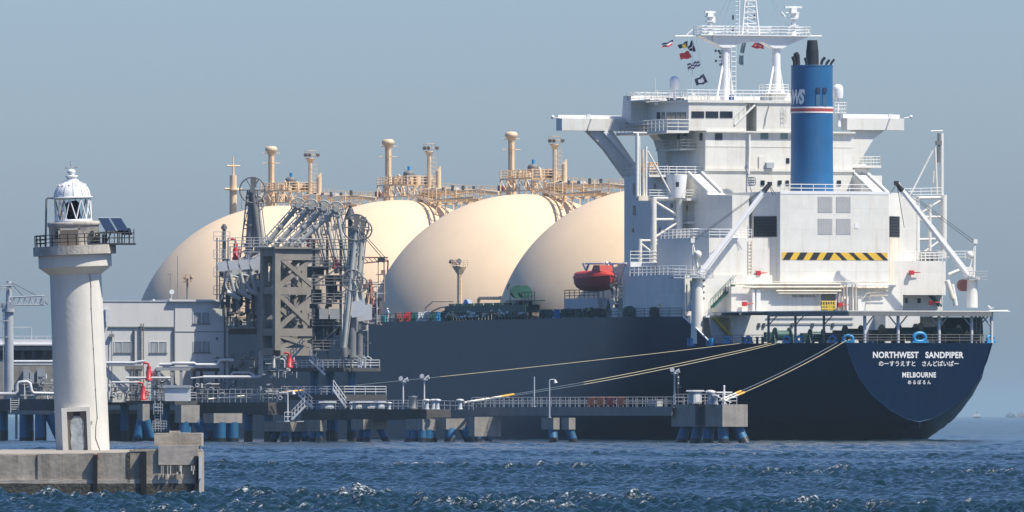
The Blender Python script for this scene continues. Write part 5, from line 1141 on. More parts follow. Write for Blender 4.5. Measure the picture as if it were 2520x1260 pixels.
clutter('tangle of pipes and valves below the folded loading arm', 560, 660, 740, 806, Ya-2, 40, 7, ('dark_steel', 'mid_grey', 'arm_grey', 'dark_beige'), 1.6)
clutter('valve skid on the deck far left of the lighthouse', 60, 140, 925, 984, jy(90)+2, 26, 8)
clutter('tangle of manifold pipes on the ship rail beside the hanging arm', 886, 935, 690, 800, 1545, 46, 9, ('dull_red', 'grey_steel', 'dark_steel', 'dark_beige'), 1.7)
clutter('instrument stand at the right end of the upper loading deck', 862, 900, 872, 905, jy(880)+9, 10, 10, ('pipe_white', 'grey_steel', 'grey_steel', 'pipe_white'))
clutter('valves low on the deck between the portal and the stairs', 640, 700, 945, 985, jy(670)+1, 16, 11)
# walkway with leaning lamps in front of the building
t = thing('pipe_walkway', 'grey walkway with leaning lamp stanchions in front of the building', 'walkway', at(265, 890, Y1+4)); s_ = (Y1+4)/FOC
q = MB(); q.box((0, 0, 0), (315*s_, .8, .1)); q.tube((0, 0, 9*s_), (315*s_, 0, 9*s_), .04); q.build('walk_plate', 'mid_grey', t)
q = MB()
for k in range(15): q.path([(k*21*s_+.2, 0, 0), (k*21*s_+.45, 0, 8*s_), (k*21*s_+1.0, 0, 12*s_)], .045, 5)
q.build('stanchion', 'dark_steel', t)
t = thing('container_box', 'white steel container with a grey lid on the jetty edge', 'container', at(437, 990, jy(437)-14)); s_ = (jy(437)-14)/FOC
q = MB(); q.box((-31*s_, 0, 3*s_), (31*s_, 1.8, 36*s_)); q.build('body', 'pipe_white', t)
q = MB(); q.box((-35*s_, -.2, 36*s_), (32*s_, 2, 42*s_)); q.build('lid', 'grey_steel', t); q = MB(); q.box((-30*s_, .2, 0), (-26*s_, 1.5, 3*s_)); q.box((26*s_, .2, 0), (30*s_, 1.5, 3*s_)); q.build('skid', 'dark_steel', t)
t = thing('wall_ladder', 'pale steel ladder hanging below the deck left of the white container', 'ladder', at(388, 1062, jy(388)-17)); s_ = (jy(388)-17)/FOC
q = MB(); q.ladder((-7*s_, 0, 0), (-7*s_, 0, 75*s_), (14*s_, 0, 0), .32, .05); q.build('rungs', 'grey_steel', t)
q = MB(); q.rail([(-12*s_, -.3, 0), (22*s_, -.3, 0)], 1.2, .04, 4, .35); q.rail([(-10*s_, -.2, 42*s_), (12*s_, -.2, 42*s_)], 1.2, .04, 3, .5); q.build('cage', 'grey_steel', t)
t = thing('wall_ladder', 'white caged ladder hanging below the deck at the far left', 'ladder', at(36, 1018, jy(36)-14)); s_ = (jy(36)-14)/FOC
q = MB(); q.ladder((-10*s_, 0, 0), (-10*s_, 0, 38*s_), (20*s_, 0, 0), .25, .05); q.build('rungs', 'pipe_white', t); q = MB(); q.tube((4*s_, .1, -3), (4*s_, .1, 0), .15); q.build('cage', 'grey_steel', t)
# far left: pale roofed shed and crane
t = thing('process_shed', 'long open shed with a pinkish white flat roof behind the lighthouse', 'shed', at(20, 985, jy(20)+14)); s_ = (jy(20)+14)/FOC; Z = lambda py: (985-py)*s_
q = MB(); q.box((-60*s_, -.4, Z(848)), (125*s_, 4, Z(835))); q.box((-60*s_, -.6, Z(850)), (125*s_, -.3, Z(846))); q.build('roof', 'clean_white', t)
q = MB(); q.box((-60*s_, 0, Z(862)), (125*s_, 3, Z(848))); q.box((-60*s_, 0, 0), (125*s_, 3, Z(885))); q.build('wall', 'concrete', t)
for k in range(6): 
    q = MB(); q.box(((-50+27*k)*s_, .1, Z(885)), ((-42+27*k)*s_, .5, Z(862))); q.build('column', 'concrete_dark', t)
q = MB(); q.box((-60*s_, 2.6, Z(885)), (125*s_, 3, Z(862))); q.build('back_wall', 'trim_grey', t)
for x0, x1, y0, y1 in ((58, 74, 910, 945), (92, 110, 908, 945), (72, 84, 918, 945)):
    q = MB(); q.box(((x0-20)*s_, -.6, Z(y1)), ((x1-20)*s_, -.05, Z(y0))); q.build('cabinet', 'grey_steel', t)
q = MB(); q.tube((5*s_, 1, Z(835)), (5*s_, 1, Z(806)), .07); q.tube((56*s_, 1, Z(835)), (56*s_, 1, Z(806)), .07); q.tube((5*s_, 1, Z(806)), (56*s_, 1, Z(806)), .07); q.rail([(10*s_, .5, Z(835)), (125*s_, .5, Z(835))], .35, .05, 1, 1.5); q.build('roof_rail', 'grey_steel', t)
CYd = jy(20)-6
t = thing('jetty_crane', 'grey column crane with a short lattice boom at the far left', 'crane', at(22, 985, CYd)); s_ = CYd/FOC; Z = lambda py: (985-py)*s_; Xc = lambda px: (px-22)*s_
q = MB(); q.tube((0, 0, 0), (0, 0, Z(765)), 12*s_, 11*s_, n=14); q.cyl((0, 0, 0), 17*s_, Z(768), Z(760), 14); q.build('column', 'grey_steel', t)
q = MB(); q.box((Xc(8), -.4, Z(760)), (Xc(36), .4, Z(745))); q.tube((0, 0, Z(745)), (0, 0, Z(692)), .38, .3, n=8); q.cbox((0, 0, Z(700)), (.8, .8, .3)); q.rail([(Xc(4), -.5, Z(716)), (Xc(30), -.5, Z(716))], .6, .05, 2, .5)
q.cbox((Xc(25), -.4, Z(752)), (.6, .5, .9)); q.cbox((Xc(-6), 0, Z(752)), (1.6, .6, .6)); q.build('slewing_head', 'grey_steel', t)
q = MB()
for z_ in (732, 750):
    for y in (-.3, .3): q.tube((Xc(28), y, Z(z_)), (Xc(110), y, Z(z_-4 if z_ == 732 else z_)), .085, n=5)
for k in range(12):
    a, b = Xc(28+k*6.8), Xc(28+(k+1)*6.8)
    for y in (-.3, .3): q.tube((a, y, Z(733 if k % 2 else 750)), (b, y, Z(750 if k % 2 else 733)), .05, n=4)
q.cbox((Xc(106), 0, Z(740)), (.3, .9, 1.0)); q.build('boom', 'grey_steel', t)
q = MB(); q.tube((0, 0, Z(692)), (Xc(95), 0, Z(730)), .035, n=4); q.tube((.1, .1, Z(694)), (Xc(60), 0, Z(732)), .035, n=4); q.tube((Xc(108), 0, Z(742)), (Xc(118), 0, Z(750)), .05); q.build('cable', 'dark_steel', t)
q = MB(); q.ladder((-14*s_, -.3, 0), (-14*s_, -.3, Z(765)), (6*s_, 0, 0), .5, .04); 
for py in (790, 830): q.ring((-10*s_, -.3, Z(py)), .5, .04, 'z', 10, 4)
q.build('ladder', 'grey_steel', t)
# mast on the catwalk, thick end of the hose
t = thing('marker_post', 'plain pale post standing behind the catwalk rail', 'post', W1.f.world(W1.Pp(1288, 990).x, -1.4, zw), W1.f.rz)
q = MB(); q.tube((0,0,0), (0,0,3.4), .09, .08); q.build('pole', 'grey_steel', t); q = MB(); q.cyl((0,0,0), .2, 0, .1, 10); q.build('foot', 'grey_steel', t)
# floodlight on the tower foot
# ------------------------------------------------------------------ lighthouse on the breakwater
LY = 500.0; PXM = LY/FOC
t = thing('lighthouse', 'small cream lighthouse with a white dome, leaning slightly, on the breakwater', 'lighthouse', at(204, 1112, LY)); t.rotation_euler = (0, R(-2.35), 0)
lh = t; u = lambda px: px*PXM                            # photo pixels to metres at the lighthouse
hz = lambda py: (1112-py)*PXM
q = MB(); q.lathe([(u(66), -.1), (u(65.5), hz(900)), (u(63.5), hz(676))], (0,0,0), 56); q.lathe([(u(63.5), hz(676)), (u(89), hz(657)), ], (0,0,0), 56, True); q.lathe([(u(90), hz(657)), (u(90), hz(627))], (0,0,0), 56); q.build('tower', 'lighthouse_cream', lh)
q = MB(); q.lathe([(.01, hz(627)), (u(102), hz(627)), (u(102), hz(605)), (.01, hz(605))], (0,0,0), 48, False); q.build('gallery_slab', 'weathered_cream', lh)
q = MB(); q.lathe([(u(61), hz(605)), (u(61), hz(558)), (u(62), hz(557)), (u(64.5), hz(555)), (u(64.5), hz(546)), (.01, hz(545))], (0,0,0), 48); drum = q.build('service_room', 'weathered_cream', lh)
q = MB(); q.prism([(-.42, 0), (.32, 0), (.32, hz(566)-hz(605)), (-.42, hz(566)-hz(605))], 1, -u(61)-.02, -u(50)); d_ = q.build('door', mat('door_brown', (.15, .125, .10), .7, var=.3), drum); d_.location = (-.10, 0, hz(605))
q = MB()
for a, b in ((-.50, -.42), (.32, .40)): q.box((a, -u(62), 0), (b, -u(52), hz(566)-hz(605)+.06))
q.box((-.50, -u(62), hz(566)-hz(605)), (.40, -u(52), hz(566)-hz(605)+.08)); fr_ = q.build('door_frame', 'weathered_cream', drum); fr_.location = (-.10, 0, hz(605))
q = MB(); q.lathe([(u(46), hz(546)), (u(47), hz(543)), (u(46), hz(540)), (.01, hz(540))], (0,0,0), 40); q.build('lantern_base', 'clean_white', lh)
q = MB(); q.lathe([(u(43), hz(540)), (u(43.5), hz(489))], (0,0,0), 40); q.build('lantern_glass', 'lantern_glass', lh)
q = MB(); N = 10
for k in range(N):
    a0, a1, a2 = 2*math.pi*k/N+.2, 2*math.pi*(k+.5)/N+.2, 2*math.pi*(k+1)/N+.2; r_ = u(44.5)
    A = (r_*math.cos(a0), r_*math.sin(a0), hz(490)); B = (r_*math.cos(a1), r_*math.sin(a1), hz(540)); C = (r_*math.cos(a2), r_*math.sin(a2), hz(490)); q.tube(A, B, .028, n=6); q.tube(B, C, .028, n=6)
q.build('astragal', 'clean_white', lh)
q = MB(); q.lathe([(u(13), hz(540)), (u(17), hz(530)), (u(17), hz(500)), (u(10), hz(494)), (.01, hz(494))], (0,0,0), 20); q.build('lamp_housing', 'soot_black', lh)
q = MB(); q.lathe([(u(43), hz(489)), (u(49.5), hz(488)), (u(49.5), hz(484.5)), (u(44.5), hz(484))], (0,0,0), 48)
prof = [(u(44.3)*math.cos(R(a))**.85, hz(484)+(hz(444)-hz(484))*math.sin(R(a))) for a in range(0, 76, 5)]
q.lathe(prof, (0,0,0), 48); dome = q.build('dome', 'clean_white', lh)
q = MB()
for k in range(12):
    a = 2*math.pi*k/12+.1; q.path([(r_*1.008*math.cos(a), r_*1.008*math.sin(a), z_) for r_, z_ in prof], .018, 4)
q.build('dome_rib', 'grey_steel', dome)
for k in range(12):
    a = 2*math.pi*(k+.5)/12+.1; q = MB(); r_, z_ = prof[9]; q.sphere((r_*math.cos(a), r_*math.sin(a), z_), .055, 8); q.build('vent_cap', 'clean_white', dome)
q = MB(); q.lathe([(u(17), hz(447)), (u(17), hz(443)), (u(12), hz(441)), (u(12), hz(437)), (u(15.5), hz(435)), (u(15.5), hz(432)), (u(7), hz(430)), (u(6), hz(428)), (u(10.5), hz(424)), (u(9.5), hz(419)), (u(4), hz(416)), (.01, hz(415.5))], (0,0,0), 24); q.build('ventilator', 'clean_white', lh)
q = MB(); q.tube((0,0,hz(416)), (0,0,hz(396)), .018); q.tube((-.24, 0, hz(411.5)), (.24, 0, hz(411.5)), .02, n=5); q.cbox((.2, 0, hz(411.5)), (.12, .02, .09)); q.cbox((-.2, 0, hz(412)), (.1, .02, .1)); q.sphere((0,0,hz(404)), .035, 8); q.build('wind_vane', 'grey_steel', lh)
q = MB(); q.path([(-u(47), -.1, hz(485)), (-u(60), -.1, hz(484)), (-u(64), -.1, hz(488)), (-u(66), -.1, hz(520)), (-u(71), -.1, hz(605))], .042, 7); q.build('drain_pipe', 'mid_grey', lh)
q = MB(); pts = [(u(97)*math.cos(a), u(97)*math.sin(a), hz(605)) for a in np.linspace(R(140), R(312), 15)]
q.rail(pts, hz(577)-hz(605), .022, 3, .75); q.build('gallery_railing', 'dark_steel', lh)
for dx, sz in ((-.72, .12), (.78, .12)):
    q = MB(); q.cbox((dx, -u(61)*.82, hz(578)), (.13, .2, .26)); q.build('wall_lamp', 'dark_steel', lh)
q = MB()                                                  # conductor cable
pts = []
for py, off in ((676, .60), (705, .64), (760, .60), (860, .62), (960, .63), (1030, .66), (1050, .58), (1080, .55), (1110, .72)):
    r_ = u(63.5)+(u(66)-u(63.5))*(py-676)/434+.015; pts.append((r_*math.sin(off), -r_*math.cos(off), hz(py)))
q.path(pts, .014, 5); 
for p_ in pts[1:6]: q.sphere(p_, .028, 6)
q.build('cable', 'trim_grey', lh)
q = MB(); x0, x1, z1 = u(-46), u(24), hz(1002)            # entrance surround
q.box((x0, -u(66)-.14, 0), (x0+u(13), -u(30), z1)); q.box((x1-u(9), -u(66)-.14, 0), (x1, -u(30), z1)); q.box((x0+u(13), -u(66)-.14, z1-u(10)), (x1-u(9), -u(30), z1)); q.build('entrance_surround', 'lighthouse_cream', lh)
q = MB(); q.box((x0+u(13), -u(66)-.03, 0), (x1-u(9), -u(66)+.27, z1-u(10))); dr = q.build('entrance_door', 'door_brown', lh)
q = MB(); cx_ = (x0+x1)/2+u(2); pan = [(-.27, .1), (-.12, .02), (.16, .02), (.25, .1), (.27, .45), (.24, .62), (.28, .9), (.26, 1.12), (.13, 1.3), (-.1, 1.31), (-.26, 1.15), (-.29, .9), (-.25, .6), (-.30, .4)]
q.prism([(cx_+a, b*1.12) for a, b in pan], 1, -u(66)-.05, -u(66)-.032); q.build('peeling_patch', mat('peeled_paint', (.40, .43, .42), .7, var=.5, scale=4), dr)
q = MB(); q.box((cx_-.13, -u(66)-.06, z1-u(20)), (cx_+.13, -u(66)-.035, z1-u(12))); q.build('fanlight', 'dark_glass', dr)
q = MB(); q.cbox((x1+.02, -u(66)-.05, hz(1042)), (.1, .06, .16)); q.build('name_plate', 'weathered_cream', lh)
# solar rack: its own platform sits on the gallery
t = thing('solar_rack', 'dark steel rack of tilted solar panels on the lighthouse gallery', 'solar panels', at(285, 600, LY)); o = t.location.copy()
l = lambda px, py, d=0.0: at(px, py, LY)-o+Vector((0, d, 0))
q = MB(); a, b = l(222, 600), l(334, 598); q.box((a.x, -.9, -.04), (b.x, .6, .02)); q.build('platform', 'dark_steel', t)
q = MB()
for px_ in (246, 258, 271, 283, 296, 308, 320, 331):
    c = l(px_, 600); q.tube((c.x, -.85, 0), (c.x, -.85, l(px_, 574 if px_ < 300 else 565).z), .022, n=5)
for yy in (574, 586): q.tube((l(240, yy).x, -.85, l(240, yy).z), (l(331, yy).x, -.85, l(331, yy).z), .022, n=5)
q.tube((l(262, 600).x, -.8, 0), (l(275, 574).x, -.8, l(275, 574).z), .025); q.build('railing', 'dark_steel', t)
for k in range(2):
    for i in range(4):
        x0 = 240+31*k+6.6*i; q = MB(); A, B = l(x0, 537, .35), l(x0+21, 569, -.75); w_ = Vector((.098, 0, 0))
        nrm = (B-A).cross(w_).normalized()*.03
        q.add([A, B, B+w_, A+w_, A+nrm, B+nrm, B+w_+nrm, A+w_+nrm], [(0,1,2,3), (7,6,5,4), (0,4,5,1), (1,5,6,2), (2,6,7,3), (3,7,4,0)]); pn = q.build('panel', 'solar_glass', t)
        q = MB(); q.tube(A, A+w_, .035, n=6); q.tube(A, B, .012, n=4); q.tube(A+w_, B+w_, .012, n=4); q.build('frame', 'clean_white', pn)
q = MB(); A, B, w_ = l(296, 563, -.5), l(302, 579, -.9), Vector((.42, 0, 0)); q.add([A, B, B+w_, A+w_, A+Vector((0,.03,.02)), B+Vector((0,.03,.02)), B+w_+Vector((0,.03,.02)), A+w_+Vector((0,.03,.02))], [(0,1,2,3), (7,6,5,4), (0,4,5,1), (1,5,6,2), (2,6,7,3), (3,7,4,0)]); q.build('panel', 'solar_glass', t)
q = MB()
for px_ in (245, 262, 290, 300, 318): q.tube((l(px_, 598).x, .2, 0), (l(px_, 560).x, -.1, l(px_, 562 if px_ > 250 else 572).z), .03, n=5)
q.tube((l(232, 574).x, -.5, l(232, 574).z), (l(300, 571).x, -.5, l(300, 571).z), .04); q.cbox((l(257, 588).x, -.4, l(257, 588).z), (.16, .3, .36)); q.build('strut', 'dark_steel', t)
t = thing('dark_tarp', 'dark covered heap on the lighthouse gallery beside the solar rack', 'cover', at(236, 599, LY-.75)); 
q = MB(); q.add([(-.28, 0, 0), (.2, 0, 0), (.2, .4, 0), (-.28, .4, 0), (.0, .05, .36), (.12, .05, .3), (.1, .35, .3), (0, .35, .34)], [(0,1,5,4), (1,2,6,5), (2,3,7,6), (3,0,4,7), (4,5,6,7)]); q.build('sheet', 'soot_black', t)
# breakwater
t = thing('breakwater', 'weathered concrete breakwater with dark fender strips under the lighthouse', 'breakwater', at(250, 1203, 450.0)); t.location.z = 0
o = t.location.copy(); B_ = lambda px: (px-250)*450.0/FOC; bz_ = lambda py: EYE+(CY-py)*450.0/FOC
mat('quay_concrete', (0.37, 0.325, 0.26), 0.9, var=0.42, scale=0.9, streak=(0.07, 0.065, 0.055), streak_amt=0.8, bump=0.18, bscale=5)
mat('quay_light', (0.42, 0.37, 0.31), 0.9, var=0.3, scale=1.5, streak=(0.16, 0.14, 0.12), streak_amt=0.55, bump=0.05, bscale=5)
def slabface(px0, px1, py0, py1, d0, m, name, seed, d1=3.0):
    rg = random.Random(seed); q = MB(); n_ = max(4, int((px1-px0)/14)); k_ = 7; vs = []
    for i in range(n_+1):
        for j_ in range(k_+1):
            x = B_(px0)+(B_(px1)-B_(px0))*i/n_; z_ = bz_(py1)+(bz_(py0)-bz_(py1))*j_/k_
            e = 0 if j_ == k_ else rg.uniform(-.003, .003); vs.append((x, d0+e, z_+(rg.uniform(-.01, .01) if 0 < j_ else 0)))
    q.add(vs, [(i*(k_+1)+j_, (i+1)*(k_+1)+j_, (i+1)*(k_+1)+j_+1, i*(k_+1)+j_+1) for i in range(n_) for j_ in range(k_)])
    top = [vs[i*(k_+1)+k_] for i in range(n_+1)]; q.add(top+[(p_[0], d1, p_[2]+.01) for p_ in top], [(i, i+1, n_+2+i, n_+1+i) for i in range(n_)])
    q.add([vs[0], vs[k_], (vs[0][0], d1, vs[k_][2]), (vs[0][0], d1, vs[0][2])], [(0,1,2,3)]); e_ = n_*(k_+1); q.add([vs[e_], (vs[e_][0], d1, vs[e_][2]), (vs[e_][0], d1, vs[e_+k_][2]), vs[e_+k_]], [(0,1,2,3)])
    return q.build(name, m, t)
for k, (a, b, y0) in enumerate(((-160, -60, 1121), (-60, 92, 1120), (92.6, 154, 1117), (154.6, 232, 1116), (238, 314, 1114), (319, 350, 1110), (357, 489, 1109))): slabface(a, b, y0, 1190, .0+.05*(k % 2), 'quay_concrete', 'wall_block', k, 4)
slabface(390, 487, 1096, 1144, -.10, 'quay_light', 'wall_block', 21, 3.5)
slabface(318, 489, 1106.5, 1111, .03, 'quay_light', 'coping', 9, 6); slabface(378, 494, 1066, 1098, .75, 'quay_concrete', 'raised_step', 10, 4); slabface(415, 440, 1061, 1066, 1.0, 'quay_light', 'raised_step', 12, 2)
q = MB(); q.box((B_(-160), .15, bz_(1192)-.35), (B_(487), 5, bz_(1192)+.35)); q.box((B_(-160), 1.2, -.6), (B_(320), 60, bz_(1117))); q.box((B_(320), 1.2, -.6), (B_(487), 9, bz_(1112))); q.build('core', 'quay_concrete', t)
slabface(-160, 240, 1190.5, 1250, -.10, 'weed', 'weed_foot', 30, 2); slabface(240, 489, 1189.5, 1250, -.06, 'weed', 'weed_foot', 31, 2)
slabface(-160, 489, 1180, 1190, -.04, 'quay_light', 'tide_ledge', 33, .5)
for px_, w_, y0 in ((235, 4.5, 1120), (354, 6, 1112), (317, 3, 1112)):
    q = MB(); q.box((B_(px_)-u(w_), -.16 if w_ > 4 else -.04, bz_(1215)), (B_(px_)+u(w_), .06, bz_(y0))); q.build('fender_strip', 'soot_black' if w_ > 3 else 'weed', t)
q = MB(); q.cbox((B_(237), -.05, bz_(1123)), (.16, .14, .16)); q.build('iron_ring', 'dull_red', t)
q = MB(); q.box((B_(479), -.2, -.5), (B_(488), .15, bz_(1122))); q.build('fender_strip', 'soot_black', t); q = MB(); q.box((B_(490), -.25, bz_(1178)), (B_(496), .1, bz_(1122))); q.box((B_(490.4), -.2, -.5), (B_(495), .05, bz_(1178))); q.build('corner_guard', 'pipe_white', t)
q = MB(); 
for k in range(12): rg = random.Random(k+50); x = B_(rg.uniform(393, 478)); h_ = rg.uniform(.15, .45); q.box((x, -.205, bz_(1146)-h_), (x+rg.uniform(.02, .06), -.10, bz_(1146))); 
q.build('lime_streak', mat('lime_white', (.6, .58, .52), .9, var=.3), t)
q = MB(); q.cbox((B_(360), 1.0, bz_(1106)), (1.0, .8, .05)); q.build('grating', 'weed', t)

clutter('dark tangle of pipes inside the braced tower', 690, 780, 640, 860, jy(690)+22, 40, 12, ('dark_steel', 'dark_steel', 'mid_grey', 'mid_grey'), 2.2)
clutter('grey tangle of hoses and fittings behind the hanging arms', 842, 905, 690, 880, jy(866)+13, 40, 13, ('grey_steel', 'dark_steel', 'mid_grey', 'arm_grey'), 1.7)
clutter('row of pale fittings at the top of the slanting arms', 730, 850, 500, 590, jy(700)+29, 44, 14, ('arm_grey', 'arm_grey', 'mid_grey', 'dark_steel'), 1.5)
clutter('dark drive gear hanging under the slanted plates', 540, 640, 668, 770, jy(700)+27, 50, 15, ('dark_steel', 'arm_grey', 'mid_grey', 'dark_steel'), 2.0)

t = thing('steel_trestle', 'thin grey lattice trestle between the folded arm and the braced tower', 'trestle', at(600, 800, jy(700)+23)); Yt = jy(700)+23; o = t.location.copy()
q = MB()
for px_ in (566, 588, 612, 634, 652): c = at(px_, 606, Yt)-o; q.bar((c.x, .4, 0), (c.x, .4, c.z), .13)
q.build('upright', 'grey_steel', t); q = MB()
for py in (620, 650, 690, 730, 770): a, b = at(560, py, Yt)-o, at(658, py, Yt)-o; q.bar((a.x, .3, a.z), (b.x, .3, a.z), .10)
for k in range(4): a, b = at(566+22*k, 690, Yt)-o, at(588+22*k, 620 if k % 2 else 770, Yt)-o; q.bar((a.x, .35, a.z), (b.x, .35, b.z), .08)
q.build('lattice', 'grey_steel', t); q = MB()
a, b = at(560, 606, Yt)-o, at(658, 606, Yt)-o; q.rail([(a.x, .2, a.z), (b.x, .2, a.z)], 1.0, .04, 3, .9); q.box((a.x, .1, a.z-.1), (b.x, 1.4, a.z)); q.build('landing', 'grey_steel', t)
# ------------------------------------------------------------------ ship: cranes, hose gantries, boat, deck gear
def A(px, py, s): return SH.atS(px, py, s)
for sg, base, piv, tip, head, hs_ in ((1, (1716, 775), (1722, 676), (1893, 454), (1703, 592), 25.5), (-1, (2392, 757), (2383, 680), (2207, 452), (2399, 594), 22.0)):
    c = A(base[0], base[1], hs_); pz = zS(piv[1]+8, hs_, c.y); q = MB(); q.tube((hs_, c.y, c.z if sg < 0 else DK), (hs_, c.y, pz), .72 if sg < 0 else .82, .66, n=20)
    q.cyl((hs_, c.y, 0), .95, pz, pz+.35, 20); crane = q.build('deck_crane', 'white_paint', ship)
    h = A(*head, hs_); q = MB(); q.tube((hs_, c.y-.25, pz+.3), h, .2, .13, n=8); q.tube((hs_, c.y+.5, pz+.3), h, .12, .1, n=8); q.cbox(h, (.5, .5, .55)); k = A(head[0]-12 if sg < 0 else head[0]+14, head[1]+34, hs_-.3); q.sphere(k, .5, 12)
    q.cbox((hs_-.2, c.y-.6*sg, pz+1.0), (1, .8, 1.1)); q.build('crane_head', 'white_paint', crane)
    q = MB(); q.box((hs_-1.2, c.y-1.6, pz-.05), (hs_+.8, c.y+(3.6 if sg > 0 else .9), pz+.06)); q.rail([(hs_-1.2, c.y-1.6, pz), (hs_-1.2, c.y+(3.6 if sg > 0 else .9), pz)], 1.0, .045, 3, .9); q.build('crane_platform', 'grey_steel', crane)
    P0, T = A(*piv, hs_-.6), A(*tip, hs_-.9); d = (T-P0).normalized(); q = MB()
    nn = Vector((0, -d.z, d.y)); q.tube(P0, T, .30, .20, n=10); q.tube(P0+nn*.42, T+nn*.25, .10, .08, n=6); q.tube(P0-nn*.35, T-nn*.2, .08, .06, n=6); boom = q.build('boom', 'clean_white', crane)
    q = MB(); q.tube(T-d*1.1, T+d*.15, .34, .24, n=10); q.cbox(T+d*.1, (.5, .45, .5)); q.build('boom_head', 'soot_black', boom)
    q = MB(); q.tube(T, h, .035, n=4); q.tube(T+Vector((.2, 0, -.2)), h+Vector((.2, 0, -.3)), .035, n=4); q.tube(T, T+Vector((0, -.9 if sg > 0 else .9, -1.3)), .04, n=4); q.tube(T, T+Vector((0, -.5 if sg > 0 else -1.0, -5.4 if sg < 0 else -1.4)), .04, n=4); q.build('wire', 'dark_steel', crane)
GS = 43.0
def seg(q, x0, y0, x1, y1, r, s_=GS, n=10): q.tube(A(x0, y0, s_), A(x1, y1, s_), r, n=n)
q = MB()
for a in ((1608, 486, 1608, 704, .40), (1672, 486, 1672, 612, .42), (1575, 588, 1575, 690, .26)): seg(q, *a, n=14)
g1 = q.build('hose_gantry', 'white_paint', ship)
q = MB()
for a in ((1608, 488, 1672, 488, .18), (1608, 540, 1672, 540, .16), (1608, 592, 1672, 592, .17), (1575, 592, 1608, 592, .15), (1612, 496, 1670, 532, .15), (1670, 546, 1612, 584, .15), (1612, 597, 1668, 640, .15), (1578, 600, 1606, 622, .13)): seg(q, *a)
q.build('gantry_brace', 'white_paint', g1)
q = MB(); a, b = A(1548, 650, GS), A(1668, 650, GS); q.box((GS-.5, a.y, a.z-.35), (GS+1.5, b.y, a.z+.28)); q.build('gantry_platform', 'clean_white', g1)
q = MB(); q.rail([a+Vector((-.4, 0, .28)), b+Vector((-.4, 0, .28))], 1.3, .045, 3, 1.2); c, d = A(1620, 680, 44), A(1668, 680, 44); q.rail([c, d], 1.2, .045, 3, .8); q.build('railing', 'clean_white', g1)
q = MB(); seg(q, 1568, 328, 1568, 488, .22); seg(q, 1590, 360, 1590, 486, .15); seg(q, 1558, 327, 1592, 327, .08); seg(q, 1573, 335, 1575, 485, .12); seg(q, 1594, 372, 1655, 484, .11); q.build('hose_boom', 'white_paint', g1)
q = MB(); seg(q, 1581, 368, 1584, 486, .17); c = A(1580, 488, GS); q.cbox(c, (1, 1.3, .6)); q.build('hose_boom', 'rusty_white', g1)
q = MB()
for a in ((2256, 484, 2256, 640, .40), (2322, 480, 2322, 634, .42), (2288, 500, 2288, 630, .22)): seg(q, *a, n=14)
g2 = q.build('hose_gantry', 'white_paint', ship)
q = MB()
for a in ((2215, 488, 2322, 486, .20), (2256, 534, 2322, 534, .16), (2226, 590, 2322, 588, .16), (2262, 527, 2314, 494, .15), (2264, 540, 2300, 562, .13), (2314, 592, 2264, 628, .15), (2232, 638, 2252, 622, .13)): seg(q, *a)
q.build('gantry_brace', 'white_paint', g2)
q = MB(); seg(q, 2317, 328, 2317, 484, .26); seg(q, 2301, 362, 2306, 480, .14); seg(q, 2290, 323, 2320, 322, .10); seg(q, 2296, 370, 2240, 480, .13); seg(q, 2298, 420, 2296, 450, .1); q.build('hose_boom', 'white_paint', g2)
q = MB(); seg(q, 2310, 328, 2309, 400, .16); c = A(2310, 352, GS); q.cbox(c, (.5, .7, .5)); q.build('hose_sheave', 'mid_grey', g2)
q = MB(); c, d = A(2266, 630, 41), A(2306, 630, 41); q.tube((41, c.y, c.z), (41, d.y, d.z), .62, n=16); q.build('hose_drum', 'dark_steel', g2)
q = MB(); c, d = A(2215, 488, 42), A(2318, 486, 42); q.rail([c, d], 1.2, .045, 3, 1.3); c, d = A(2226, 640, 41), A(2400, 640, 41); q.rail([c, d], 1.1, .045, 3, 1.4); q.build('railing', 'clean_white', g2)
q = MB(); q.tube(A(2345, 735, 26), A(2330, 690, 26), .35, n=10); q.tube(A(2352, 752, 26), A(2342, 700, 26), .3, n=10); q.tube(A(2334, 676, 26), A(2372, 660, 26), .22, n=8); q.build('vent_trunk', 'white_paint', ship)
q = MB(); c = A(2372, 702, 22.5); q.tube(c+Vector((-.4, 0, 0)), c+Vector((.5, 0, 0)), .75, n=18); q.build('cable_reel', 'dull_red', ship)
q = MB(); q.path([A(1700, 690, 26), A(1701, 720, 26), A(1696, 765, 26)], .12, 6); q.path([A(1690, 700, 27), A(1690, 760, 27)], .1, 6); q.tube(A(1690, 765, 26.5), A(1700, 748, 26.5), .25); q.build('vent_trunk', 'white_paint', ship)
q = MB(); c = A(1710, 757, 25.8); q.cbox((25.8, c.y, c.z), (.9, 1.0, .9)); q.build('rusty_basket', 'rusty_white', ship)
q = MB(); z_ = zS(579, 40, 15); c = A(1788, 555, 36); q.lathe([(.5, 0), (.5, 2.6), (.3, 3.0), (.3, 4.2), (.15, 4.6), (.01, 4.7)], (36, c.y, c.z-1.6), 12); q.cbox((36, c.y-.6, c.z+1.0), (.8, .9, 1.0)); q.build('steam_vent', 'rusty_white', ship)
q = MB(); c = A(1794, 552, 37.5); q.cbox((37.5, c.y-.1, c.z), (.1, 1.1, 1.6)); q.build('open_doorway', 'dark_glass', ship)
q = MB(); c = A(1848, 450, 40)
for k in range(6): q.ring((c.x, c.y+.3*(k % 3)-.3, c.z+.35*(k//3)), .35, .05, 'x', 10, 4)
q.tube(c+Vector((0, .6, -2)), c+Vector((0, .6, 2.3)), .08); q.tube(c+Vector((0, -.3, -2)), c+Vector((0, .8, 2)), .05); q.cbox(c+Vector((0, .6, 1.9)), (.3, .4, .3)); q.build('davit_winch', 'grey_steel', ship)
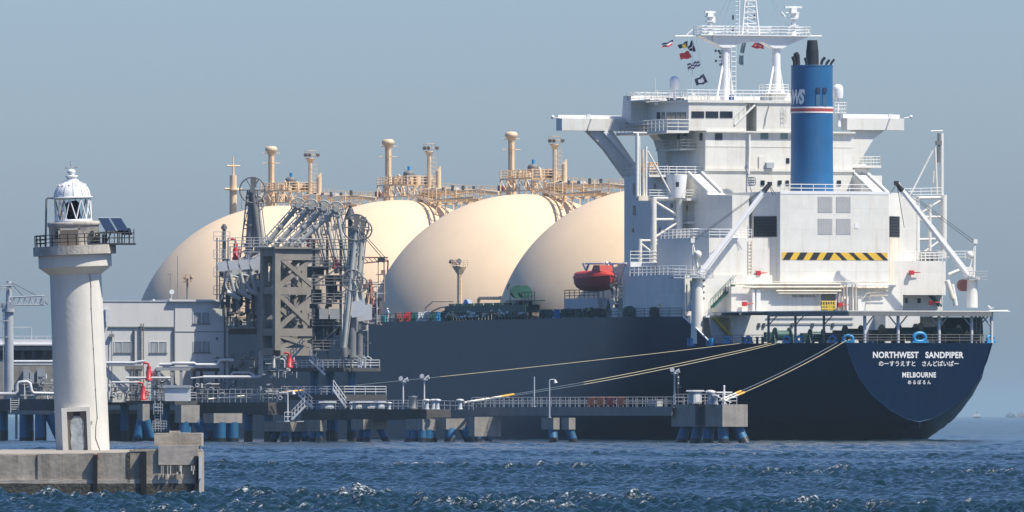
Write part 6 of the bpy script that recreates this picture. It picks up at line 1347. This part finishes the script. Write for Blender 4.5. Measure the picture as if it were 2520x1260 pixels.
# lifeboat davit lattice
q = MB()
for x0, y0, x1, y1, r_ in ((1507, 650, 1512, 775, .14), (1522, 650, 1518, 740, .12), (1538, 648, 1524, 700, .10), (1500, 645, 1520, 690, .12), (1448, 652, 1440, 672, .16), (1434, 648, 1447, 676, .12), (1492, 645, 1510, 680, .18), (1505, 735, 1512, 775, .35), (1484, 715, 1486, 778, .10), (1470, 715, 1472, 770, .09), (1496, 735, 1488, 778, .2)):
    q.tube(SH.atP(x0, y0, 21.0), SH.atP(x1, y1, 20.6), r_, n=7)
for k in range(6): q.tube(SH.atP(1507, 655+18*k, 20.9), SH.atP(1522, 668+16*k, 20.7), .07, n=5)
q.tube(SH.atP(1440, 649, 21), SH.atP(1542, 649, 21), .1); dv = q.build('lifeboat_davit', 'clean_white', ship)
q = MB()
for x0, y0, x1, y1 in ((1500, 690, 1510, 735), (1512, 700, 1504, 760), (1516, 690, 1520, 760)): q.tube(SH.atP(x0, y0, 20.4), SH.atP(x1, y1, 20.2), .12, n=6)
c = SH.atP(1508, 748, 20); q.tube(c+Vector((0, 0, -1.2)), c+Vector((0, 0, .3)), .7, n=14); q.build('davit_winch', 'mid_grey', dv)
q = MB()
for py in (708, 716, 726, 735): q.tube(SH.atP(1524, py, 19.5), SH.atP(1572, py, 19.5), .09, n=5)
q.rail([SH.atP(1545, 705, 19.8), SH.atP(1522, 705, 19.8)], 1.1, .05, 3, .8); q.build('side_platform', 'white_paint', dv)
# the lifeboat, hanging from its davits
BP = 22.6; c = SH.atP(1462, 718, BP); t = thing('lifeboat', 'enclosed red lifeboat hanging from white davits at the ship side', 'lifeboat', SH.world(c.x, c.y, c.z), SH.rz)
q = MB(); secs = []
for x in np.linspace(-5.6, 5.6, 17):
    f = abs(x)/5.6; w_ = 1.75*(1-f**3.2)+.06; keel = .25*f**2+(.9*max(0, x/5.6)**4); sheer = 1.75+.25*f**2
    secs.append((x, w_, keel, sheer))
n_ = 9; vs = []
for x, w_, k, sh in secs:
    for i in range(n_):
        a = math.pi*i/(n_-1); y = -w_*math.cos(a); z_ = sh-(sh-k)*math.sin(a)**.7; vs.append((x, y, z_))
q.add(vs, [(i*n_+j_, i*n_+j_+1, (i+1)*n_+j_+1, (i+1)*n_+j_) for i in range(16) for j_ in range(n_-1)], True)
q.add([vs[j_] for j_ in range(n_)], [tuple(range(n_))]); q.build('hull', mat('lifeboat_dark', (.34, .03, .025), .4, var=.15), t)
q = MB(); vs = []
for x, w_, k, sh in secs:
    f = abs(x)/5.6; tp = .85*(1-f**4)+.05
    for i in range(n_): a = math.pi*i/(n_-1); vs.append((x, -w_*math.cos(a)*.985, sh+tp*math.sin(a)**.6))
q.add(vs, [(i*n_+j_, (i+1)*n_+j_, (i+1)*n_+j_+1, i*n_+j_+1) for i in range(16) for j_ in range(n_-1)], True); q.build('canopy', 'lifeboat_red', t)
q = MB(); q.prism([(-4.2, 2.5), (-4.0, 3.25), (-2.0, 3.3), (-1.2, 2.5)], 1, -.85, .85); cn = q.build('cockpit', 'lifeboat_red', t)
q = MB(); q.box((-3.8, .86, 2.75), (-3.1, .87, 3.05)); q.box((-2.9, .86, 2.75), (-2.2, .87, 3.05)); q.build('window', 'dark_glass', cn)
q = MB(); q.path([(x, w_+.04, sh) for x, w_, k, sh in secs], .07, 5); q.path([(x, -w_-.04, sh) for x, w_, k, sh in secs], .07, 5); q.build('rubbing_strake', 'lifeboat_red', t)
q = MB(); q.tube((-5.7, 0, .7), (-6.1, 0, .7), .3); q.box((-5.9, -.05, .2), (-5.6, .05, 1.1)); q.build('rudder', 'dark_steel', t)
# port side deck gear
def onP(px, py, p): return SH.atP(px, py, p)
q = MB(); a, b = onP(1472, 772, 19), onP(1388, 735, 19); q.box((a.x, 13, MD), (b.x, 19, b.z)); hs = q.build('deck_store', 'building_grey', ship)
q = MB(); q.rail([(a.x, 18.9, b.z), (b.x, 18.9, b.z)], 1.05, .05, 3, 1.6); q.build('railing', 'dark_steel', hs)
q = MB(); a, b = onP(1310, 768, 21), onP(1112, 754, 21); q.box((a.x, 20, a.z), (b.x, 22, b.z)); 
for k in range(26): xx = a.x+(b.x-a.x)*k/25; q.bar((xx, 21.9, MD), (xx, 21.9, a.z+.1), .28); q.cbox((xx, 21, b.z+.15), (.8, .5, .35)) if k % 3 else None
q.build('manifold_platform', 'winch_green', ship)
q = MB(); rg = random.Random(11)
for k in range(30): xx = a.x+(b.x-a.x)*rg.random(); MB().tube((xx, 21.7, MD+rg.uniform(.3, 1.2)), (xx+rg.uniform(.5, 2), 22.1, MD+rg.uniform(.3, 1.2)), .2, n=7).build('manifold_pipe', rg.choice(['pipe_white', 'pipe_white', 'dull_red', 'dark_steel', 'beige_paint']), ship)
for px_ in (1273, 1291):
    q = MB(); c = onP(px_, 718, 20.5); q.tube(c+Vector((-.2, 0, 0)), c+Vector((.3, 0, 0)), .55, n=22); q.tube(c+Vector((-.28, 0, 0)), c+Vector((-.2, 0, 0)), .82, n=24); q.tube(c+Vector((.3, 0, 0)), c+Vector((.38, 0, 0)), .82, n=24); q.build('hose_reel', 'deck_green', ship)
q = MB(); a, b = onP(1325, 738, 20.5), onP(1258, 738, 20.5); q.box((a.x, 19.6, a.z-.15), (b.x, 21.2, a.z))
for px_ in (1280, 1292, 1303): c = onP(px_, 760, 20.5); q.tube((c.x, 20.4, MD), (c.x, 20.4, a.z), .26, n=8)
q.rail([(a.x, 21, a.z), (a.x+4.5, 21, a.z)], 1.0, .05, 2, 1); q.path([(b.x, 20.6, a.z), (b.x, 20.6, a.z+1.8), (b.x+.3, 20.6, a.z+2.1), (b.x+.9, 20.6, a.z+1.9), (b.x+1, 20.6, a.z+1.4)], .07, 5); q.build('reel_platform', 'winch_green', ship)
q = MB(); c = onP(1131, 755, 19); ct = onP(1131, 657, 19); q.tube((c.x, 19, MD), (c.x, 19, ct.z), .34, .3, n=10); q.lathe([(.3, -1), (.95, 0), (.95, .12), (.01, .13)], (c.x, 19, ct.z), 12); q.rail([(c.x-.9, 18.2, ct.z), (c.x-.9, 19.8, ct.z), (c.x+.9, 19.8, ct.z)], .9, .045, 3, .6); q.ladder((c.x-1, 19.4, MD), (c.x-1, 19.4, ct.z-.3), (-.5, 0, 0), .5, .04)
fm = q.build('floodlight_mast', 'beige_paint', ship)
for dx in (-1.6, 1.4):
    q = MB(); q.tube((c.x+dx*.5, 19.3, ct.z+.5), (c.x+dx, 19.7, ct.z+.75), .16, .34, n=10); q.build('floodlight', 'mid_grey', fm)
q = MB(); q.path([onP(1232, 733, 17), onP(1182, 733, 17), onP(1178, 737, 17), onP(1178, 752, 17)], .25, 8); q.path([onP(1118, 742, 18), onP(1065, 742, 18), onP(1048, 757, 18), onP(1046, 768, 18)], .09, 5); q.path([onP(1125, 752, 18), onP(1085, 756, 18), onP(1058, 768, 18)], .13, 6); q.build('deck_pipe', 'beige_paint', ship)
q = MB(); a = onP(1165, 752, 20); q.prism([(a.x-.5, MD+.2), (a.x+6.5, MD+.2), (a.x+3.4, zS(736, a.x, 20)), (a.x+2.6, zS(737, a.x, 20))], 1, 19.4, 19.9); q.build('tarpaulin', 'tarp_blue', ship)
rg = random.Random(4)
for k, (px_, mm, w_) in enumerate(((985, 'dull_red', 1.8), (1005, 'red_paint', 1.2), (1022, 'deck_green', 1.4), (1040, 'pipe_white', 2.2), (1052, 'pipe_white', 1.4), (1068, 'deck_green', 1.0), (1082, 'fairlead_blue', .8), (1098, 'winch_green', 1.2), (1340, 'winch_green', 1.4), (1357, 'deck_green', 2.0), (1372, 'fairlead_blue', 1), (1395, 'deck_green', 2), (1412, 'winch_green', 1.6), (1430, 'deck_green', 2.2), (1450, 'winch_green', 2.2), (1476, 'dark_steel', 1.8), (1520, 'pipe_white', 1.5), (1548, 'deck_green', 1.4), (1600, 'dark_steel', 1.0), (1640, 'mid_grey', .9))):
    w_ *= .5; hk = .6+.5*((k*37) % 10)/10; q = MB(); c = onP(px_, 792, 21.8); p_ = min(21.8, half(c.x, 15)-1.2); z_ = MD
    q.box((c.x-w_*1.2, p_-.5, z_), (c.x+w_*1.2, p_+.5, z_+.22)); q.tube((c.x-w_, p_, z_+.65*hk), (c.x+w_, p_, z_+.65*hk), .4*hk, n=12); q.tube((c.x-w_*.6, p_, z_+.65*hk), (c.x-w_*.45, p_, z_+.65*hk), .7*hk, n=14); q.tube((c.x+w_*.5, p_, z_+.65*hk), (c.x+w_*.65, p_, z_+.65*hk), .65*hk, n=14); q.cbox((c.x+w_*1.1, p_-.1, z_+.7), (.6, .7, 1.0)); q.build('deck_winch', mm, ship)
q = MB(); e = [(s_, half(s_, 16)-.15, MD) for s_ in (27.5, 36, 45, 60, 90, 130, 170, 205)]; q.rail(e, 1.05, .035, 3, 2.2); q.build('railing', 'winch_green', ship)
q = MB(); c = onP(912, 800, 22); q.rail([onP(905, 745, 18), onP(945, 742, 18)], 2.0, .05, 3, 2); q.path([onP(898, 760, 20), onP(912, 690, 20), onP(915, 740, 20), onP(925, 760, 20)], .22, 6); q.bar(onP(955, 640, 16), onP(950, 752, 16), .16); q.bar(onP(930, 725, 18), onP(915, 795, 21), .3); q.build('manifold_frame', 'dull_red', ship)
# ------------------------------------------------------------------ two deckhands by the manifold
def person(label, px, py, arms, lean, turn, bag=False):
    c = SH.atP(px, py, 22.6); t = thing('person', label, 'person', SH.world(c.x, 22.6, MD), SH.rz+turn)
    V = []; E = []; Rr = []
    def j(p, r, par=None):
        V.append(p); Rr.append(r); i = len(V)-1
        if par is not None: E.append((par, i))
        return i
    pel = j((0, 0, .93), (.17, .13)); wa = j((lean*.3, 0, 1.12), (.15, .12), pel); ch = j((lean*.7, 0, 1.36), (.19, .13), wa); nk = j((lean, 0, 1.52), (.065, .065), ch); hd = j((lean+.02, 0, 1.62), (.085, .095), nk); tp = j((lean+.02, 0, 1.74), (.07, .08), hd)
    for s_, (el, ha) in zip((1, -1), arms):
        sh = j((lean*.75, .19*s_, 1.42), (.085, .085), ch); e_ = j(el, (.058, .058), sh); w_ = j(ha, (.042, .042), e_)
        d = (Vector(ha)-Vector(el)).normalized(); pl_ = j(tuple(Vector(ha)+d*.06), (.042, .026), w_)
        for k in range(4): f1 = j(tuple(Vector(ha)+d*.11+Vector((.022*(k-1.5), 0, 0))), (.009, .009), pl_); j(tuple(Vector(ha)+d*(.17-.012*abs(k-1.3))+Vector((.024*(k-1.5), 0, -.01))), (.008, .008), f1)
        j(tuple(Vector(ha)+d*.09+Vector((.055, 0, 0))), (.01, .01), pl_)
        st = .10*s_; hp = j((0, .10*s_, .90), (.125, .115), pel); kn = j((.03+st*.5, .11*s_, .50), (.078, .078), hp); an = j((-.02+st, .12*s_, .09), (.055, .055), kn); j((.12+st, .13*s_, .04), (.05, .04), an)
    me = bpy.data.meshes.new('body'); me.from_pydata(V, E, []); o = bpy.data.objects.new('body', me); COL.objects.link(o)
    m_ = o.modifiers.new('skin', 'SKIN'); o.modifiers.new('sub', 'SUBSURF').levels = 1
    for i, r_ in enumerate(Rr): me.skin_vertices[0].data[i].radius = r_; me.skin_vertices[0].data[i].use_root = (i == 0)
    dg = bpy.context.evaluated_depsgraph_get(); dg.update(); m2 = bpy.data.meshes.new_from_object(o.evaluated_get(dg)); o.modifiers.clear(); o.data = m2
    m2.materials.clear(); m2.materials.append(MATS['coverall_white']); m2.materials.append(MATS['skin']); m2.materials.append(MATS['soot_black'])
    for pg in m2.polygons:
        pg.use_smooth = True; z_ = pg.center.z; dd = min((pg.center-Vector(a[1])).length for a in arms)
        pg.material_index = 1 if z_ > 1.53 or dd < .17 and z_ < 1.4 else (2 if z_ < .09 else 0)
    o.parent = t
    q = MB(); q.sphere((lean+.02, 0, 1.70), .135, 14, .95, 0); q.cyl((lean+.05, 0, 0), .16, 1.69, 1.71, 14); q.build('helmet', 'clean_white', t)
    q = MB(); q.sphere((lean+.115, 0, 1.63), .018, 6); q.box((lean+.095, -.035, 1.575), (lean+.105, .035, 1.585)); 
    for s_ in (.035, -.035): q.sphere((lean+.10, s_, 1.655), .014, 6)
    q.build('face', 'dull_red', t); return t
person('person in white coveralls and helmet leaning with one arm out, left of the other', 931, 797, (((.16, .36, 1.22), (.30, .52, 1.05)), ((.1, -.30, 1.15), (.22, -.24, .95))), .10, R(70))
person('person in white coveralls and helmet standing upright beside a teal bin', 954, 797, (((.02, .27, 1.14), (.12, .22, .92)), ((.02, -.27, 1.14), (.12, -.22, .92))), .03, R(110))
c = SH.atP(945, 797, 22.4); t = thing('waste_bin', 'teal bin on the ship deck between the two white clad deckhands', 'bin', SH.world(c.x, c.y, MD), SH.rz)
q = MB(); q.lathe([(.25, 0), (.29, .75)], (0,0,0), 14); q.build('body', 'teal_paint', t); q = MB(); q.lathe([(.31, .75), (.31, .82), (.01, .86)], (0,0,0), 14); q.build('lid', 'teal_paint', t)
# ------------------------------------------------------------------ mooring ropes
ROPES = 'mooring ropes from the stern to the jetty'
def rope(label, ps, pe, sag, parts):
    """ship end, jetty end (world), list of (from, to, radius, material, name) along it"""
    t = thing('mooring_rope', label, 'rope', pe, 0, ROPES); d = ps-pe
    for f0, f1, r_, mm, nm in parts:
        q = MB(); k = max(2, int((f1-f0)*26)); q.path([d*f+Vector((0, 0, -sag*4*f*(1-f))) for f in np.linspace(f0, f1, k+1)], r_, 6); q.build(nm, mm, t)
def chk(px, py, s): p_ = SH.atS(px, py, s); return SH.world(p_.x, p_.y, p_.z)
def shipside(px, py):
    s_ = 15.0
    for _ in range(12): p_ = SH.atP(px, py, half(s_, 11.8)+.05); s_ = .5*s_+.5*p_.x
    return SH.world(p_.x, p_.y, p_.z)
rope('long yellowish mooring rope to the left deck, the uppermost of the ropes', shipside(1832, 844), at(512, 982, jy(512)), .25, ((0, .135, .10, 'rope_white', 'eye_tail'), (.135, .17, .12, 'rope_orange', 'splice'), (.17, .42, .045, 'rope_dark', 'line'), (.42, 1, .042, 'rope_yellow', 'line')))
rope('upper rope of the middle pair, ending in a thick white tail', shipside(1906, 843), at(1150, 989, jy(1150)), .35, ((0, .10, .12, 'rope_white', 'eye_tail'), (.10, .14, .14, 'rope_orange', 'splice'), (.14, .36, .045, 'rope_dark', 'line'), (.36, 1, .045, 'rope_yellow', 'line')))
rope('lower rope of the middle pair, ending in a thick white tail', shipside(1918, 844), at(1142, 991, jy(1150)-.5), .55, ((0, .10, .12, 'rope_white', 'eye_tail'), (.10, .13, .13, 'rope_white', 'splice'), (.13, .36, .045, 'rope_dark', 'line'), (.36, 1, .045, 'rope_yellow', 'line')))
rope('darker rope of the short right pair to the end dolphin', chk(2062, 842, 1.6), at(1772, 984, jy(1772)+1), .3, ((0, .12, .11, 'rope_white', 'eye_tail'), (.12, .16, .13, 'rope_orange', 'splice'), (.16, 1, .05, 'rope_dark', 'line')))
rope('yellow rope of the short right pair to the end dolphin, from the blue chock', chk(2083, 838, .7), at(1782, 986, jy(1782)+.5), .35, ((0, .10, .11, 'rope_white', 'eye_tail'), (.10, .15, .13, 'rope_orange', 'splice'), (.15, 1, .045, 'rope_yellow', 'line')))
# ------------------------------------------------------------------ flags on the halyards
FLG = 'flags flying from the radar mast'
def flag(label, cs, fn, s=52.0, nu=12, nv=8, amp=.12):
    pts = [SH.atS(x, y, s) for x, y in cs]; wc = SH.world(s, pts[0].y, pts[0].z); t = thing('flag', label, 'flag', wc, SH.rz, FLG); o = Vector((s, pts[0].y, pts[0].z))
    q = MB(); vs = []
    for i in range(nu+1):
        for j_ in range(nv+1):
            u_, v_ = i/nu, j_/nv; p_ = pts[0].lerp(pts[1], u_).lerp(pts[3].lerp(pts[2], u_), v_)-o
            w_ = amp*math.sin(u_*7+v_*2.2)*(.3+u_); vs.append(p_+Vector((w_, 0, .06*math.sin(u_*9+v_))))
    for i in range(nu):
        for j_ in range(nv):
            q.slot(fn((i+.5)/nu, (j_+.5)/nv)); a = i*(nv+1)+j_; q.add([vs[a], vs[a+1], vs[a+nv+2], vs[a+nv+1]], [(0, 1, 2, 3)], True)
    q.build('cloth', None, t); q = MB(); q.tube(vs[0], vs[nv], .03, n=5); q.build('hoist_rope', 'pipe_white', t)
NV, RD, WH, YL, BL = 'flag_navy', 'flag_red', 'flag_white', 'flag_yellow', 'flag_blue'
flag('small red, white and navy flag, leftmost of all the flags', [(1658, 98), (1630, 108), (1628, 118), (1655, 112)], lambda u_, v_: NV if v_ < .4 else (WH if v_ < .6 else RD))
flag('yellow flag with dark edges, left of the navy pennant', [(1692, 101), (1668, 112), (1674, 120), (1693, 116)], lambda u_, v_: YL if .25 < v_ and .15 < u_ < .7 else NV)
flag('navy flag with one thin white line, top right of the signal flags', [(1703, 98), (1692, 118), (1700, 126), (1713, 127)], lambda u_, v_: WH if .4 < v_ < .5 else NV)
flag('plain red swallow tailed flag below the navy pennant', [(1694, 125), (1673, 133), (1676, 147), (1703, 142)], lambda u_, v_: RD)
flag('blue and white chequered flag on the halyard', [(1720, 148), (1692, 158), (1694, 175), (1724, 162)], lambda u_, v_: NV if (int(u_*4)+int(v_*4)) % 2 else WH, nu=16)
flag('navy flag with a white rectangle in its centre', [(1732, 182), (1710, 196), (1715, 211), (1742, 203)], lambda u_, v_: WH if .28 < u_ < .72 and .28 < v_ < .72 else NV)
flag('red ensign with white stars under the mast crossbeam', [(1863, 99), (1881, 106), (1880, 121), (1848, 117)], lambda u_, v_: BL if u_ < .42 and v_ < .42 and .15 < u_ else (WH if (abs(u_-.7) < .06 and (abs(v_-.25) < .08 or abs(v_-.7) < .08)) or (abs(u_-.5) < .06 and abs(v_-.55) < .08) or (abs(u_-.25) < .06 and abs(v_-.7) < .08) else RD), nu=14, nv=10)
flag('upper dark grey netting flag below the mast crossbeam', [(1827, 102), (1837, 105), (1831, 132), (1821, 129)], lambda u_, v_: 'net_grey', amp=.05)
flag('lower dark grey netting flag hanging clear of the crossbeam', [(1819, 137), (1830, 136), (1830, 161), (1818, 158)], lambda u_, v_: 'net_grey', amp=.05)
q = MB(); q.tube(A(1667, 89, 50), A(1656, 100, 52), .02, n=4); q.tube(A(1704, 89, 50), A(1704, 250, 52), .022, n=4); q.tube(A(1712, 89, 50), A(1742, 250, 52), .018, n=4); q.tube(A(1694, 89, 50), A(1690, 120, 52), .018, n=4); q.tube(A(1832, 96, 50), A(1819, 165, 52), .018, n=4); q.tube(A(1864, 96, 50), A(1863, 100, 52), .02, n=4); q.build('halyard', 'pipe_white', mast)
# ------------------------------------------------------------------ gull on the canopy, boats on the horizon
c = SH.atS(2438, 755, .5); t = thing('gull', 'white gull standing on the right end of the stern canopy', 'bird', SH.world(.5, c.y, CZ), SH.rz+R(100))
q = MB(); q.path([(-.42, 0, .36), (-.25, 0, .34), (0, 0, .36), (.16, 0, .44), (.25, 0, .56), (.32, 0, .62), (.40, 0, .60)], [.02, .08, .14, .12, .07, .075, .03], 10); b_ = q.build('body', 'clean_white', t)
q = MB(); q.path([(.39, 0, .605), (.50, 0, .58)], [.025, .008], 6); q.build('beak', 'yellow_paint', t)
q = MB()
for s_ in (1, -1): q.path([(.12, .12*s_, .45), (-.15, .15*s_, .42), (-.5, .06*s_, .36)], [.05, .07, .015], 6)
q.build('wing', 'grey_steel', t)
for s_ in (.05, -.05):
    q = MB(); q.tube((0, s_, 0), (0, s_, .28), .014, n=5); q.box((-.03, s_-.03, 0), (.07, s_+.03, .012)); q.build('leg', 'yellow_paint', t)
def farboat(label, px, D, w_px, h_px, cols):
    o = at(px, 1023, D); o.z = 0; t = thing('distant_boat', label, 'boat', o, 0, 'boats on the horizon'); k = D/FOC; w_ = w_px*k/2
    q = MB(); q.add([(-w_, -3, h_px*.22*k), (w_*1.05, 0, h_px*.26*k), (w_*.8, 0, -1), (-w_*.85, -2, -1), (-w_, 3, h_px*.22*k), (-w_*.85, 2, -1)], [(0, 1, 2, 3), (4, 5, 2, 1), (0, 4, 1), (0, 3, 5, 4)]); q.build('hull', cols[0], t)
    q = MB(); q.box((-w_*.9, -2, h_px*.22*k), (-w_*.05, 2, h_px*.62*k)); q.box((w_*.1, -2, h_px*.22*k), (w_*.85, 2, h_px*.6*k)); q.build('cabin', cols[1], t)
    q = MB(); q.tube((-w_*.1, 0, h_px*.2*k), (-w_*.1, 0, h_px*k), 1.1*k, .7*k); q.box((-w_*.25, -1, h_px*.75*k), (w_*.1, 1, h_px*.9*k)); q.build('mast', cols[2], t)
farboat('tiny white boat on the horizon just right of the stern', 2404, 15000, 19, 17, ('far_hull', 'clean_white', 'mid_grey'))
farboat('hazy grey ship on the horizon at the right edge', 2487, 19000, 26, 15, ('far_hull', 'mid_grey', 'mid_grey'))
farboat('hazy pinkish ship at the far right edge of the horizon', 2514, 19500, 22, 17, ('far_pink', 'far_pink', 'far_pink'))
# ------------------------------------------------------------------ air: one even volume round everything
def haze():
    q = MB(); q.box((-12000, -120, -4), (12000, 45000, 75)); o = q.build('haze', None)
    m = bpy.data.materials.new('haze_air'); m.use_nodes = True; t = m.node_tree; t.nodes.remove(t.nodes['Principled BSDF'])
    v = t.nodes.new('ShaderNodeVolumePrincipled'); v.inputs['Color'].default_value = (0.55, 0.76, 0.86, 1); v.inputs['Density'].default_value = 0.000042; v.inputs['Anisotropy'].default_value = 0.2
    t.links.new(v.outputs[0], t.nodes['Material Output'].inputs['Volume']); o.data.materials.clear(); o.data.materials.append(m); tag(o, 'pale blue sea haze', kind='stuff')
haze()
